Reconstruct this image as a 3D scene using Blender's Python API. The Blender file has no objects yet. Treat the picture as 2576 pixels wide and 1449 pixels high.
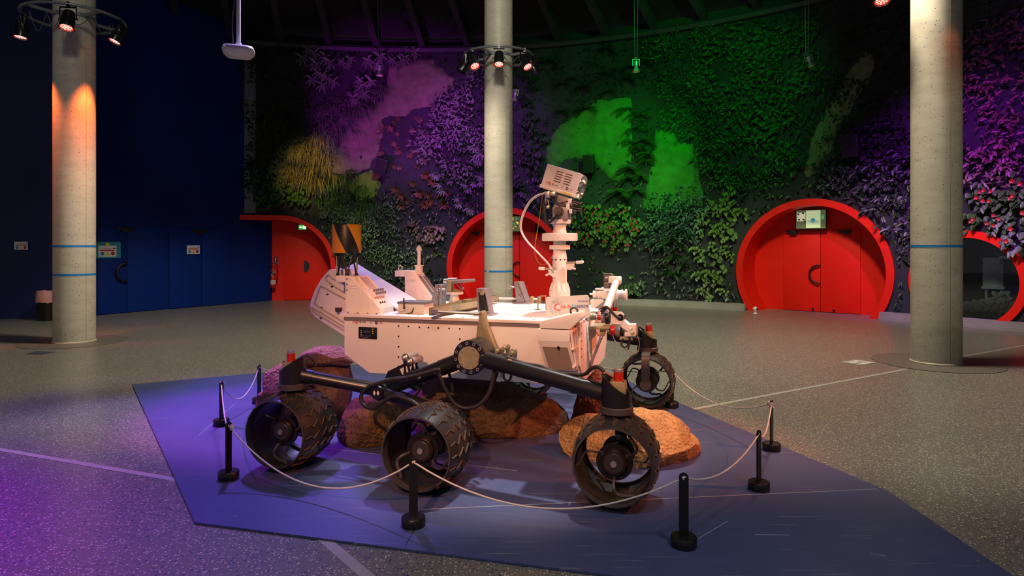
import bpy, bmesh, math, random
from mathutils import Vector, Matrix, noise
PI = math.pi
rnd = random.Random(7)
SC = bpy.context.scene
COL = SC.collection
V = Vector

# ------------------------------------------------------------------ camera
F_PX, CX, HY, EYE = 1600.0, 1288.0, 620.0, 1.55       # 2576 x 1449 frame, level camera, horizon at row 620
cam = bpy.data.cameras.new('camera'); camo = bpy.data.objects.new('camera', cam); COL.objects.link(camo)
cam.sensor_width = 36.0; cam.sensor_fit = 'HORIZONTAL'
cam.lens = 36.0 * F_PX / 2576.0
cam.shift_y = -(724.5 - HY) / 2576.0
cam.clip_end = 200
camo.location = (0, 0, EYE); camo.rotation_euler = (PI / 2, 0, 0)
SC.camera = camo

# ------------------------------------------------------------------ world, exposure, lights
SC.view_settings.view_transform = 'Standard'
SC.view_settings.look = 'None'
SC.view_settings.exposure = 0.0
SC.view_settings.gamma = 1.0
SC.view_settings.use_curve_mapping = False
w = bpy.data.worlds.new('hall_world'); SC.world = w; w.use_nodes = True
w.node_tree.nodes['Background'].inputs[0].default_value = (0.9, 0.92, 1.0, 1)
w.node_tree.nodes['Background'].inputs[1].default_value = 0.18
SC.cycles.max_bounces = 6
SC.cycles.diffuse_bounces = 3
SC.cycles.glossy_bounces = 3
SC.cycles.sample_clamp_indirect = 4.0
SC.cycles.use_denoising = True

def spot(name, loc, target, col, power, size=40, blend=0.5, radius=0.1):
    l = bpy.data.lights.new(name, 'SPOT'); l.color = col; l.energy = power
    l.spot_size = math.radians(size); l.spot_blend = blend; l.shadow_soft_size = radius
    o = bpy.data.objects.new(name, l); COL.objects.link(o)
    o.location = loc
    o.rotation_euler = (V(target) - V(loc)).to_track_quat('-Z', 'Y').to_euler()
    return o
def point(name, loc, col, power, radius=0.2):
    l = bpy.data.lights.new(name, 'POINT'); l.color = col; l.energy = power; l.shadow_soft_size = radius
    o = bpy.data.objects.new(name, l); COL.objects.link(o); o.location = loc
    return o
# the hall's main lamps, shaded above, then two added fills for the front
spot('hall_main_or_fill_light', (-2.6, 9.2, 7.0), (-2.6, 11.0, 0.0), (1.0, 0.88, 0.70), 2000, 102, 0.3, 0.4)
spot('hall_main_or_fill_light', (4.2, 8.4, 7.0), (4.4, 9.9, 0.0), (1.0, 0.86, 0.66), 2100, 98, 0.25, 0.4)
spot('hall_main_or_fill_light', (2.6, 0.8, 6.6), (1.9, 3.2, 0.0), (1.0, 0.88, 0.66), 420, 62, 0.9, 0.4)  # added wide fill over the right front floor, no real lamp
spot('hall_main_or_fill_light', (-0.5, 0.2, 6.6), (0.0, 2.9, 0.0), (0.95, 0.85, 0.92), 430, 56, 0.9, 0.4)  # added fill to lift the front floor, no real lamp
spot('column_fill_spot', (3.0, 1.0, 5.6), (5.66, 8.4, 2.2), (1.0, 0.92, 0.70), 520, 24, 0.7, 0.2)  # added narrow fill for the viewer's side of this column
spot('column_fill_spot', (-1.5, 2.0, 6.0), (-6.9, 10.2, 2.0), (1.0, 0.92, 0.66), 460, 22, 0.7, 0.2)  # same kind of added fill, for the column by the blue wall
# added fill spots grazing the columns, hung from no fixture
for cx_, cy_, pw in ((-6.9, 10.2, 160), (-0.28, 13.0, 470), (5.66, 8.4, 40)):
    d_ = V((-cx_ * 0.6, 2.0 - cy_, 0)).normalized()
    spot('column_graze_fill', V((cx_, cy_, 7.3)) + d_ * 4.6, (cx_, cy_, 4.9), (1.0, 0.93, 0.76), pw, 62, 0.8, 0.25)
# show lights on the rover
spot('rover_top_spot', (1.0, 6.6, 7.0), (0.1, 5.2, 0.9), (1.0, 0.93, 0.88), 2400, 25, 0.6, 0.12)
spot('rover_amber_spot', (-1.4, -1.0, 4.0), (-0.2, 4.9, 0.75), (1.0, 0.42, 0.19), 1350, 30, 0.6, 0.12)
spot('rover_red_spot', (6.2, 3.4, 4.6), (0.5, 5.2, 0.4), (1.0, 0.16, 0.04), 1800, 30, 0.6, 0.1)
spot('rover_mast_spot', (3.6, 3.4, 5.0), (0.62, 5.1, 1.35), (1.0, 0.94, 0.92), 640, 17, 0.5, 0.1)
spot('purple_floor_spot', (-6.6, 4.2, 5.6), (-4.6, 2.2, 0.0), (0.50, 0.01, 1.0), 4200, 58, 0.9, 0.1)
spot('purple_rover_spot', (-6.6, 7.6, 5.6), (-2.0, 5.9, 0.1), (0.66, 0.06, 1.0), 3200, 25, 0.7, 0.1)
spot('blue_mat_spot', (-3.0, 8.6, 6.6), (-3.0, 5.2, 0.0), (0.24, 0.15, 1.0), 2200, 46, 0.8, 0.2)
# coloured washes on the planted wall
spot('purple_wall_spot', (-4.6, 12.6, 2.2), (-3.5, 17.9, 5.4), (0.72, 0.02, 1.0), 1700, 48, 0.9, 0.15)
spot('purple_wall_high_spot', (-1.5, 13.6, 6.9), (-1.0, 18.1, 4.0), (0.6, 0.02, 1.0), 1300, 64, 0.9, 0.15)
spot('green_wall_spot', (2.4, 11.6, 5.2), (3.1, 16.9, 3.9), (0.0, 1.0, 0.02), 1000, 46, 0.9, 0.15)
spot('green_wall_wide_spot', (3.8, 10.6, 6.8), (4.0, 16.2, 4.8), (0.0, 1.0, 0.10), 600, 90, 0.9, 0.15)
spot('purple_arch_spot', (6.2, 8.6, 6.4), (8.6, 12.6, 2.7), (0.5, 0.02, 1.0), 2000, 46, 0.9, 0.15)
spot('purple_corner_spot', (6.4, 6.4, 6.4), (10.0, 10.4, 4.0), (0.55, 0.02, 1.0), 900, 56, 0.9, 0.15)
spot('lawn_white_spot', (1.6, 12.6, 5.6), (3.6, 16.7, 1.6), (0.85, 1.0, 0.6), 300, 52, 0.9, 0.15)
spot('lawn_white_spot', (-2.6, 13.6, 5.6), (-3.4, 18.0, 2.2), (1.0, 1.0, 0.8), 200, 52, 0.9, 0.15)
spot('amber_wall_spot', (-4.5, 13.0, 5.4), (-5.6, 17.8, 3.6), (1.0, 0.66, 0.25), 1000, 26, 0.9, 0.12)

# ------------------------------------------------------------------ mesh helpers
def frame_from_axis(d):
    d = V(d).normalized()
    a = V((0, 0, 1)) if abs(d.z) < 0.9 else V((1, 0, 0))
    u = d.cross(a).normalized(); v = d.cross(u).normalized()
    return u, v, d
def catmull(pts, n=6):
    pts = [V(p) for p in pts]
    if len(pts) < 3: return pts
    out = []
    P = [pts[0] * 2 - pts[1]] + pts + [pts[-1] * 2 - pts[-2]]
    for i in range(1, len(P) - 2):
        a, b, c, d = P[i - 1], P[i], P[i + 1], P[i + 2]
        for k in range(n):
            t = k / n
            out.append(0.5 * ((2 * b) + (c - a) * t + (2 * a - 5 * b + 4 * c - d) * t * t + (3 * b - a - 3 * c + d) * t ** 3))
    out.append(pts[-1]); return out
class MB:
    def __init__(s): s.bm = bmesh.new()
    def face(s, vs, mi=0):
        try:
            f = s.bm.faces.new(vs); f.material_index = mi; return f
        except ValueError: return None
    def pv(s, p): return s.bm.verts.new(p)
    def hexa(s, lo, hi, mi=0):
        a = [s.pv(p) for p in lo]; b = [s.pv(p) for p in hi]; n = len(a)
        s.face(a[::-1], mi); s.face(b, mi)
        for i in range(n): s.face([a[i], a[(i + 1) % n], b[(i + 1) % n], b[i]], mi)
        return s
    def prism(s, poly, vec, mi=0):
        vec = V(vec); poly = [V(p) for p in poly]
        return s.hexa(poly, [p + vec for p in poly], mi)
    def box(s, c, size, rot=None, mi=0):
        c = V(c); hx, hy, hz = [q / 2 for q in size]
        R = rot or Matrix.Identity(3)
        q = lambda x, y, z: c + R @ V((x, y, z))
        return s.hexa([q(-hx, -hy, -hz), q(hx, -hy, -hz), q(hx, hy, -hz), q(-hx, hy, -hz)],
                      [q(-hx, -hy, hz), q(hx, -hy, hz), q(hx, hy, hz), q(-hx, hy, hz)], mi)
    def lathe(s, o, d, prof, seg=32, mi=0, closed=False):
        """prof: (radius, height along d)"""
        o = V(o); u, v, d = frame_from_axis(d)
        rings = []
        for r, h in prof:
            if r < 1e-6: rings.append([s.pv(o + d * h)])
            else: rings.append([s.pv(o + d * h + (u * math.cos(2 * PI * k / seg) + v * math.sin(2 * PI * k / seg)) * r) for k in range(seg)])
        pairs = list(zip(rings, rings[1:]))
        if closed: pairs.append((rings[-1], rings[0]))
        for A, B in pairs:
            for k in range(seg):
                k2 = (k + 1) % seg
                if len(A) == 1 and len(B) == 1: continue
                if len(A) == 1: s.face([A[0], B[k2], B[k]], mi)
                elif len(B) == 1: s.face([A[k], A[k2], B[0]], mi)
                else: s.face([A[k], A[k2], B[k2], B[k]], mi)
        if not closed:
            if len(rings[0]) > 1: s.face(rings[0][::-1], mi)
            if len(rings[-1]) > 1: s.face(rings[-1], mi)
        return s
    def cyl(s, p0, p1, r0, r1=None, seg=24, mi=0):
        p0, p1 = V(p0), V(p1); L = (p1 - p0).length
        return s.lathe(p0, p1 - p0, [(r0, 0), (r0 if r1 is None else r1, L)], seg, mi)
    def ring(s, o, d, ro, ri, h0, h1, seg=40, mi=0):
        return s.lathe(o, d, [(ri, h0), (ro, h0), (ro, h1), (ri, h1)], seg, mi, True)
    def torus(s, o, d, R, r, seg=32, n=10, mi=0):
        return s.lathe(o, d, [(R + r * math.cos(2 * PI * k / n), r * math.sin(2 * PI * k / n)) for k in range(n)], seg, mi, True)
    def sphere(s, c, r, seg=16, mi=0, sz=1.0):
        n = seg // 2
        return s.lathe(c, (0, 0, 1), [(r * math.sin(PI * k / n), -r * sz * math.cos(PI * k / n)) for k in range(n + 1)], seg, mi)
    def tube(s, pts, r, seg=10, mi=0, sm=6, closed=False, flat=None):
        pts = catmull(pts, sm) if sm else [V(p) for p in pts]
        rings = []; T = None; U = None
        n = len(pts)
        for i, p in enumerate(pts):
            t = (pts[min(i + 1, n - 1)] - pts[max(i - 1, 0)])
            if t.length < 1e-9: t = T or V((1, 0, 0))
            t.normalize()
            if U is None: U = frame_from_axis(t)[0]
            else:
                U = U - t * U.dot(t)
                if U.length < 1e-6: U = frame_from_axis(t)[0]
                U.normalize()
            W = t.cross(U); T = t
            rr = r(i / (n - 1)) if callable(r) else r
            fu, fw = (1, 1) if flat is None else flat
            rings.append([s.pv(p + (U * math.cos(2 * PI * k / seg) * fu + W * math.sin(2 * PI * k / seg) * fw) * rr) for k in range(seg)])
        for A, B in zip(rings, rings[1:]):
            for k in range(seg): s.face([A[k], A[(k + 1) % seg], B[(k + 1) % seg], B[k]], mi)
        s.face(rings[0][::-1], mi); s.face(rings[-1], mi)
        return s
    def bar(s, p0, p1, wd, th, side, mi=0):
        """flat bar from p0 to p1; side = direction of its width"""
        p0, p1 = V(p0), V(p1); t = (p1 - p0).normalized(); a = V(side); a = (a - t * a.dot(t)).normalized(); b = t.cross(a)
        q = lambda p: [p + a * wd / 2 + b * th / 2, p - a * wd / 2 + b * th / 2, p - a * wd / 2 - b * th / 2, p + a * wd / 2 - b * th / 2]
        return s.hexa(q(p0), q(p1), mi)
    def ribbon(s, pts, wd, th, side, mi=0):
        """rectangular section swept along pts; side = direction of its width"""
        pts = [V(p) for p in pts]; rings = []; a = V(side).normalized()
        for i, p in enumerate(pts):
            t = (pts[min(i + 1, len(pts) - 1)] - pts[max(i - 1, 0)]).normalized(); b = t.cross(a).normalized()
            rings.append([s.pv(p + a * wd / 2 * x + b * th / 2 * y) for x, y in ((1, 1), (-1, 1), (-1, -1), (1, -1))])
        for A, B in zip(rings, rings[1:]):
            for k in range(4): s.face([A[k], A[(k + 1) % 4], B[(k + 1) % 4], B[k]], mi)
        s.face(rings[0][::-1], mi); s.face(rings[-1], mi)
        return s
    def plate(s, outline, holes, o, ax, ay, th, mi=0):
        """flat plate with holes; outline in 2D, placed at o with axes ax, ay, thickness th along ax x ay"""
        o, ax, ay = V(o), V(ax).normalized(), V(ay).normalized(); nz = ax.cross(ay)
        b2 = bmesh.new()
        for lp in [outline] + holes:
            vs = [b2.verts.new((x, y, 0)) for x, y in lp]
            for i in range(len(vs)): b2.edges.new((vs[i], vs[(i + 1) % len(vs)]))
        bmesh.ops.triangle_fill(b2, use_beauty=True, use_dissolve=False, edges=b2.edges[:])
        b2.verts.index_update()
        tri = [[v.index for v in f.verts] for f in b2.faces]
        co = [v.co.copy() for v in b2.verts]; b2.free()
        lo = [s.pv(o + ax * c.x + ay * c.y - nz * th / 2) for c in co]; hi = [s.pv(o + ax * c.x + ay * c.y + nz * th / 2) for c in co]
        for t in tri:
            s.face([hi[i] for i in t], mi); s.face([lo[i] for i in t][::-1], mi)
        k = 0
        for lp in [outline] + holes:
            n = len(lp)
            for i in range(n):
                a, b = k + i, k + (i + 1) % n
                s.face([lo[a], lo[b], hi[b], hi[a]], mi)
            k += n
        return s
    def build(s, name, mats, parent=None, bevel=0.0, smooth=40, recalc=True, loc=None):
        bm = s.bm
        if recalc: bmesh.ops.recalc_face_normals(bm, faces=bm.faces[:])
        if bevel:
            ed = [e for e in bm.edges if len(e.link_faces) == 2 and e.calc_face_angle(0) > math.radians(35)]
            bmesh.ops.bevel(bm, geom=ed, offset=bevel, segments=2, profile=0.6, affect='EDGES', clamp_overlap=True)
        if smooth:
            for f in bm.faces: f.smooth = True
            for e in bm.edges:
                if len(e.link_faces) == 2 and e.calc_face_angle(0) > math.radians(smooth): e.smooth = False
        me = bpy.data.meshes.new(name); bm.to_mesh(me); bm.free()
        for m in (mats if isinstance(mats, (list, tuple)) else [mats]): me.materials.append(m)
        o = bpy.data.objects.new(name, me); COL.objects.link(o)
        if parent: o.parent = parent
        if loc is not None: o.location = loc
        return o

def tag(o, label=None, cat=None, group=None, kind=None):
    if label: o['label'] = label
    if cat: o['category'] = cat
    if group: o['group'] = group
    if kind: o['kind'] = kind
    return o
def thing(name, label, cat, loc=(0, 0, 0), rotz=0.0, group=None):
    o = bpy.data.objects.new(name, None); COL.objects.link(o); o.empty_display_size = 0.1
    o.location = loc; o.rotation_euler = (0, 0, rotz)
    return tag(o, label, cat, group)
def struct(o): return tag(o, kind='structure')
def dup(root, loc=None, rotz=None, label=None, parent=None):
    r = root.copy(); COL.objects.link(r)
    if parent: r.parent = parent
    if loc is not None: r.location = loc
    if rotz is not None: r.rotation_euler = (0, 0, rotz)
    if label: r['label'] = label
    for ch in list(root.children): dup(ch, parent=r)
    return r

# ------------------------------------------------------------------ materials
def lin(h):
    h = h.lstrip('#'); c = [int(h[i:i + 2], 16) / 255 for i in (0, 2, 4)]
    return tuple(x / 12.92 if x <= 0.04045 else ((x + 0.055) / 1.055) ** 2.4 for x in c) + (1,)
def nd(nt, t, **kw):
    n = nt.nodes.new(t)
    for k, v in kw.items(): setattr(n, k, v)
    return n
MATS = {}
def mat(name, col, rough=0.5, metal=0.0, var=0.12, vscale=6.0, bump=0.0, bscale=60.0, emit=None, estr=0.0, spec=0.5, coord='Object', col2=None):
    if name in MATS: return MATS[name]
    m = bpy.data.materials.new(name); m.use_nodes = True; nt = m.node_tree
    b = nt.nodes['Principled BSDF']
    c = lin(col) if isinstance(col, str) else tuple(col) + (1,)
    b.inputs['Roughness'].default_value = rough; b.inputs['Metallic'].default_value = metal
    b.inputs['Specular IOR Level'].default_value = spec
    tc = nd(nt, 'ShaderNodeTexCoord')
    if var > 0 or col2:
        nz = nd(nt, 'ShaderNodeTexNoise'); nz.inputs['Scale'].default_value = vscale; nz.inputs['Detail'].default_value = 5
        nt.links.new(tc.outputs[coord], nz.inputs['Vector'])
        r = nd(nt, 'ShaderNodeValToRGB'); e = r.color_ramp.elements
        e[0].position = 0.35; e[1].position = 0.65
        c2 = (lin(col2) if isinstance(col2, str) else None) or tuple(x * (1 - var) for x in c[:3]) + (1,)
        e[0].color = c2; e[1].color = c
        nt.links.new(nz.outputs['Fac'], r.inputs['Fac']); nt.links.new(r.outputs['Color'], b.inputs['Base Color'])
    else: b.inputs['Base Color'].default_value = c
    if bump:
        n2 = nd(nt, 'ShaderNodeTexNoise'); n2.inputs['Scale'].default_value = bscale; n2.inputs['Detail'].default_value = 6
        nt.links.new(tc.outputs[coord], n2.inputs['Vector'])
        bp = nd(nt, 'ShaderNodeBump'); bp.inputs['Strength'].default_value = bump; bp.inputs['Distance'].default_value = 0.02
        nt.links.new(n2.outputs['Fac'], bp.inputs['Height']); nt.links.new(bp.outputs['Normal'], b.inputs['Normal'])
    if emit:
        b.inputs['Emission Color'].default_value = lin(emit); b.inputs['Emission Strength'].default_value = estr
    MATS[name] = m; return m

def floor_mat():
    m = bpy.data.materials.new('speckled_vinyl'); m.use_nodes = True; nt = m.node_tree; b = nt.nodes['Principled BSDF']
    tc = nd(nt, 'ShaderNodeTexCoord')
    def specks(scale, thr, mask):
        vo = nd(nt, 'ShaderNodeTexVoronoi'); vo.inputs['Scale'].default_value = scale
        nt.links.new(tc.outputs['Object'], vo.inputs['Vector'])
        sep = nd(nt, 'ShaderNodeSeparateColor'); nt.links.new(vo.outputs['Color'], sep.inputs[0])
        lt = nd(nt, 'ShaderNodeMath', operation='LESS_THAN'); lt.inputs[1].default_value = thr; nt.links.new(vo.outputs['Distance'], lt.inputs[0])
        gt = nd(nt, 'ShaderNodeMath', operation='GREATER_THAN'); gt.inputs[1].default_value = mask; nt.links.new(sep.outputs[0], gt.inputs[0])
        mu = nd(nt, 'ShaderNodeMath', operation='MULTIPLY'); nt.links.new(lt.outputs[0], mu.inputs[0]); nt.links.new(gt.outputs[0], mu.inputs[1])
        return mu.outputs[0]
    nz = nd(nt, 'ShaderNodeTexNoise'); nz.inputs['Scale'].default_value = 0.7; nt.links.new(tc.outputs['Object'], nz.inputs['Vector'])
    r = nd(nt, 'ShaderNodeValToRGB'); r.color_ramp.elements[0].color = (0.135, 0.13, 0.112, 1); r.color_ramp.elements[1].color = (0.165, 0.158, 0.138, 1)
    nt.links.new(nz.outputs['Fac'], r.inputs['Fac'])
    cur = r.outputs['Color']
    for sc, thr, mk, c in ((70, 0.34, 0.62, (0.55, 0.5, 0.38, 1)), (55, 0.36, 0.72, (0.03, 0.05, 0.11, 1)), (120, 0.35, 0.6, (0.2, 0.17, 0.13, 1))):
        mx = nd(nt, 'ShaderNodeMix', data_type='RGBA'); nt.links.new(specks(sc, thr, mk), mx.inputs[0]); nt.links.new(cur, mx.inputs[6]); mx.inputs[7].default_value = c
        cur = mx.outputs[2]
    nt.links.new(cur, b.inputs['Base Color'])
    b.inputs['Roughness'].default_value = 0.33; b.inputs['Specular IOR Level'].default_value = 0.45
    return m
def platform_mat():
    m = bpy.data.materials.new('scuffed_blue_panel'); m.use_nodes = True; nt = m.node_tree; b = nt.nodes['Principled BSDF']
    tc = nd(nt, 'ShaderNodeTexCoord')
    base = (0.050, 0.068, 0.175, 1)
    cur = None
    nz = nd(nt, 'ShaderNodeTexNoise'); nz.inputs['Scale'].default_value = 3.0; nz.inputs['Detail'].default_value = 8; nt.links.new(tc.outputs['Object'], nz.inputs['Vector'])
    r = nd(nt, 'ShaderNodeValToRGB'); r.color_ramp.elements[0].color = tuple(x * 0.8 for x in base[:3]) + (1,); r.color_ramp.elements[1].color = tuple(x * 1.15 for x in base[:3]) + (1,)
    nt.links.new(nz.outputs['Fac'], r.inputs['Fac']); cur = r.outputs['Color']
    for rot, sx, sy, hi in ((0.5, 1.2, 38, 0.69), (1.9, 1.0, 46, 0.70), (2.7, 1.4, 60, 0.70), (1.1, 30, 30, 0.74)):
        mp = nd(nt, 'ShaderNodeMapping'); mp.inputs['Rotation'].default_value = (0, 0, rot); mp.inputs['Scale'].default_value = (sx, sy, 1)
        nt.links.new(tc.outputs['Object'], mp.inputs['Vector'])
        n = nd(nt, 'ShaderNodeTexNoise'); n.inputs['Scale'].default_value = 1.6; n.inputs['Detail'].default_value = 4; nt.links.new(mp.outputs['Vector'], n.inputs['Vector'])
        rr = nd(nt, 'ShaderNodeValToRGB'); rr.color_ramp.elements[0].position = hi - 0.02; rr.color_ramp.elements[1].position = hi + 0.02
        nt.links.new(n.outputs['Fac'], rr.inputs['Fac'])
        mx = nd(nt, 'ShaderNodeMix', data_type='RGBA'); nt.links.new(rr.outputs['Color'], mx.inputs[0]); nt.links.new(cur, mx.inputs[6]); mx.inputs[7].default_value = (0.16, 0.18, 0.22, 1)
        cur = mx.outputs[2]
    nt.links.new(cur, b.inputs['Base Color'])
    b.inputs['Roughness'].default_value = 0.42; b.inputs['Specular IOR Level'].default_value = 0.45
    return m
def concrete_mat():
    m = bpy.data.materials.new('fair_faced_concrete'); m.use_nodes = True; nt = m.node_tree; b = nt.nodes['Principled BSDF']
    tc = nd(nt, 'ShaderNodeTexCoord')
    mp = nd(nt, 'ShaderNodeMapping'); mp.inputs['Scale'].default_value = (3, 3, 9); nt.links.new(tc.outputs['Object'], mp.inputs['Vector'])
    nz = nd(nt, 'ShaderNodeTexNoise'); nz.inputs['Scale'].default_value = 1.0; nz.inputs['Detail'].default_value = 8; nz.inputs['Roughness'].default_value = 0.65; nt.links.new(mp.outputs[0], nz.inputs['Vector'])
    r = nd(nt, 'ShaderNodeValToRGB'); r.color_ramp.elements[0].position = 0.3; r.color_ramp.elements[1].position = 0.7
    r.color_ramp.elements[0].color = (0.40, 0.37, 0.29, 1); r.color_ramp.elements[1].color = (0.52, 0.49, 0.40, 1); nt.links.new(nz.outputs['Fac'], r.inputs['Fac'])
    vo = nd(nt, 'ShaderNodeTexVoronoi'); vo.inputs['Scale'].default_value = 26; nt.links.new(tc.outputs['Object'], vo.inputs['Vector'])
    sep = nd(nt, 'ShaderNodeSeparateColor'); nt.links.new(vo.outputs['Color'], sep.inputs[0])
    lt = nd(nt, 'ShaderNodeMath', operation='LESS_THAN'); lt.inputs[1].default_value = 0.17; nt.links.new(vo.outputs['Distance'], lt.inputs[0])
    gt = nd(nt, 'ShaderNodeMath', operation='GREATER_THAN'); gt.inputs[1].default_value = 0.58; nt.links.new(sep.outputs[0], gt.inputs[0])
    mu = nd(nt, 'ShaderNodeMath', operation='MULTIPLY'); nt.links.new(lt.outputs[0], mu.inputs[0]); nt.links.new(gt.outputs[0], mu.inputs[1])
    mx = nd(nt, 'ShaderNodeMix', data_type='RGBA'); nt.links.new(mu.outputs[0], mx.inputs[0]); nt.links.new(r.outputs['Color'], mx.inputs[6]); mx.inputs[7].default_value = (0.12, 0.11, 0.09, 1)
    nt.links.new(mx.outputs[2], b.inputs['Base Color']); b.inputs['Roughness'].default_value = 0.5
    bp = nd(nt, 'ShaderNodeBump'); bp.inputs['Strength'].default_value = 0.15; bp.inputs['Distance'].default_value = 0.01
    nt.links.new(nz.outputs['Fac'], bp.inputs['Height']); nt.links.new(bp.outputs[0], b.inputs['Normal'])
    return m
def rock_mat(name, c1, c2, rough=0.85, scale=9, bump=0.8):
    m = bpy.data.materials.new(name); m.use_nodes = True; nt = m.node_tree; b = nt.nodes['Principled BSDF']
    tc = nd(nt, 'ShaderNodeTexCoord')
    nz = nd(nt, 'ShaderNodeTexNoise'); nz.inputs['Scale'].default_value = scale; nz.inputs['Detail'].default_value = 9; nz.inputs['Roughness'].default_value = 0.7; nt.links.new(tc.outputs['Object'], nz.inputs['Vector'])
    r = nd(nt, 'ShaderNodeValToRGB'); r.color_ramp.elements[0].position = 0.3; r.color_ramp.elements[1].position = 0.68
    r.color_ramp.elements[0].color = lin(c1); r.color_ramp.elements[1].color = lin(c2); nt.links.new(nz.outputs['Fac'], r.inputs['Fac'])
    vo = nd(nt, 'ShaderNodeTexVoronoi'); vo.inputs['Scale'].default_value = scale * 5; nt.links.new(tc.outputs['Object'], vo.inputs['Vector'])
    n2 = nd(nt, 'ShaderNodeTexNoise'); n2.inputs['Scale'].default_value = scale * 11; n2.inputs['Detail'].default_value = 6; nt.links.new(tc.outputs['Object'], n2.inputs['Vector'])
    ad = nd(nt, 'ShaderNodeMath', operation='ADD'); nt.links.new(vo.outputs['Distance'], ad.inputs[0]); nt.links.new(n2.outputs['Fac'], ad.inputs[1])
    bp = nd(nt, 'ShaderNodeBump'); bp.inputs['Strength'].default_value = bump; bp.inputs['Distance'].default_value = 0.02
    nt.links.new(ad.outputs[0], bp.inputs['Height']); nt.links.new(bp.outputs[0], b.inputs['Normal'])
    pr = nd(nt, 'ShaderNodeValToRGB'); pr.color_ramp.elements[0].position = 0.36; pr.color_ramp.elements[1].position = 0.5; pr.color_ramp.elements[0].color = (0.55, 0.5, 0.45, 1); pr.color_ramp.elements[1].color = (1, 1, 1, 1)  # crevice shade put into the colour: pits of the bump are darkened
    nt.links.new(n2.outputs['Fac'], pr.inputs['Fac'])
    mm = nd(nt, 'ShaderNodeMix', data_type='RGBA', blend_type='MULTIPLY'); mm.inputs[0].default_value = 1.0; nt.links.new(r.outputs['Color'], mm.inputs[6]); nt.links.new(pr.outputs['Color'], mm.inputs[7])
    nt.links.new(mm.outputs[2], b.inputs['Base Color']); b.inputs['Roughness'].default_value = rough
    return m
def text(body, size, o, ax, ay, m, name, parent=None, align='LEFT', off=0.002):
    """flat lettering, a few tenths of a millimetre thick, at o with reading direction ax and up ay"""
    cu = bpy.data.curves.new('lettering', 'FONT'); cu.body = body; cu.size = size; cu.align_x = align; cu.extrude = 0.0006
    to = bpy.data.objects.new('lettering', cu); COL.objects.link(to)
    bpy.context.view_layer.update()
    me = bpy.data.meshes.new_from_object(to.evaluated_get(bpy.context.evaluated_depsgraph_get()))
    bpy.data.objects.remove(to); bpy.data.curves.remove(cu)
    ax = V(ax).normalized(); ay = V(ay); ay = (ay - ax * ay.dot(ax)).normalized(); az = ax.cross(ay)
    M = Matrix((ax, ay, az)).transposed().to_4x4(); M.translation = V(o) + az * off
    me.transform(M); me.name = name
    me.materials.clear(); me.materials.append(m)
    ob = bpy.data.objects.new(name, me); COL.objects.link(ob)
    if parent: ob.parent = parent
    return ob

# ------------------------------------------------------------------ where a sight line meets a plane of the place
CAMP = V((0, 0, EYE))
def ray(px, py): return V(((px - CX) / F_PX, 1.0, -(py - HY) / F_PX))
def at(px, py, Y): return CAMP + ray(px, py) * Y
def onz(px, py, z=0.0):
    d = ray(px, py); return CAMP + d * ((z - EYE) / d.z)
# ================================================================== THE SETTING
HC = V((-2.65, 3.8, 0)); HR = 14.4; WALL_TOP = 7.45
WHITE = mat('white_gloss_paint', '#d8d6d0', 0.35, var=0.04)
BLACKP = mat('black_powder_coat', '#121214', 0.4, var=0.2)
RED = mat('red_door_paint', '#e01c06', 0.5, var=0.10, vscale=2.5, spec=0.25)
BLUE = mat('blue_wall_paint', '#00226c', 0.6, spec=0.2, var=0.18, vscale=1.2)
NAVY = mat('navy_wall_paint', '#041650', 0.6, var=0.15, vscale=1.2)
FELT = mat('planted_wall_felt', '#292e30', 0.95, var=0.5, vscale=1.3, bump=0.5, bscale=18)
GREYM = mat('grey_painted_metal', '#8d8c8c', 0.4, var=0.08)
DARKC = mat('black_ceiling_paint', '#0c0c10', 0.9, var=0.3, vscale=0.8)
KERB = mat('pale_kerb_stone', '#8e8a84', 0.6, var=0.15, vscale=3)
CONC = concrete_mat()

def wallp(alpha, z, r=HR): return V((HC.x + r * math.sin(alpha), HC.y + r * math.cos(alpha), z))
def onwall(px, py, r=HR):
    d = ray(px, py); dx, dy = d.x, d.y
    ox, oy = -HC.x, -HC.y
    A = dx * dx + dy * dy; B = ox * dx + oy * dy; C = ox * ox + oy * oy - r * r
    t = (-B + math.sqrt(B * B - A * C)) / A
    return CAMP + d * t
def walpha(p): return math.atan2(p.x - HC.x, p.y - HC.y)

fb = MB(); fb.box((0, 8, -0.05), (40, 36, 0.1))
struct(fb.build('floor', floor_mat(), smooth=0))

# doorways let into the planted wall: (angle, centre height, outer radius)
class Niche:
    def __init__(s, px, zc, R):
        p = onwall(px, 650); s.al = walpha(p); s.P = V((p.x, p.y, 0)); s.zc, s.R = zc, R
        s.w = V((math.sin(s.al), math.cos(s.al), 0)); s.u = V((math.cos(s.al), -math.sin(s.al), 0))
    def pt(s, a, b, z): return s.P + s.u * a + s.w * b + V((0, 0, z))
    def ab(s, p): q = p - s.P; return q.dot(s.u), p.z
    def px_on(s, px, py, b):
        o = s.P + s.w * b; d = ray(px, py); n = s.w
        t = (o - CAMP).dot(n) / d.dot(n); p = CAMP + d * t
        return (p - s.P).dot(s.u), p.z
N_MID = Niche(1273, 0.95, 1.69); N_RIGHT = Niche(2041, 0.95, 1.69); N_LEFT = Niche(707, 0.95, 1.46); N_WIN = Niche(2432, 0.86, 1.0)
LEFT_END = -1.05
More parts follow.
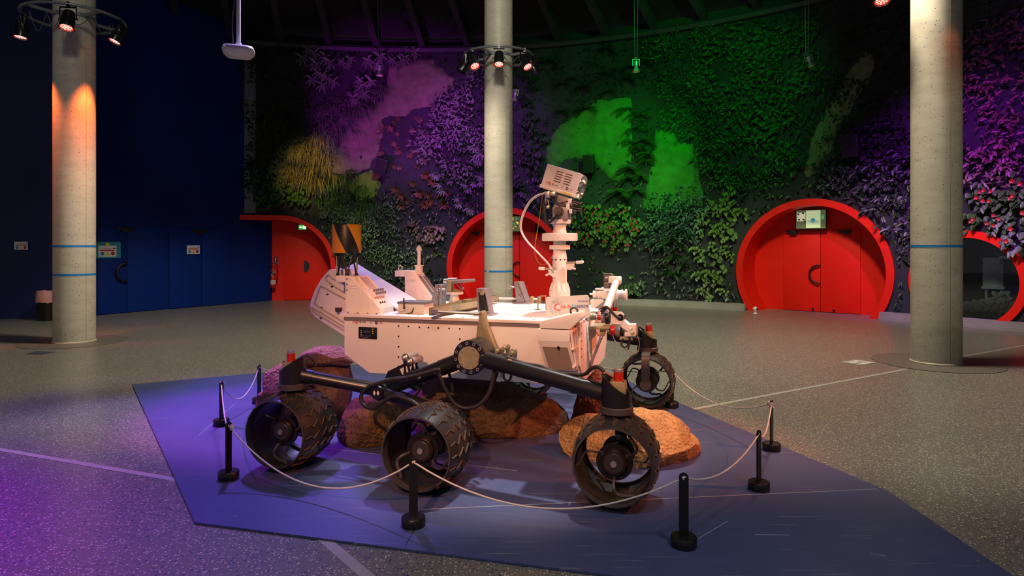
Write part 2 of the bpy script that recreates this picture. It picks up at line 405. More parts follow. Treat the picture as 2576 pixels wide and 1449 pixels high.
def in_hole(p):
    for n in (N_MID, N_RIGHT, N_WIN):
        a, z = n.ab(p)
        if abs(a) < 3 and math.hypot(a, z - n.zc) < n.R - 0.09: return True
    a, z = N_LEFT.ab(p)
    if -3 < a < 3 and z < N_LEFT.zc + N_LEFT.R - 0.07:
        if a < 0: return True
        if math.hypot(a, z - N_LEFT.zc) < N_LEFT.R - 0.07: return True
        if z < N_LEFT.zc and a < N_LEFT.R - 0.07: return True
    return False
A0, A1 = math.radians(-18.9), math.radians(112)
gw = MB(); na, nz_ = 430, 100
grid = [[None] * (nz_ + 1) for _ in range(na + 1)]
for i in range(na + 1):
    for j in range(nz_ + 1):
        grid[i][j] = gw.pv(wallp(A0 + (A1 - A0) * i / na, WALL_TOP * j / nz_))
for i in range(na):
    for j in range(nz_):
        c = (grid[i][j].co + grid[i + 1][j + 1].co) / 2
        if not in_hole(c): gw.face([grid[i][j], grid[i + 1][j], grid[i + 1][j + 1], grid[i][j + 1]])
bmesh.ops.delete(gw.bm, geom=[v for v in gw.bm.verts if not v.link_faces], context='VERTS')
struct(gw.build('wall_back', FELT, smooth=60))

eb = MB(); eb.prism([wallp(A0 + k * 0.02 - 0.001, z, HR - 0.01) for k, z in ((0, 2.46), (1, 2.46), (1, 7.2), (0, 7.2))], wallp(A0, 0, HR - 0.03) - wallp(A0, 0, HR - 0.01))
struct(eb.build('trim_6', mat('grey_edge_strip', '#5a5c66', 0.6), smooth=0))
# blue side wall, then the navy wall beyond its corner
B0, B1 = V((-9.75, 13.72, 0)), V((-6.80, 18.30, 0))
def vwall(name, p, q, z0, z1, th, m):
    d = (q - p).normalized(); n = V((d.y, -d.x, 0))
    b = MB(); b.prism([p + V((0, 0, z0)), q + V((0, 0, z0)), q + V((0, 0, z1)), p + V((0, 0, z1))], -n * th)
    return struct(b.build(name, m, smooth=0))
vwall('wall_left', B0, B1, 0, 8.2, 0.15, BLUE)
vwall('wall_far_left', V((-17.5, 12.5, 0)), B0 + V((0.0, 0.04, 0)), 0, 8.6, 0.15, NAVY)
# ceiling: a shallow black cone with ribs
cb = MB(); seg = 72
cb.lathe(HC + V((0, 0, 0)), (0, 0, 1), [(HR + 0.4, WALL_TOP), (0.3, 9.6), (0.3, 9.75), (HR + 0.4, WALL_TOP + 0.15)], seg, 0, True)
struct(cb.build('ceiling', DARKC, smooth=0))
BEAM = mat('dark_steel_beam', '#2a2a30', 0.7, var=0.2)
for k in range(26):
    al = math.radians(-62 + k * 5.2)
    p0 = wallp(al, WALL_TOP - 0.14, HR - 0.1); p1 = wallp(al, 9.1, 2.5)
    struct(MB().bar(p0, p1, 0.16, 0.22, (math.cos(al), -math.sin(al), 0)).build('ceiling_beam', BEAM, smooth=0))
rb = MB(); pts = [wallp(math.radians(-19 + k * 3), WALL_TOP - 0.3, HR - 0.12) for k in range(40)]
rb.tube(pts, 0.1, 6, sm=0); struct(rb.build('trim_1', BEAM, smooth=0))

# kerb along the planted wall
def kerb(name, a0, a1):
    n = max(3, int((a1 - a0) / 0.02)); b = MB(); prof = [(HR + 0.02, 0), (HR - 0.26, 0), (HR - 0.26, 0.06), (HR - 0.22, 0.065), (HR - 0.22, 0.16), (HR + 0.02, 0.16)]
    rings = [[b.pv(wallp(a0 + (a1 - a0) * i / n, z, r)) for r, z in prof] for i in range(n + 1)]
    for A, B in zip(rings, rings[1:]):
        for k in range(len(prof)): b.face([A[k], A[(k + 1) % 6], B[(k + 1) % 6], B[k]])
    b.face(rings[0]); b.face(rings[-1])
    return struct(b.build(name, KERB, smooth=30))
def half(n): return math.sqrt(n.R ** 2 - n.zc ** 2) / HR
kerb('baseboard_left', N_LEFT.al + N_LEFT.R / HR + 0.005, N_MID.al - half(N_MID) - 0.004)
kerb('baseboard_middle', N_MID.al + half(N_MID) + 0.004, N_RIGHT.al - half(N_RIGHT) - 0.004)
kerb('baseboard_right', N_RIGHT.al + half(N_RIGHT) + 0.004, math.radians(100))

def ring_band(n, mb, Ro, Ri, b0, b1, depth_in):
    """red band: front face, outside down to the felt, reveal back to depth_in"""
    fo = math.asin(-n.zc / Ro); fi = math.asin(-n.zc / Ri); N = 72
    def loop(R, f0, b): return [mb.pv(n.pt(R * math.cos(f0 + (PI - 2 * f0) * k / N), b, max(0, n.zc + R * math.sin(f0 + (PI - 2 * f0) * k / N)))) for k in range(N + 1)]
    L = [loop(Ro, fo, b1), loop(Ro, fo, b0), loop(Ri, fi, b0), loop(Ri, fi, depth_in)]
    for A, B in zip(L, L[1:]):
        for k in range(N): mb.face([A[k], A[k + 1], B[k + 1], B[k]])
def back_disc(n, mb, R, b, th=0.04):
    f = math.asin(-n.zc / R); N = 60
    pts = [n.pt(R * math.cos(f + (PI - 2 * f) * k / N), b, max(0.0, n.zc + R * math.sin(f + (PI - 2 * f) * k / N))) for k in range(N + 1)]
    mb.prism(pts, n.w * th)
def leaf_panel(n, parent, a0, a1, z1, b, name='door_leaf'):
    g = 0.006
    return MB().prism([n.pt(a0 + g, b, 0.01), n.pt(a1 - g, b, 0.01), n.pt(a1 - g, b, z1), n.pt(a0 + g, b, z1)], n.w * 0.045).build(name, RED, parent, bevel=0.003)
def c_handle(n, parent, a, z, b, r=0.21):
    pts = [n.pt(a, b, z + r)] + [n.pt(a - r * math.sin(PI * k / 12), b - 0.07, z + r * math.cos(PI * k / 12)) for k in range(13)] + [n.pt(a, b, z - r)]
    return MB().tube(pts, 0.021, 10, sm=2).build('door_handle', BLACKP, parent)
def round_door(name, n, leaf_px, top_py, depth, handle_px):
    d = bpy.data.objects.new(name, None); COL.objects.link(d); struct(d)
    Ri = n.R - 0.155
    m = MB(); ring_band(n, m, n.R, Ri, -0.17, 0.12, depth); m.build('door_frame', RED, d)
    m = MB(); back_disc(n, m, Ri + 0.02, depth); m.build('back_panel', RED, d)
    aa = [n.px_on(x, 690, depth - 0.05)[0] for x in leaf_px]; zt = n.px_on(leaf_px[1], top_py, depth - 0.05)[1]
    l1 = leaf_panel(n, d, aa[0], aa[1], zt, depth - 0.05); l2 = leaf_panel(n, d, aa[1], aa[2], zt, depth - 0.05)
    a, z = n.px_on(handle_px[0], handle_px[1], depth - 0.06)
    c_handle(n, l1, a, z, depth - 0.05)
    for l, a in ((l1, aa[0] + 0.2), (l2, aa[2] - 0.32)):
        c = MB(); c.box((0, 0, 0), (0.24, 0.06, 0.05)); c.box((0.05, -0.02, -0.045), (0.16, 0.05, 0.05))
        o = c.build('door_closer', BLACKP, l, bevel=0.004)
        o.location = n.pt(a, depth - 0.09, zt - 0.02); o.rotation_euler = (0, 0, -n.al)
    for a in (aa[1] - 0.16, aa[1] + 0.3):
        MB().cyl(n.pt(a, depth - 0.06, 0.06), n.pt(a, depth - 0.10, 0.06), 0.025, seg=12).build('door_stop', BLACKP, l1 if a < aa[1] else l2)
    return d
D_RIGHT = round_door('door_3', N_RIGHT, (1971, 2064, 2165), 580, 0.62, (2062, 690))
D_MID = round_door('door_2', N_MID, (1180, 1307, 1400), 583, 0.62, (1306, 677))

# squared-off arch by the blue wall
d1 = bpy.data.objects.new('door_1', None); COL.objects.link(d1); struct(d1)
n = N_LEFT; zt = n.zc + n.R
def arch_path(R, zt, a0):
    p = [(a0, zt)] + [(R * math.sin(t), n.zc + R * math.cos(t)) for t in [PI / 2 * k / 24 for k in range(25)]] + [(R, 0.0)]
    return p
po, pi_ = arch_path(n.R, zt, -1.05), arch_path(n.R - 0.13, zt - 0.13, -1.05)
m = MB()
L = [[m.pv(n.pt(a, b, z)) for a, z in path] for path, b in ((po, 0.12), (po, -0.16), (pi_, -0.16), (pi_, 0.6))]
for A, B in zip(L, L[1:]):
    for k in range(len(po) - 1): m.face([A[k], A[k + 1], B[k + 1], B[k]])
m.face([L[0][0], L[1][0], L[2][0], L[3][0]])
m.build('door_frame', RED, d1)
bp_a = n.px_on(672, 690, 0.6)[0]
m = MB(); m.prism([n.pt(bp_a, 0.6, 0), n.pt(n.R, 0.6, 0), n.pt(n.R, 0.6, zt), n.pt(bp_a, 0.6, zt)], n.w * 0.05)
m.build('back_panel', RED, d1, smooth=0)
a0 = n.px_on(712, 690, 0.55)[0]; a1 = n.px_on(812, 690, 0.55)[0]
lf = leaf_panel(n, d1, a0, a1, 1.93, 0.555)
a, z = n.px_on(765, 670, 0.55)
m = MB(); m.prism([n.pt(a, 0.548, z - 0.17)] + [n.pt(a + 0.15 * math.cos(t), 0.548, z + 0.17 * math.sin(t)) for t in [-PI / 2 + PI * k / 16 for k in range(17)]], n.w * -0.012)
m.build('push_plate', mat('dark_blue_plate', '#0a1024', 0.5), lf)

# round window with plants behind the glass
wn = bpy.data.objects.new('window_1', None); COL.objects.link(wn); struct(wn)
n = N_WIN
m = MB(); ring_band(n, m, n.R, n.R - 0.14, -0.11, 0.12, 0.3); m.build('window_frame', RED, wn)
gm = bpy.data.materials.new('window_glass'); gm.use_nodes = True; nt = gm.node_tree
gl = nd(nt, 'ShaderNodeBsdfGlossy'); gl.inputs['Roughness'].default_value = 0.02
tr = nd(nt, 'ShaderNodeBsdfTransparent'); tr.inputs[0].default_value = (0.85, 0.9, 0.88, 1); fr = nd(nt, 'ShaderNodeFresnel'); fr.inputs[0].default_value = 1.45
mx = nd(nt, 'ShaderNodeMixShader'); nt.links.new(fr.outputs[0], mx.inputs[0]); nt.links.new(tr.outputs[0], mx.inputs[1]); nt.links.new(gl.outputs[0], mx.inputs[2])
nt.links.new(mx.outputs[0], nt.nodes['Material Output'].inputs[0])
m = MB(); back_disc(n, m, n.R - 0.10, 0.16, 0.012); m.build('glass', gm, wn, smooth=0)
m = MB()
hw_, d0_, d1_ = 1.08, 0.26, 1.9
m.prism([n.pt(-hw_, d1_, 0), n.pt(hw_, d1_, 0), n.pt(hw_, d1_, 2.2), n.pt(-hw_, d1_, 2.2)], n.w * 0.1)
m.prism([n.pt(-hw_, d0_, 0), n.pt(-hw_, d1_, 0), n.pt(-hw_, d1_, 2.2), n.pt(-hw_, d0_, 2.2)], n.u * -0.03)
m.prism([n.pt(hw_, d0_, 0), n.pt(hw_, d1_, 0), n.pt(hw_, d1_, 2.2), n.pt(hw_, d0_, 2.2)], n.u * 0.03)
m.prism([n.pt(-hw_, d0_, 2.2), n.pt(hw_, d0_, 2.2), n.pt(hw_, d1_, 2.2), n.pt(-hw_, d1_, 2.2)], (0, 0, 0.05))
struct(m.build('wall_window_room', mat('dark_room_paint', '#17171a', 0.9), smooth=0))
point('window_room_fill', N_WIN.pt(0.3, 0.8, 1.9), (0.95, 0.6, 1.0), 9, 0.1)  # added fill to brighten the plants behind the glass
# grey panel hanging inside, behind the glass
a0, z0 = n.px_on(2472, 726, 0.9); a1, z1 = n.px_on(2524, 649, 0.9)
pb = MB(); pb.prism([n.pt(a0, 0.9, z0), n.pt(a1, 0.9, z0), n.pt(a1, 0.9, z1), n.pt(a0, 0.9, z1)], n.w * 0.03)
pb.prism([n.pt(a1 - 0.06, 0.88, z1 - 0.02), n.pt(a1 + 0.13, 0.88, z1 - 0.02), n.pt(a1 + 0.13, 0.88, z1 + 0.04), n.pt(a1 - 0.06, 0.88, z1 + 0.04)], n.w * 0.05)
pb.prism([n.pt(a0 - 0.02, 0.88, z0), n.pt(a1 + 0.02, 0.88, z0), n.pt(a1 + 0.02, 0.88, z0 + 0.05), n.pt(a0 - 0.02, 0.88, z0 + 0.05)], n.w * 0.05)
for aa in (a0 + 0.05, a1 - 0.05): pb.prism([n.pt(aa - 0.02, 0.93, 0), n.pt(aa + 0.02, 0.93, 0), n.pt(aa + 0.02, 0.93, z0), n.pt(aa - 0.02, 0.93, z0)], n.w * 0.03)
tag(pb.build('display_board', mat('frosted_grey_board', '#7d8890', 0.5, var=0.3, vscale=8)), 'grey board on legs behind the round window', 'board')

# blue double doors in the side wall (thin seams, handles, closers)
bd = (B1 - B0).normalized(); bn = V((bd.y, -bd.x, 0))
def onblue(px, py, off=0.0):
    o = B0 + bn * off; d = ray(px, py); t = (o - CAMP).dot(bn) / d.dot(bn); return CAMP + d * t
BDM = mat('blue_door_paint', '#002674', 0.55, spec=0.2, var=0.12, vscale=1.5)
def blue_door(name, px, py_top):
    d = bpy.data.objects.new(name, None); COL.objects.link(d); struct(d)
    ls = []
    for x0, x1 in zip(px, px[1:]):
        p, q = onblue(x0, 700), onblue(x1, 700); p.z = q.z = 0.015; h = onblue((x0 + x1) / 2, py_top).z
        e = bd * 0.008
        ls.append(MB().prism([p + e, q - e, q - e + V((0, 0, h)), p + e + V((0, 0, h))], bn * 0.03).build('door_leaf', BDM, d, bevel=0.004))
    xm = px[1]; p = onblue(xm - 2, py_top + 1, 0.05)
    c = MB(); c.box((0, 0, 0), (0.42, 0.05, 0.05)); c.box((0.0, -0.01, -0.05), (0.18, 0.05, 0.06))
    o = c.build('door_closer', BLACKP, ls[0], bevel=0.004); o.location = p + V((0, 0, 0.0)); o.rotation_euler = (0, 0, math.atan2(bd.y, bd.x))
    return d, ls
dA, lsA = blue_door('door_4', (243, 318, 413), 574)
dB, lsB = blue_door('door_5', (424, 506, 579), 579)
hp = onblue(318, 685, 0.1); r = 0.21
pts = [onblue(318, 685, 0.03) + V((0, 0, r))] + [hp + bd * (-r * math.sin(PI * k / 12)) + V((0, 0, r * math.cos(PI * k / 12))) for k in range(13)] + [onblue(318, 685, 0.03) - V((0, 0, r))]
MB().tube(pts, 0.024, 10, sm=2).build('door_handle', BLACKP, lsA[0])

# notices
def notice(loc, ax, w_, h_, label, back=False):
    """white safety notice: red line of text and three round pictograms"""
    n_ = V((ax.y, -ax.x, 0)); up = V((0, 0, 1))
    t = thing('safety_notice', label, 'notice', loc, 0)
    q = lambda x, z, o=0: ax * x + up * z + n_ * o
    pane = lambda x0, x1, z0, z1, o, mname, m, par: MB().prism([q(x0, z0, o), q(x1, z0, o), q(x1, z1, o), q(x0, z1, o)], n_ * 0.004).build(mname, m, par, smooth=0)
    if back:
        pane(-w_ * 0.75, w_ * 0.75, -h_ * 0.62, h_ * 0.85, 0, 'backing_sheet', mat('teal_sheet', '#2a8aa0', 0.5), t)
        MB().cyl(q(0, h_ * 0.62, 0.004), q(0, h_ * 0.62, 0.01), h_ * 0.16, seg=20).build('yellow_sticker', mat('yellow_ink', '#d8c820', 0.6), t)
    s = pane(-w_ / 2, w_ / 2, -h_ / 2, h_ / 2, 0.005, 'sheet', mat('notice_paper', '#dcd6da', 0.6), t)
    pane(-w_ * 0.4, w_ * 0.4, h_ * 0.02, h_ * 0.14, 0.007, 'red_line', mat('red_ink', '#c03030', 0.6), s)
    pane(-w_ * 0.3, w_ * 0.2, h_ * 0.25, h_ * 0.3, 0.007, 'grey_line', mat('grey_ink', '#909098', 0.6), s)
    pane(w_ * 0.3, w_ * 0.45, h_ * 0.22, h_ * 0.32, 0.007, 'blue_mark', mat('blue_ink', '#283070', 0.6), s)
    for k, c in ((-0.28, 'sky_ink'), (0.3, 'maroon_ink')):
        MB().cyl(q(w_ * k, -h_ * 0.22, 0.008), q(w_ * k, -h_ * 0.22, 0.012), h_ * 0.17, seg=20).build('pictogram', mat(c, {'sky_ink': '#3080b8', 'maroon_ink': '#902838'}[c], 0.6), s)
    MB().prism([q(-w_ * 0.13, -h_ * 0.38, 0.008), q(w_ * 0.13, -h_ * 0.38, 0.008), q(0, -h_ * 0.05, 0.008)], n_ * 0.004).build('pictogram', mat('warning_yellow', '#e0a818', 0.6), s)
notice(onblue(486, 628, 0.032), bd, 0.34, 0.22, 'white safety notice on the blue door nearer the red arch')
notice(onblue(270, 632, 0.032), bd, 0.38, 0.25, 'white safety notice on a teal sheet beside the concrete column', True)
p = at(2, 618, 13.0); nl = (B0 - V((-17.5, 12.5, 0))).normalized()
q_ = V((-17.5, 12.5, 0)) + nl * ((p.x + 17.5) / nl.x)
notice(V((q_.x - 0.05, q_.y, p.z)) + V((nl.y, -nl.x, 0)) * 0.004, nl, 0.26, 0.17, 'white notice on the navy wall beyond the column')

# ------------------------------------------------------------------ columns with tape lines and light rings
TAPE = mat('blue_masking_tape', '#1478c0', 0.5, var=0.05)
CR = 0.293
COLS = {}
for nm, px, Y, tapes in (('column_1', 187.5, 10.33, (619, 692)), ('column_2', 1254, 13.15, (621, 683)), ('column_3', 2355, 8.49, (619,))):
    c = at(px, 620, Y); c.z = 0; COLS[nm] = c
    m = MB(); m.lathe(c, (0, 0, 1), [(CR + 0.012, 0), (CR + 0.012, 0.02), (CR, 0.03), (CR, 8.6)], 64)
    o = struct(m.build(nm, CONC))
    ang = math.atan2(-c.y, -c.x)
    s_ = c + V((math.cos(ang + 0.55), math.sin(ang + 0.55), 0)) * (CR + 0.0005)
    MB().box(s_ + V((0, 0, 4.2)), (0.004, 0.004, 8.3)).build('mould_seam', mat('concrete_seam', '#8a846e', 0.7), o, smooth=0)
    for k, ty in enumerate(tapes):
        z = EYE - (ty - HY) / F_PX * (Y - CR)
        if nm == 'column_2' and k == 1:
            tb = MB(); a_ = [ang - 1.45 + 2.9 * i / 48 for i in range(49)]
            segs = [[i for i in range(48) if not (7 <= i <= 11)]]
            for i in segs[0]:
                P = [c + V((math.cos(x) * rr, math.sin(x) * rr, 0)) for x in (a_[i], a_[i + 1]) for rr in (CR, CR + 0.003)]
                lo = [P[0], P[1], P[3], P[2]]
                tb.hexa([v + V((0, 0, z - 0.018)) for v in lo], [v + V((0, 0, z + 0.018)) for v in lo])
            tb.build('tape_line', TAPE, o, smooth=60)
        else:
            MB().ring(c, (0, 0, 1), CR + 0.003, CR - 0.002, z - 0.016, z + 0.016, 64).build('tape_line', TAPE, o)

# perforated steel plates round the column feet
def plate_mat():
    m = bpy.data.materials.new('dotted_steel'); m.use_nodes = True; nt = m.node_tree; b = nt.nodes['Principled BSDF']
    tc = nd(nt, 'ShaderNodeTexCoord'); vo = nd(nt, 'ShaderNodeTexVoronoi'); vo.inputs['Scale'].default_value = 24; vo.inputs['Randomness'].default_value = 0.0
    nt.links.new(tc.outputs['Object'], vo.inputs['Vector'])
    lt = nd(nt, 'ShaderNodeMath', operation='LESS_THAN'); lt.inputs[1].default_value = 0.24; nt.links.new(vo.outputs['Distance'], lt.inputs[0])
    mx = nd(nt, 'ShaderNodeMix', data_type='RGBA'); nt.links.new(lt.outputs[0], mx.inputs[0]); mx.inputs[6].default_value = (0.09, 0.08, 0.07, 1); mx.inputs[7].default_value = (0.4, 0.38, 0.34, 1)
    nt.links.new(mx.outputs[2], b.inputs['Base Color']); b.inputs['Roughness'].default_value = 0.4
    return m
PM = plate_mat()
for nm, lab in (('column_1', 'round dotted steel floor plate at the foot of the column beside the litter bin'), ('column_3', 'round dotted steel floor plate at the foot of the column near the round window')):
    m = MB(); m.ring((0, 0, 0), (0, 0, 1), 0.76, CR + 0.014, 0.0, 0.006, 64)
    tag(m.build('floor_plate', PM, loc=COLS[nm] + V((0, 0, 0.0005))), lab, 'floor plate', 'floor plates round the columns')

# pale joint strips in the floor
STRIP = mat('pale_joint_strip', '#a39c92', 0.5, var=0.1)
def strip(k, p, q, wd):
    p, q = V((p.x, p.y, 0)), V((q.x, q.y, 0))
    struct(MB().bar(p + V((0, 0, 0.001)), q + V((0, 0, 0.001)), wd, 0.003, (q - p).cross(V((0, 0, 1)))).build(f'trim_{k}', STRIP, smooth=0))
strip(2, onz(-60, 1121), onz(500, 1217), 0.05)
strip(3, onz(790, 1336), onz(940, 1464), 0.06)
strip(4, onz(1700, 1038), onz(2280, 929), 0.05)
strip(5, onz(2400, 901), onz(2640, 858), 0.05)

# ------------------------------------------------------------------ exhibition platform
SEAM = mat('platform_seam', '#aab0b8', 0.5)
PTS = [(-4.23, 7.086), (-1.767, 3.543), (-0.552, 3.233), (2.33, 2.50), (2.36, 4.0), (1.12, 7.9), (-1.9, 8.35)]
pb = MB(); pb.prism([V((x, y, 0.001)) for x, y in PTS], (0, 0, 0.014))
plat = tag(pb.build('exhibit_platform', platform_mat(), bevel=0.002), 'low blue angular platform of scuffed panels under the rover', 'platform')
MZ = 0.015
def mline(pts, wd=0.004, m=SEAM, name='panel_seam'):
    P = [V((p.x, p.y, MZ + 0.0004)) for p in pts]
    b = MB()
    for p, q in zip(P, P[1:]): b.bar(p, q, wd, 0.001, (q - p).cross(V((0, 0, 1))))
    return b.build(name, m, plat, smooth=0)
mline([onz(1060, 1288), onz(2206, 1236)])
mline([onz(1020, 1380), onz(1046, 1335)], 0.004, mat('dark_seam', '#15151c', 0.6))
mline([onz(662, 1120), onz(735, 960)], 0.003)
mline([onz(800, 1130), onz(1300, 1190)], 0.003)
mline([onz(1715, 1092), onz(1850, 1072)], 0.003, mat('red_scratch', '#b04038', 0.6), 'scratch')
for a_, b_ in (((1757, 1362), (1830, 1318)), ((2190, 1400), (2230, 1406)), ((1900, 1352), (1985, 1353)), ((500, 1100), (590, 1020)), ((330, 1060), (420, 1056))):
    mline([onz(*a_), onz(*b_)], 0.0025, SEAM, 'scratch')
SCR = mat('screw_head', '#9a9aa4', 0.3, metal=0.6)
for q in ((523, 1279), (591, 1306), (557, 1128), (485, 1139), (450, 1142), (395, 1040), (1104, 1306), (1082, 1366), (1500, 1190), (1655, 1242), (1682, 1275), (1849, 1081), (1806, 1063), (2203, 1251), (2460, 1418), (1250, 1180)):
    p = onz(*q); MB().cyl((p.x, p.y, MZ - 0.002), (p.x, p.y, MZ + 0.001), 0.007, seg=12).build('screw', SCR, plat)
# ================================================================== THE ROVER
TH = math.radians(16.5); CT, ST = math.cos(TH), math.sin(TH)
P0 = V((-0.169, 5.307, MZ))
rover = thing('rover', 'white six-wheeled planetary rover model with camera mast and black wheels, parked on the blue platform', 'rover', P0, -TH)
def loc(p):
    q = p - V((P0.x, P0.y, 0)); return V((q.x * CT - q.y * ST, q.x * ST + q.y * CT, q.z - MZ))
RC = loc(CAMP)
def rdir(px, py): d = ray(px, py); return V((d.x * CT - d.y * ST, d.x * ST + d.y * CT, d.z))
def RY(px, py, y): d = rdir(px, py); return RC + d * ((y - RC.y) / d.y)
def RX(px, py, x): d = rdir(px, py); return RC + d * ((x - RC.x) / d.x)
def RZ(px, py, z): d = rdir(px, py); return RC + d * ((z - RC.z) / d.z)
Y_, X_, Z_ = V((0, 1, 0)), V((1, 0, 0)), V((0, 0, 1))

BODYW = mat('rover_white_paint', '#e6e0da', 0.42, var=0.03)
ALU = mat('brushed_aluminium', '#a9a6a8', 0.35, metal=0.7, var=0.08)
GRAYB = mat('grey_anodised_bracket', '#8a868c', 0.45, metal=0.3, var=0.08)
GOLD = mat('alodine_gold_metal', '#a29a78', 0.4, metal=0.35, var=0.15, vscale=12)
BLK = mat('black_anodised', '#17171a', 0.32, var=0.25)
RUB = mat('black_cable_sleeve', '#1c181e', 0.6, var=0.2)
BOLT = mat('dark_bolt', '#2a2622', 0.4, metal=0.5)
REDM = mat('red_motor_can', '#a8200c', 0.35, var=0.08)
SILV = mat('silver_cap', '#b8b6ba', 0.3, metal=0.7)
DGREY = mat('dark_grey_bracket', '#4a4648', 0.45, metal=0.3)
WHEELB = mat('wheel_black_aluminium', '#34393c', 0.36, metal=0.4, var=0.3, vscale=9)
DUST = mat('dusty_tread_bar', '#463a2a', 0.7, var=0.3, vscale=14)
BRWN = mat('rusty_inner_ring', '#3a2418', 0.5, metal=0.2, var=0.4, vscale=16)
WCAB = mat('white_cable', '#d6cfd2', 0.5)
ORNG = mat('orange_strap', '#b8701c', 0.55)
WARN = mat('yellow_label', '#d8c468', 0.5)

DZ = 1.005                                              # deck height above the platform
BY = 0.65                                               # half width of the body
# ---- body
prof = [RY(866, 793, -BY), RY(866, 890, -BY), RY(928, 938, -BY)]
z_bot = prof[2].z
fx = 0.855
poly = [V((p.x, -BY, p.z)) for p in prof] + [V((fx - 0.02, -BY, z_bot)), V((fx, -BY, z_bot + 0.02)), V((fx, -BY, DZ - 0.012)), V((prof[0].x, -BY, DZ - 0.012))]
poly = poly[1:]
m = MB(); m.prism(poly, (0, 2 * BY, 0)); body = m.build('body', BODYW, rover, bevel=0.006)
m = MB(); x0 = prof[0].x - 0.02
m.box(((x0 + fx) / 2, 0, DZ - 0.008), (fx - x0 + 0.02, 2 * BY + 0.03, 0.022)); deck = m.build('deck', BODYW, rover, bevel=0.003)
m = MB(); m.box(((x0 + fx) / 2, -BY - 0.002, DZ - 0.034), (fx - x0 - 0.04, 0.01, 0.022)); m.build('deck_lip_shade', mat('lip_shade_grey', '#7a6e6a', 0.6), body, smooth=0)  # grey strip paints the shade in the groove under the deck lip
# front closing panel with clipped lower corners
c_ = 0.14
m = MB(); m.prism([V((fx, -BY, z_bot + c_)), V((fx, -BY + c_, z_bot - 0.0)), V((fx, BY - c_, z_bot)), V((fx, BY, z_bot + c_)), V((fx, BY, DZ - 0.03)), V((fx, -BY, DZ - 0.03))], (0.012, 0, 0))
fp = m.build('front_panel', BODYW, body, bevel=0.003)
def bolt(par, p, ax, r=0.006, h=0.004, mtl=BOLT, name='bolt'):
    p = V(p); return MB().cyl(p, p + V(ax) * h, r, seg=10).build(name, mtl, par)
for k in range(5):
    bolt(fp, (fx + 0.012, BY - 0.02, z_bot + 0.2 + k * 0.055), X_, 0.005); bolt(fp, (fx + 0.012, -BY + 0.03, z_bot + 0.2 + k * 0.055), X_, 0.005)
# access panel on the near side
pa, pb_ = RY(1001, 815, -BY), RY(1160, 936, -BY)
m = MB(); m.box(((pa.x + pb_.x) / 2, -BY - 0.001, (pa.z + pb_.z) / 2), (pb_.x - pa.x, 0.006, pa.z - pb_.z)); ap = m.build('access_panel', BODYW, body, bevel=0.002)
for q in ((1003, 820), (1028, 821), (1055, 823), (1078, 824), (1103, 825), (1130, 826), (1157, 827), (1157, 853), (1003, 846), (1003, 872), (1003, 898), (1055, 927), (1003, 921)):
    bolt(ap, RY(q[0], q[1], -BY - 0.004), -Y_)
for k in range(9): bolt(deck, (x0 + 0.1 + k * 0.18, -BY + 0.03, DZ + 0.003), Z_, 0.006, 0.003, GRAYB)
# keypad
ka, kb = RY(903, 822, -BY), RY(949, 853, -BY)
m = MB(); m.box(((ka.x + kb.x) / 2, -BY - 0.004, (ka.z + kb.z) / 2), (kb.x - ka.x, 0.012, ka.z - kb.z)); kp = m.build('keypad', BLACKP, rover, bevel=0.005); kp['label'] = 'black keypad with yellow buttons'
YB = mat('yellow_button', '#d8b840', 0.5)
for fx_, fz in ((0.17, 0.7), (0.17, 0.54), (0.17, 0.38), (0.17, 0.22), (0.8, 0.85), (0.8, 0.66), (0.8, 0.5)):
    bolt(kp, (ka.x + (kb.x - ka.x) * fx_, -BY - 0.010, kb.z + (ka.z - kb.z) * fz), -Y_, 0.0045, 0.003, YB, 'button')
m = MB(); m.box((ka.x + (kb.x - ka.x) * 0.46, -BY - 0.0105, kb.z + (ka.z - kb.z) * 0.6), (0.055, 0.002, 0.018)); m.build('screen', mat('grey_lcd', '#3a4048', 0.2), kp, smooth=0)
m = MB(); m.box((ka.x + (kb.x - ka.x) * 0.46, -BY - 0.0105, kb.z + (ka.z - kb.z) * 0.24), (0.07, 0.002, 0.002)); m.box((ka.x + (kb.x - ka.x) * 0.4, -BY - 0.0105, kb.z + (ka.z - kb.z) * 0.07), (0.05, 0.002, 0.002)); m.build('marking', mat('pale_print', '#b0a890', 0.6), kp, smooth=0)

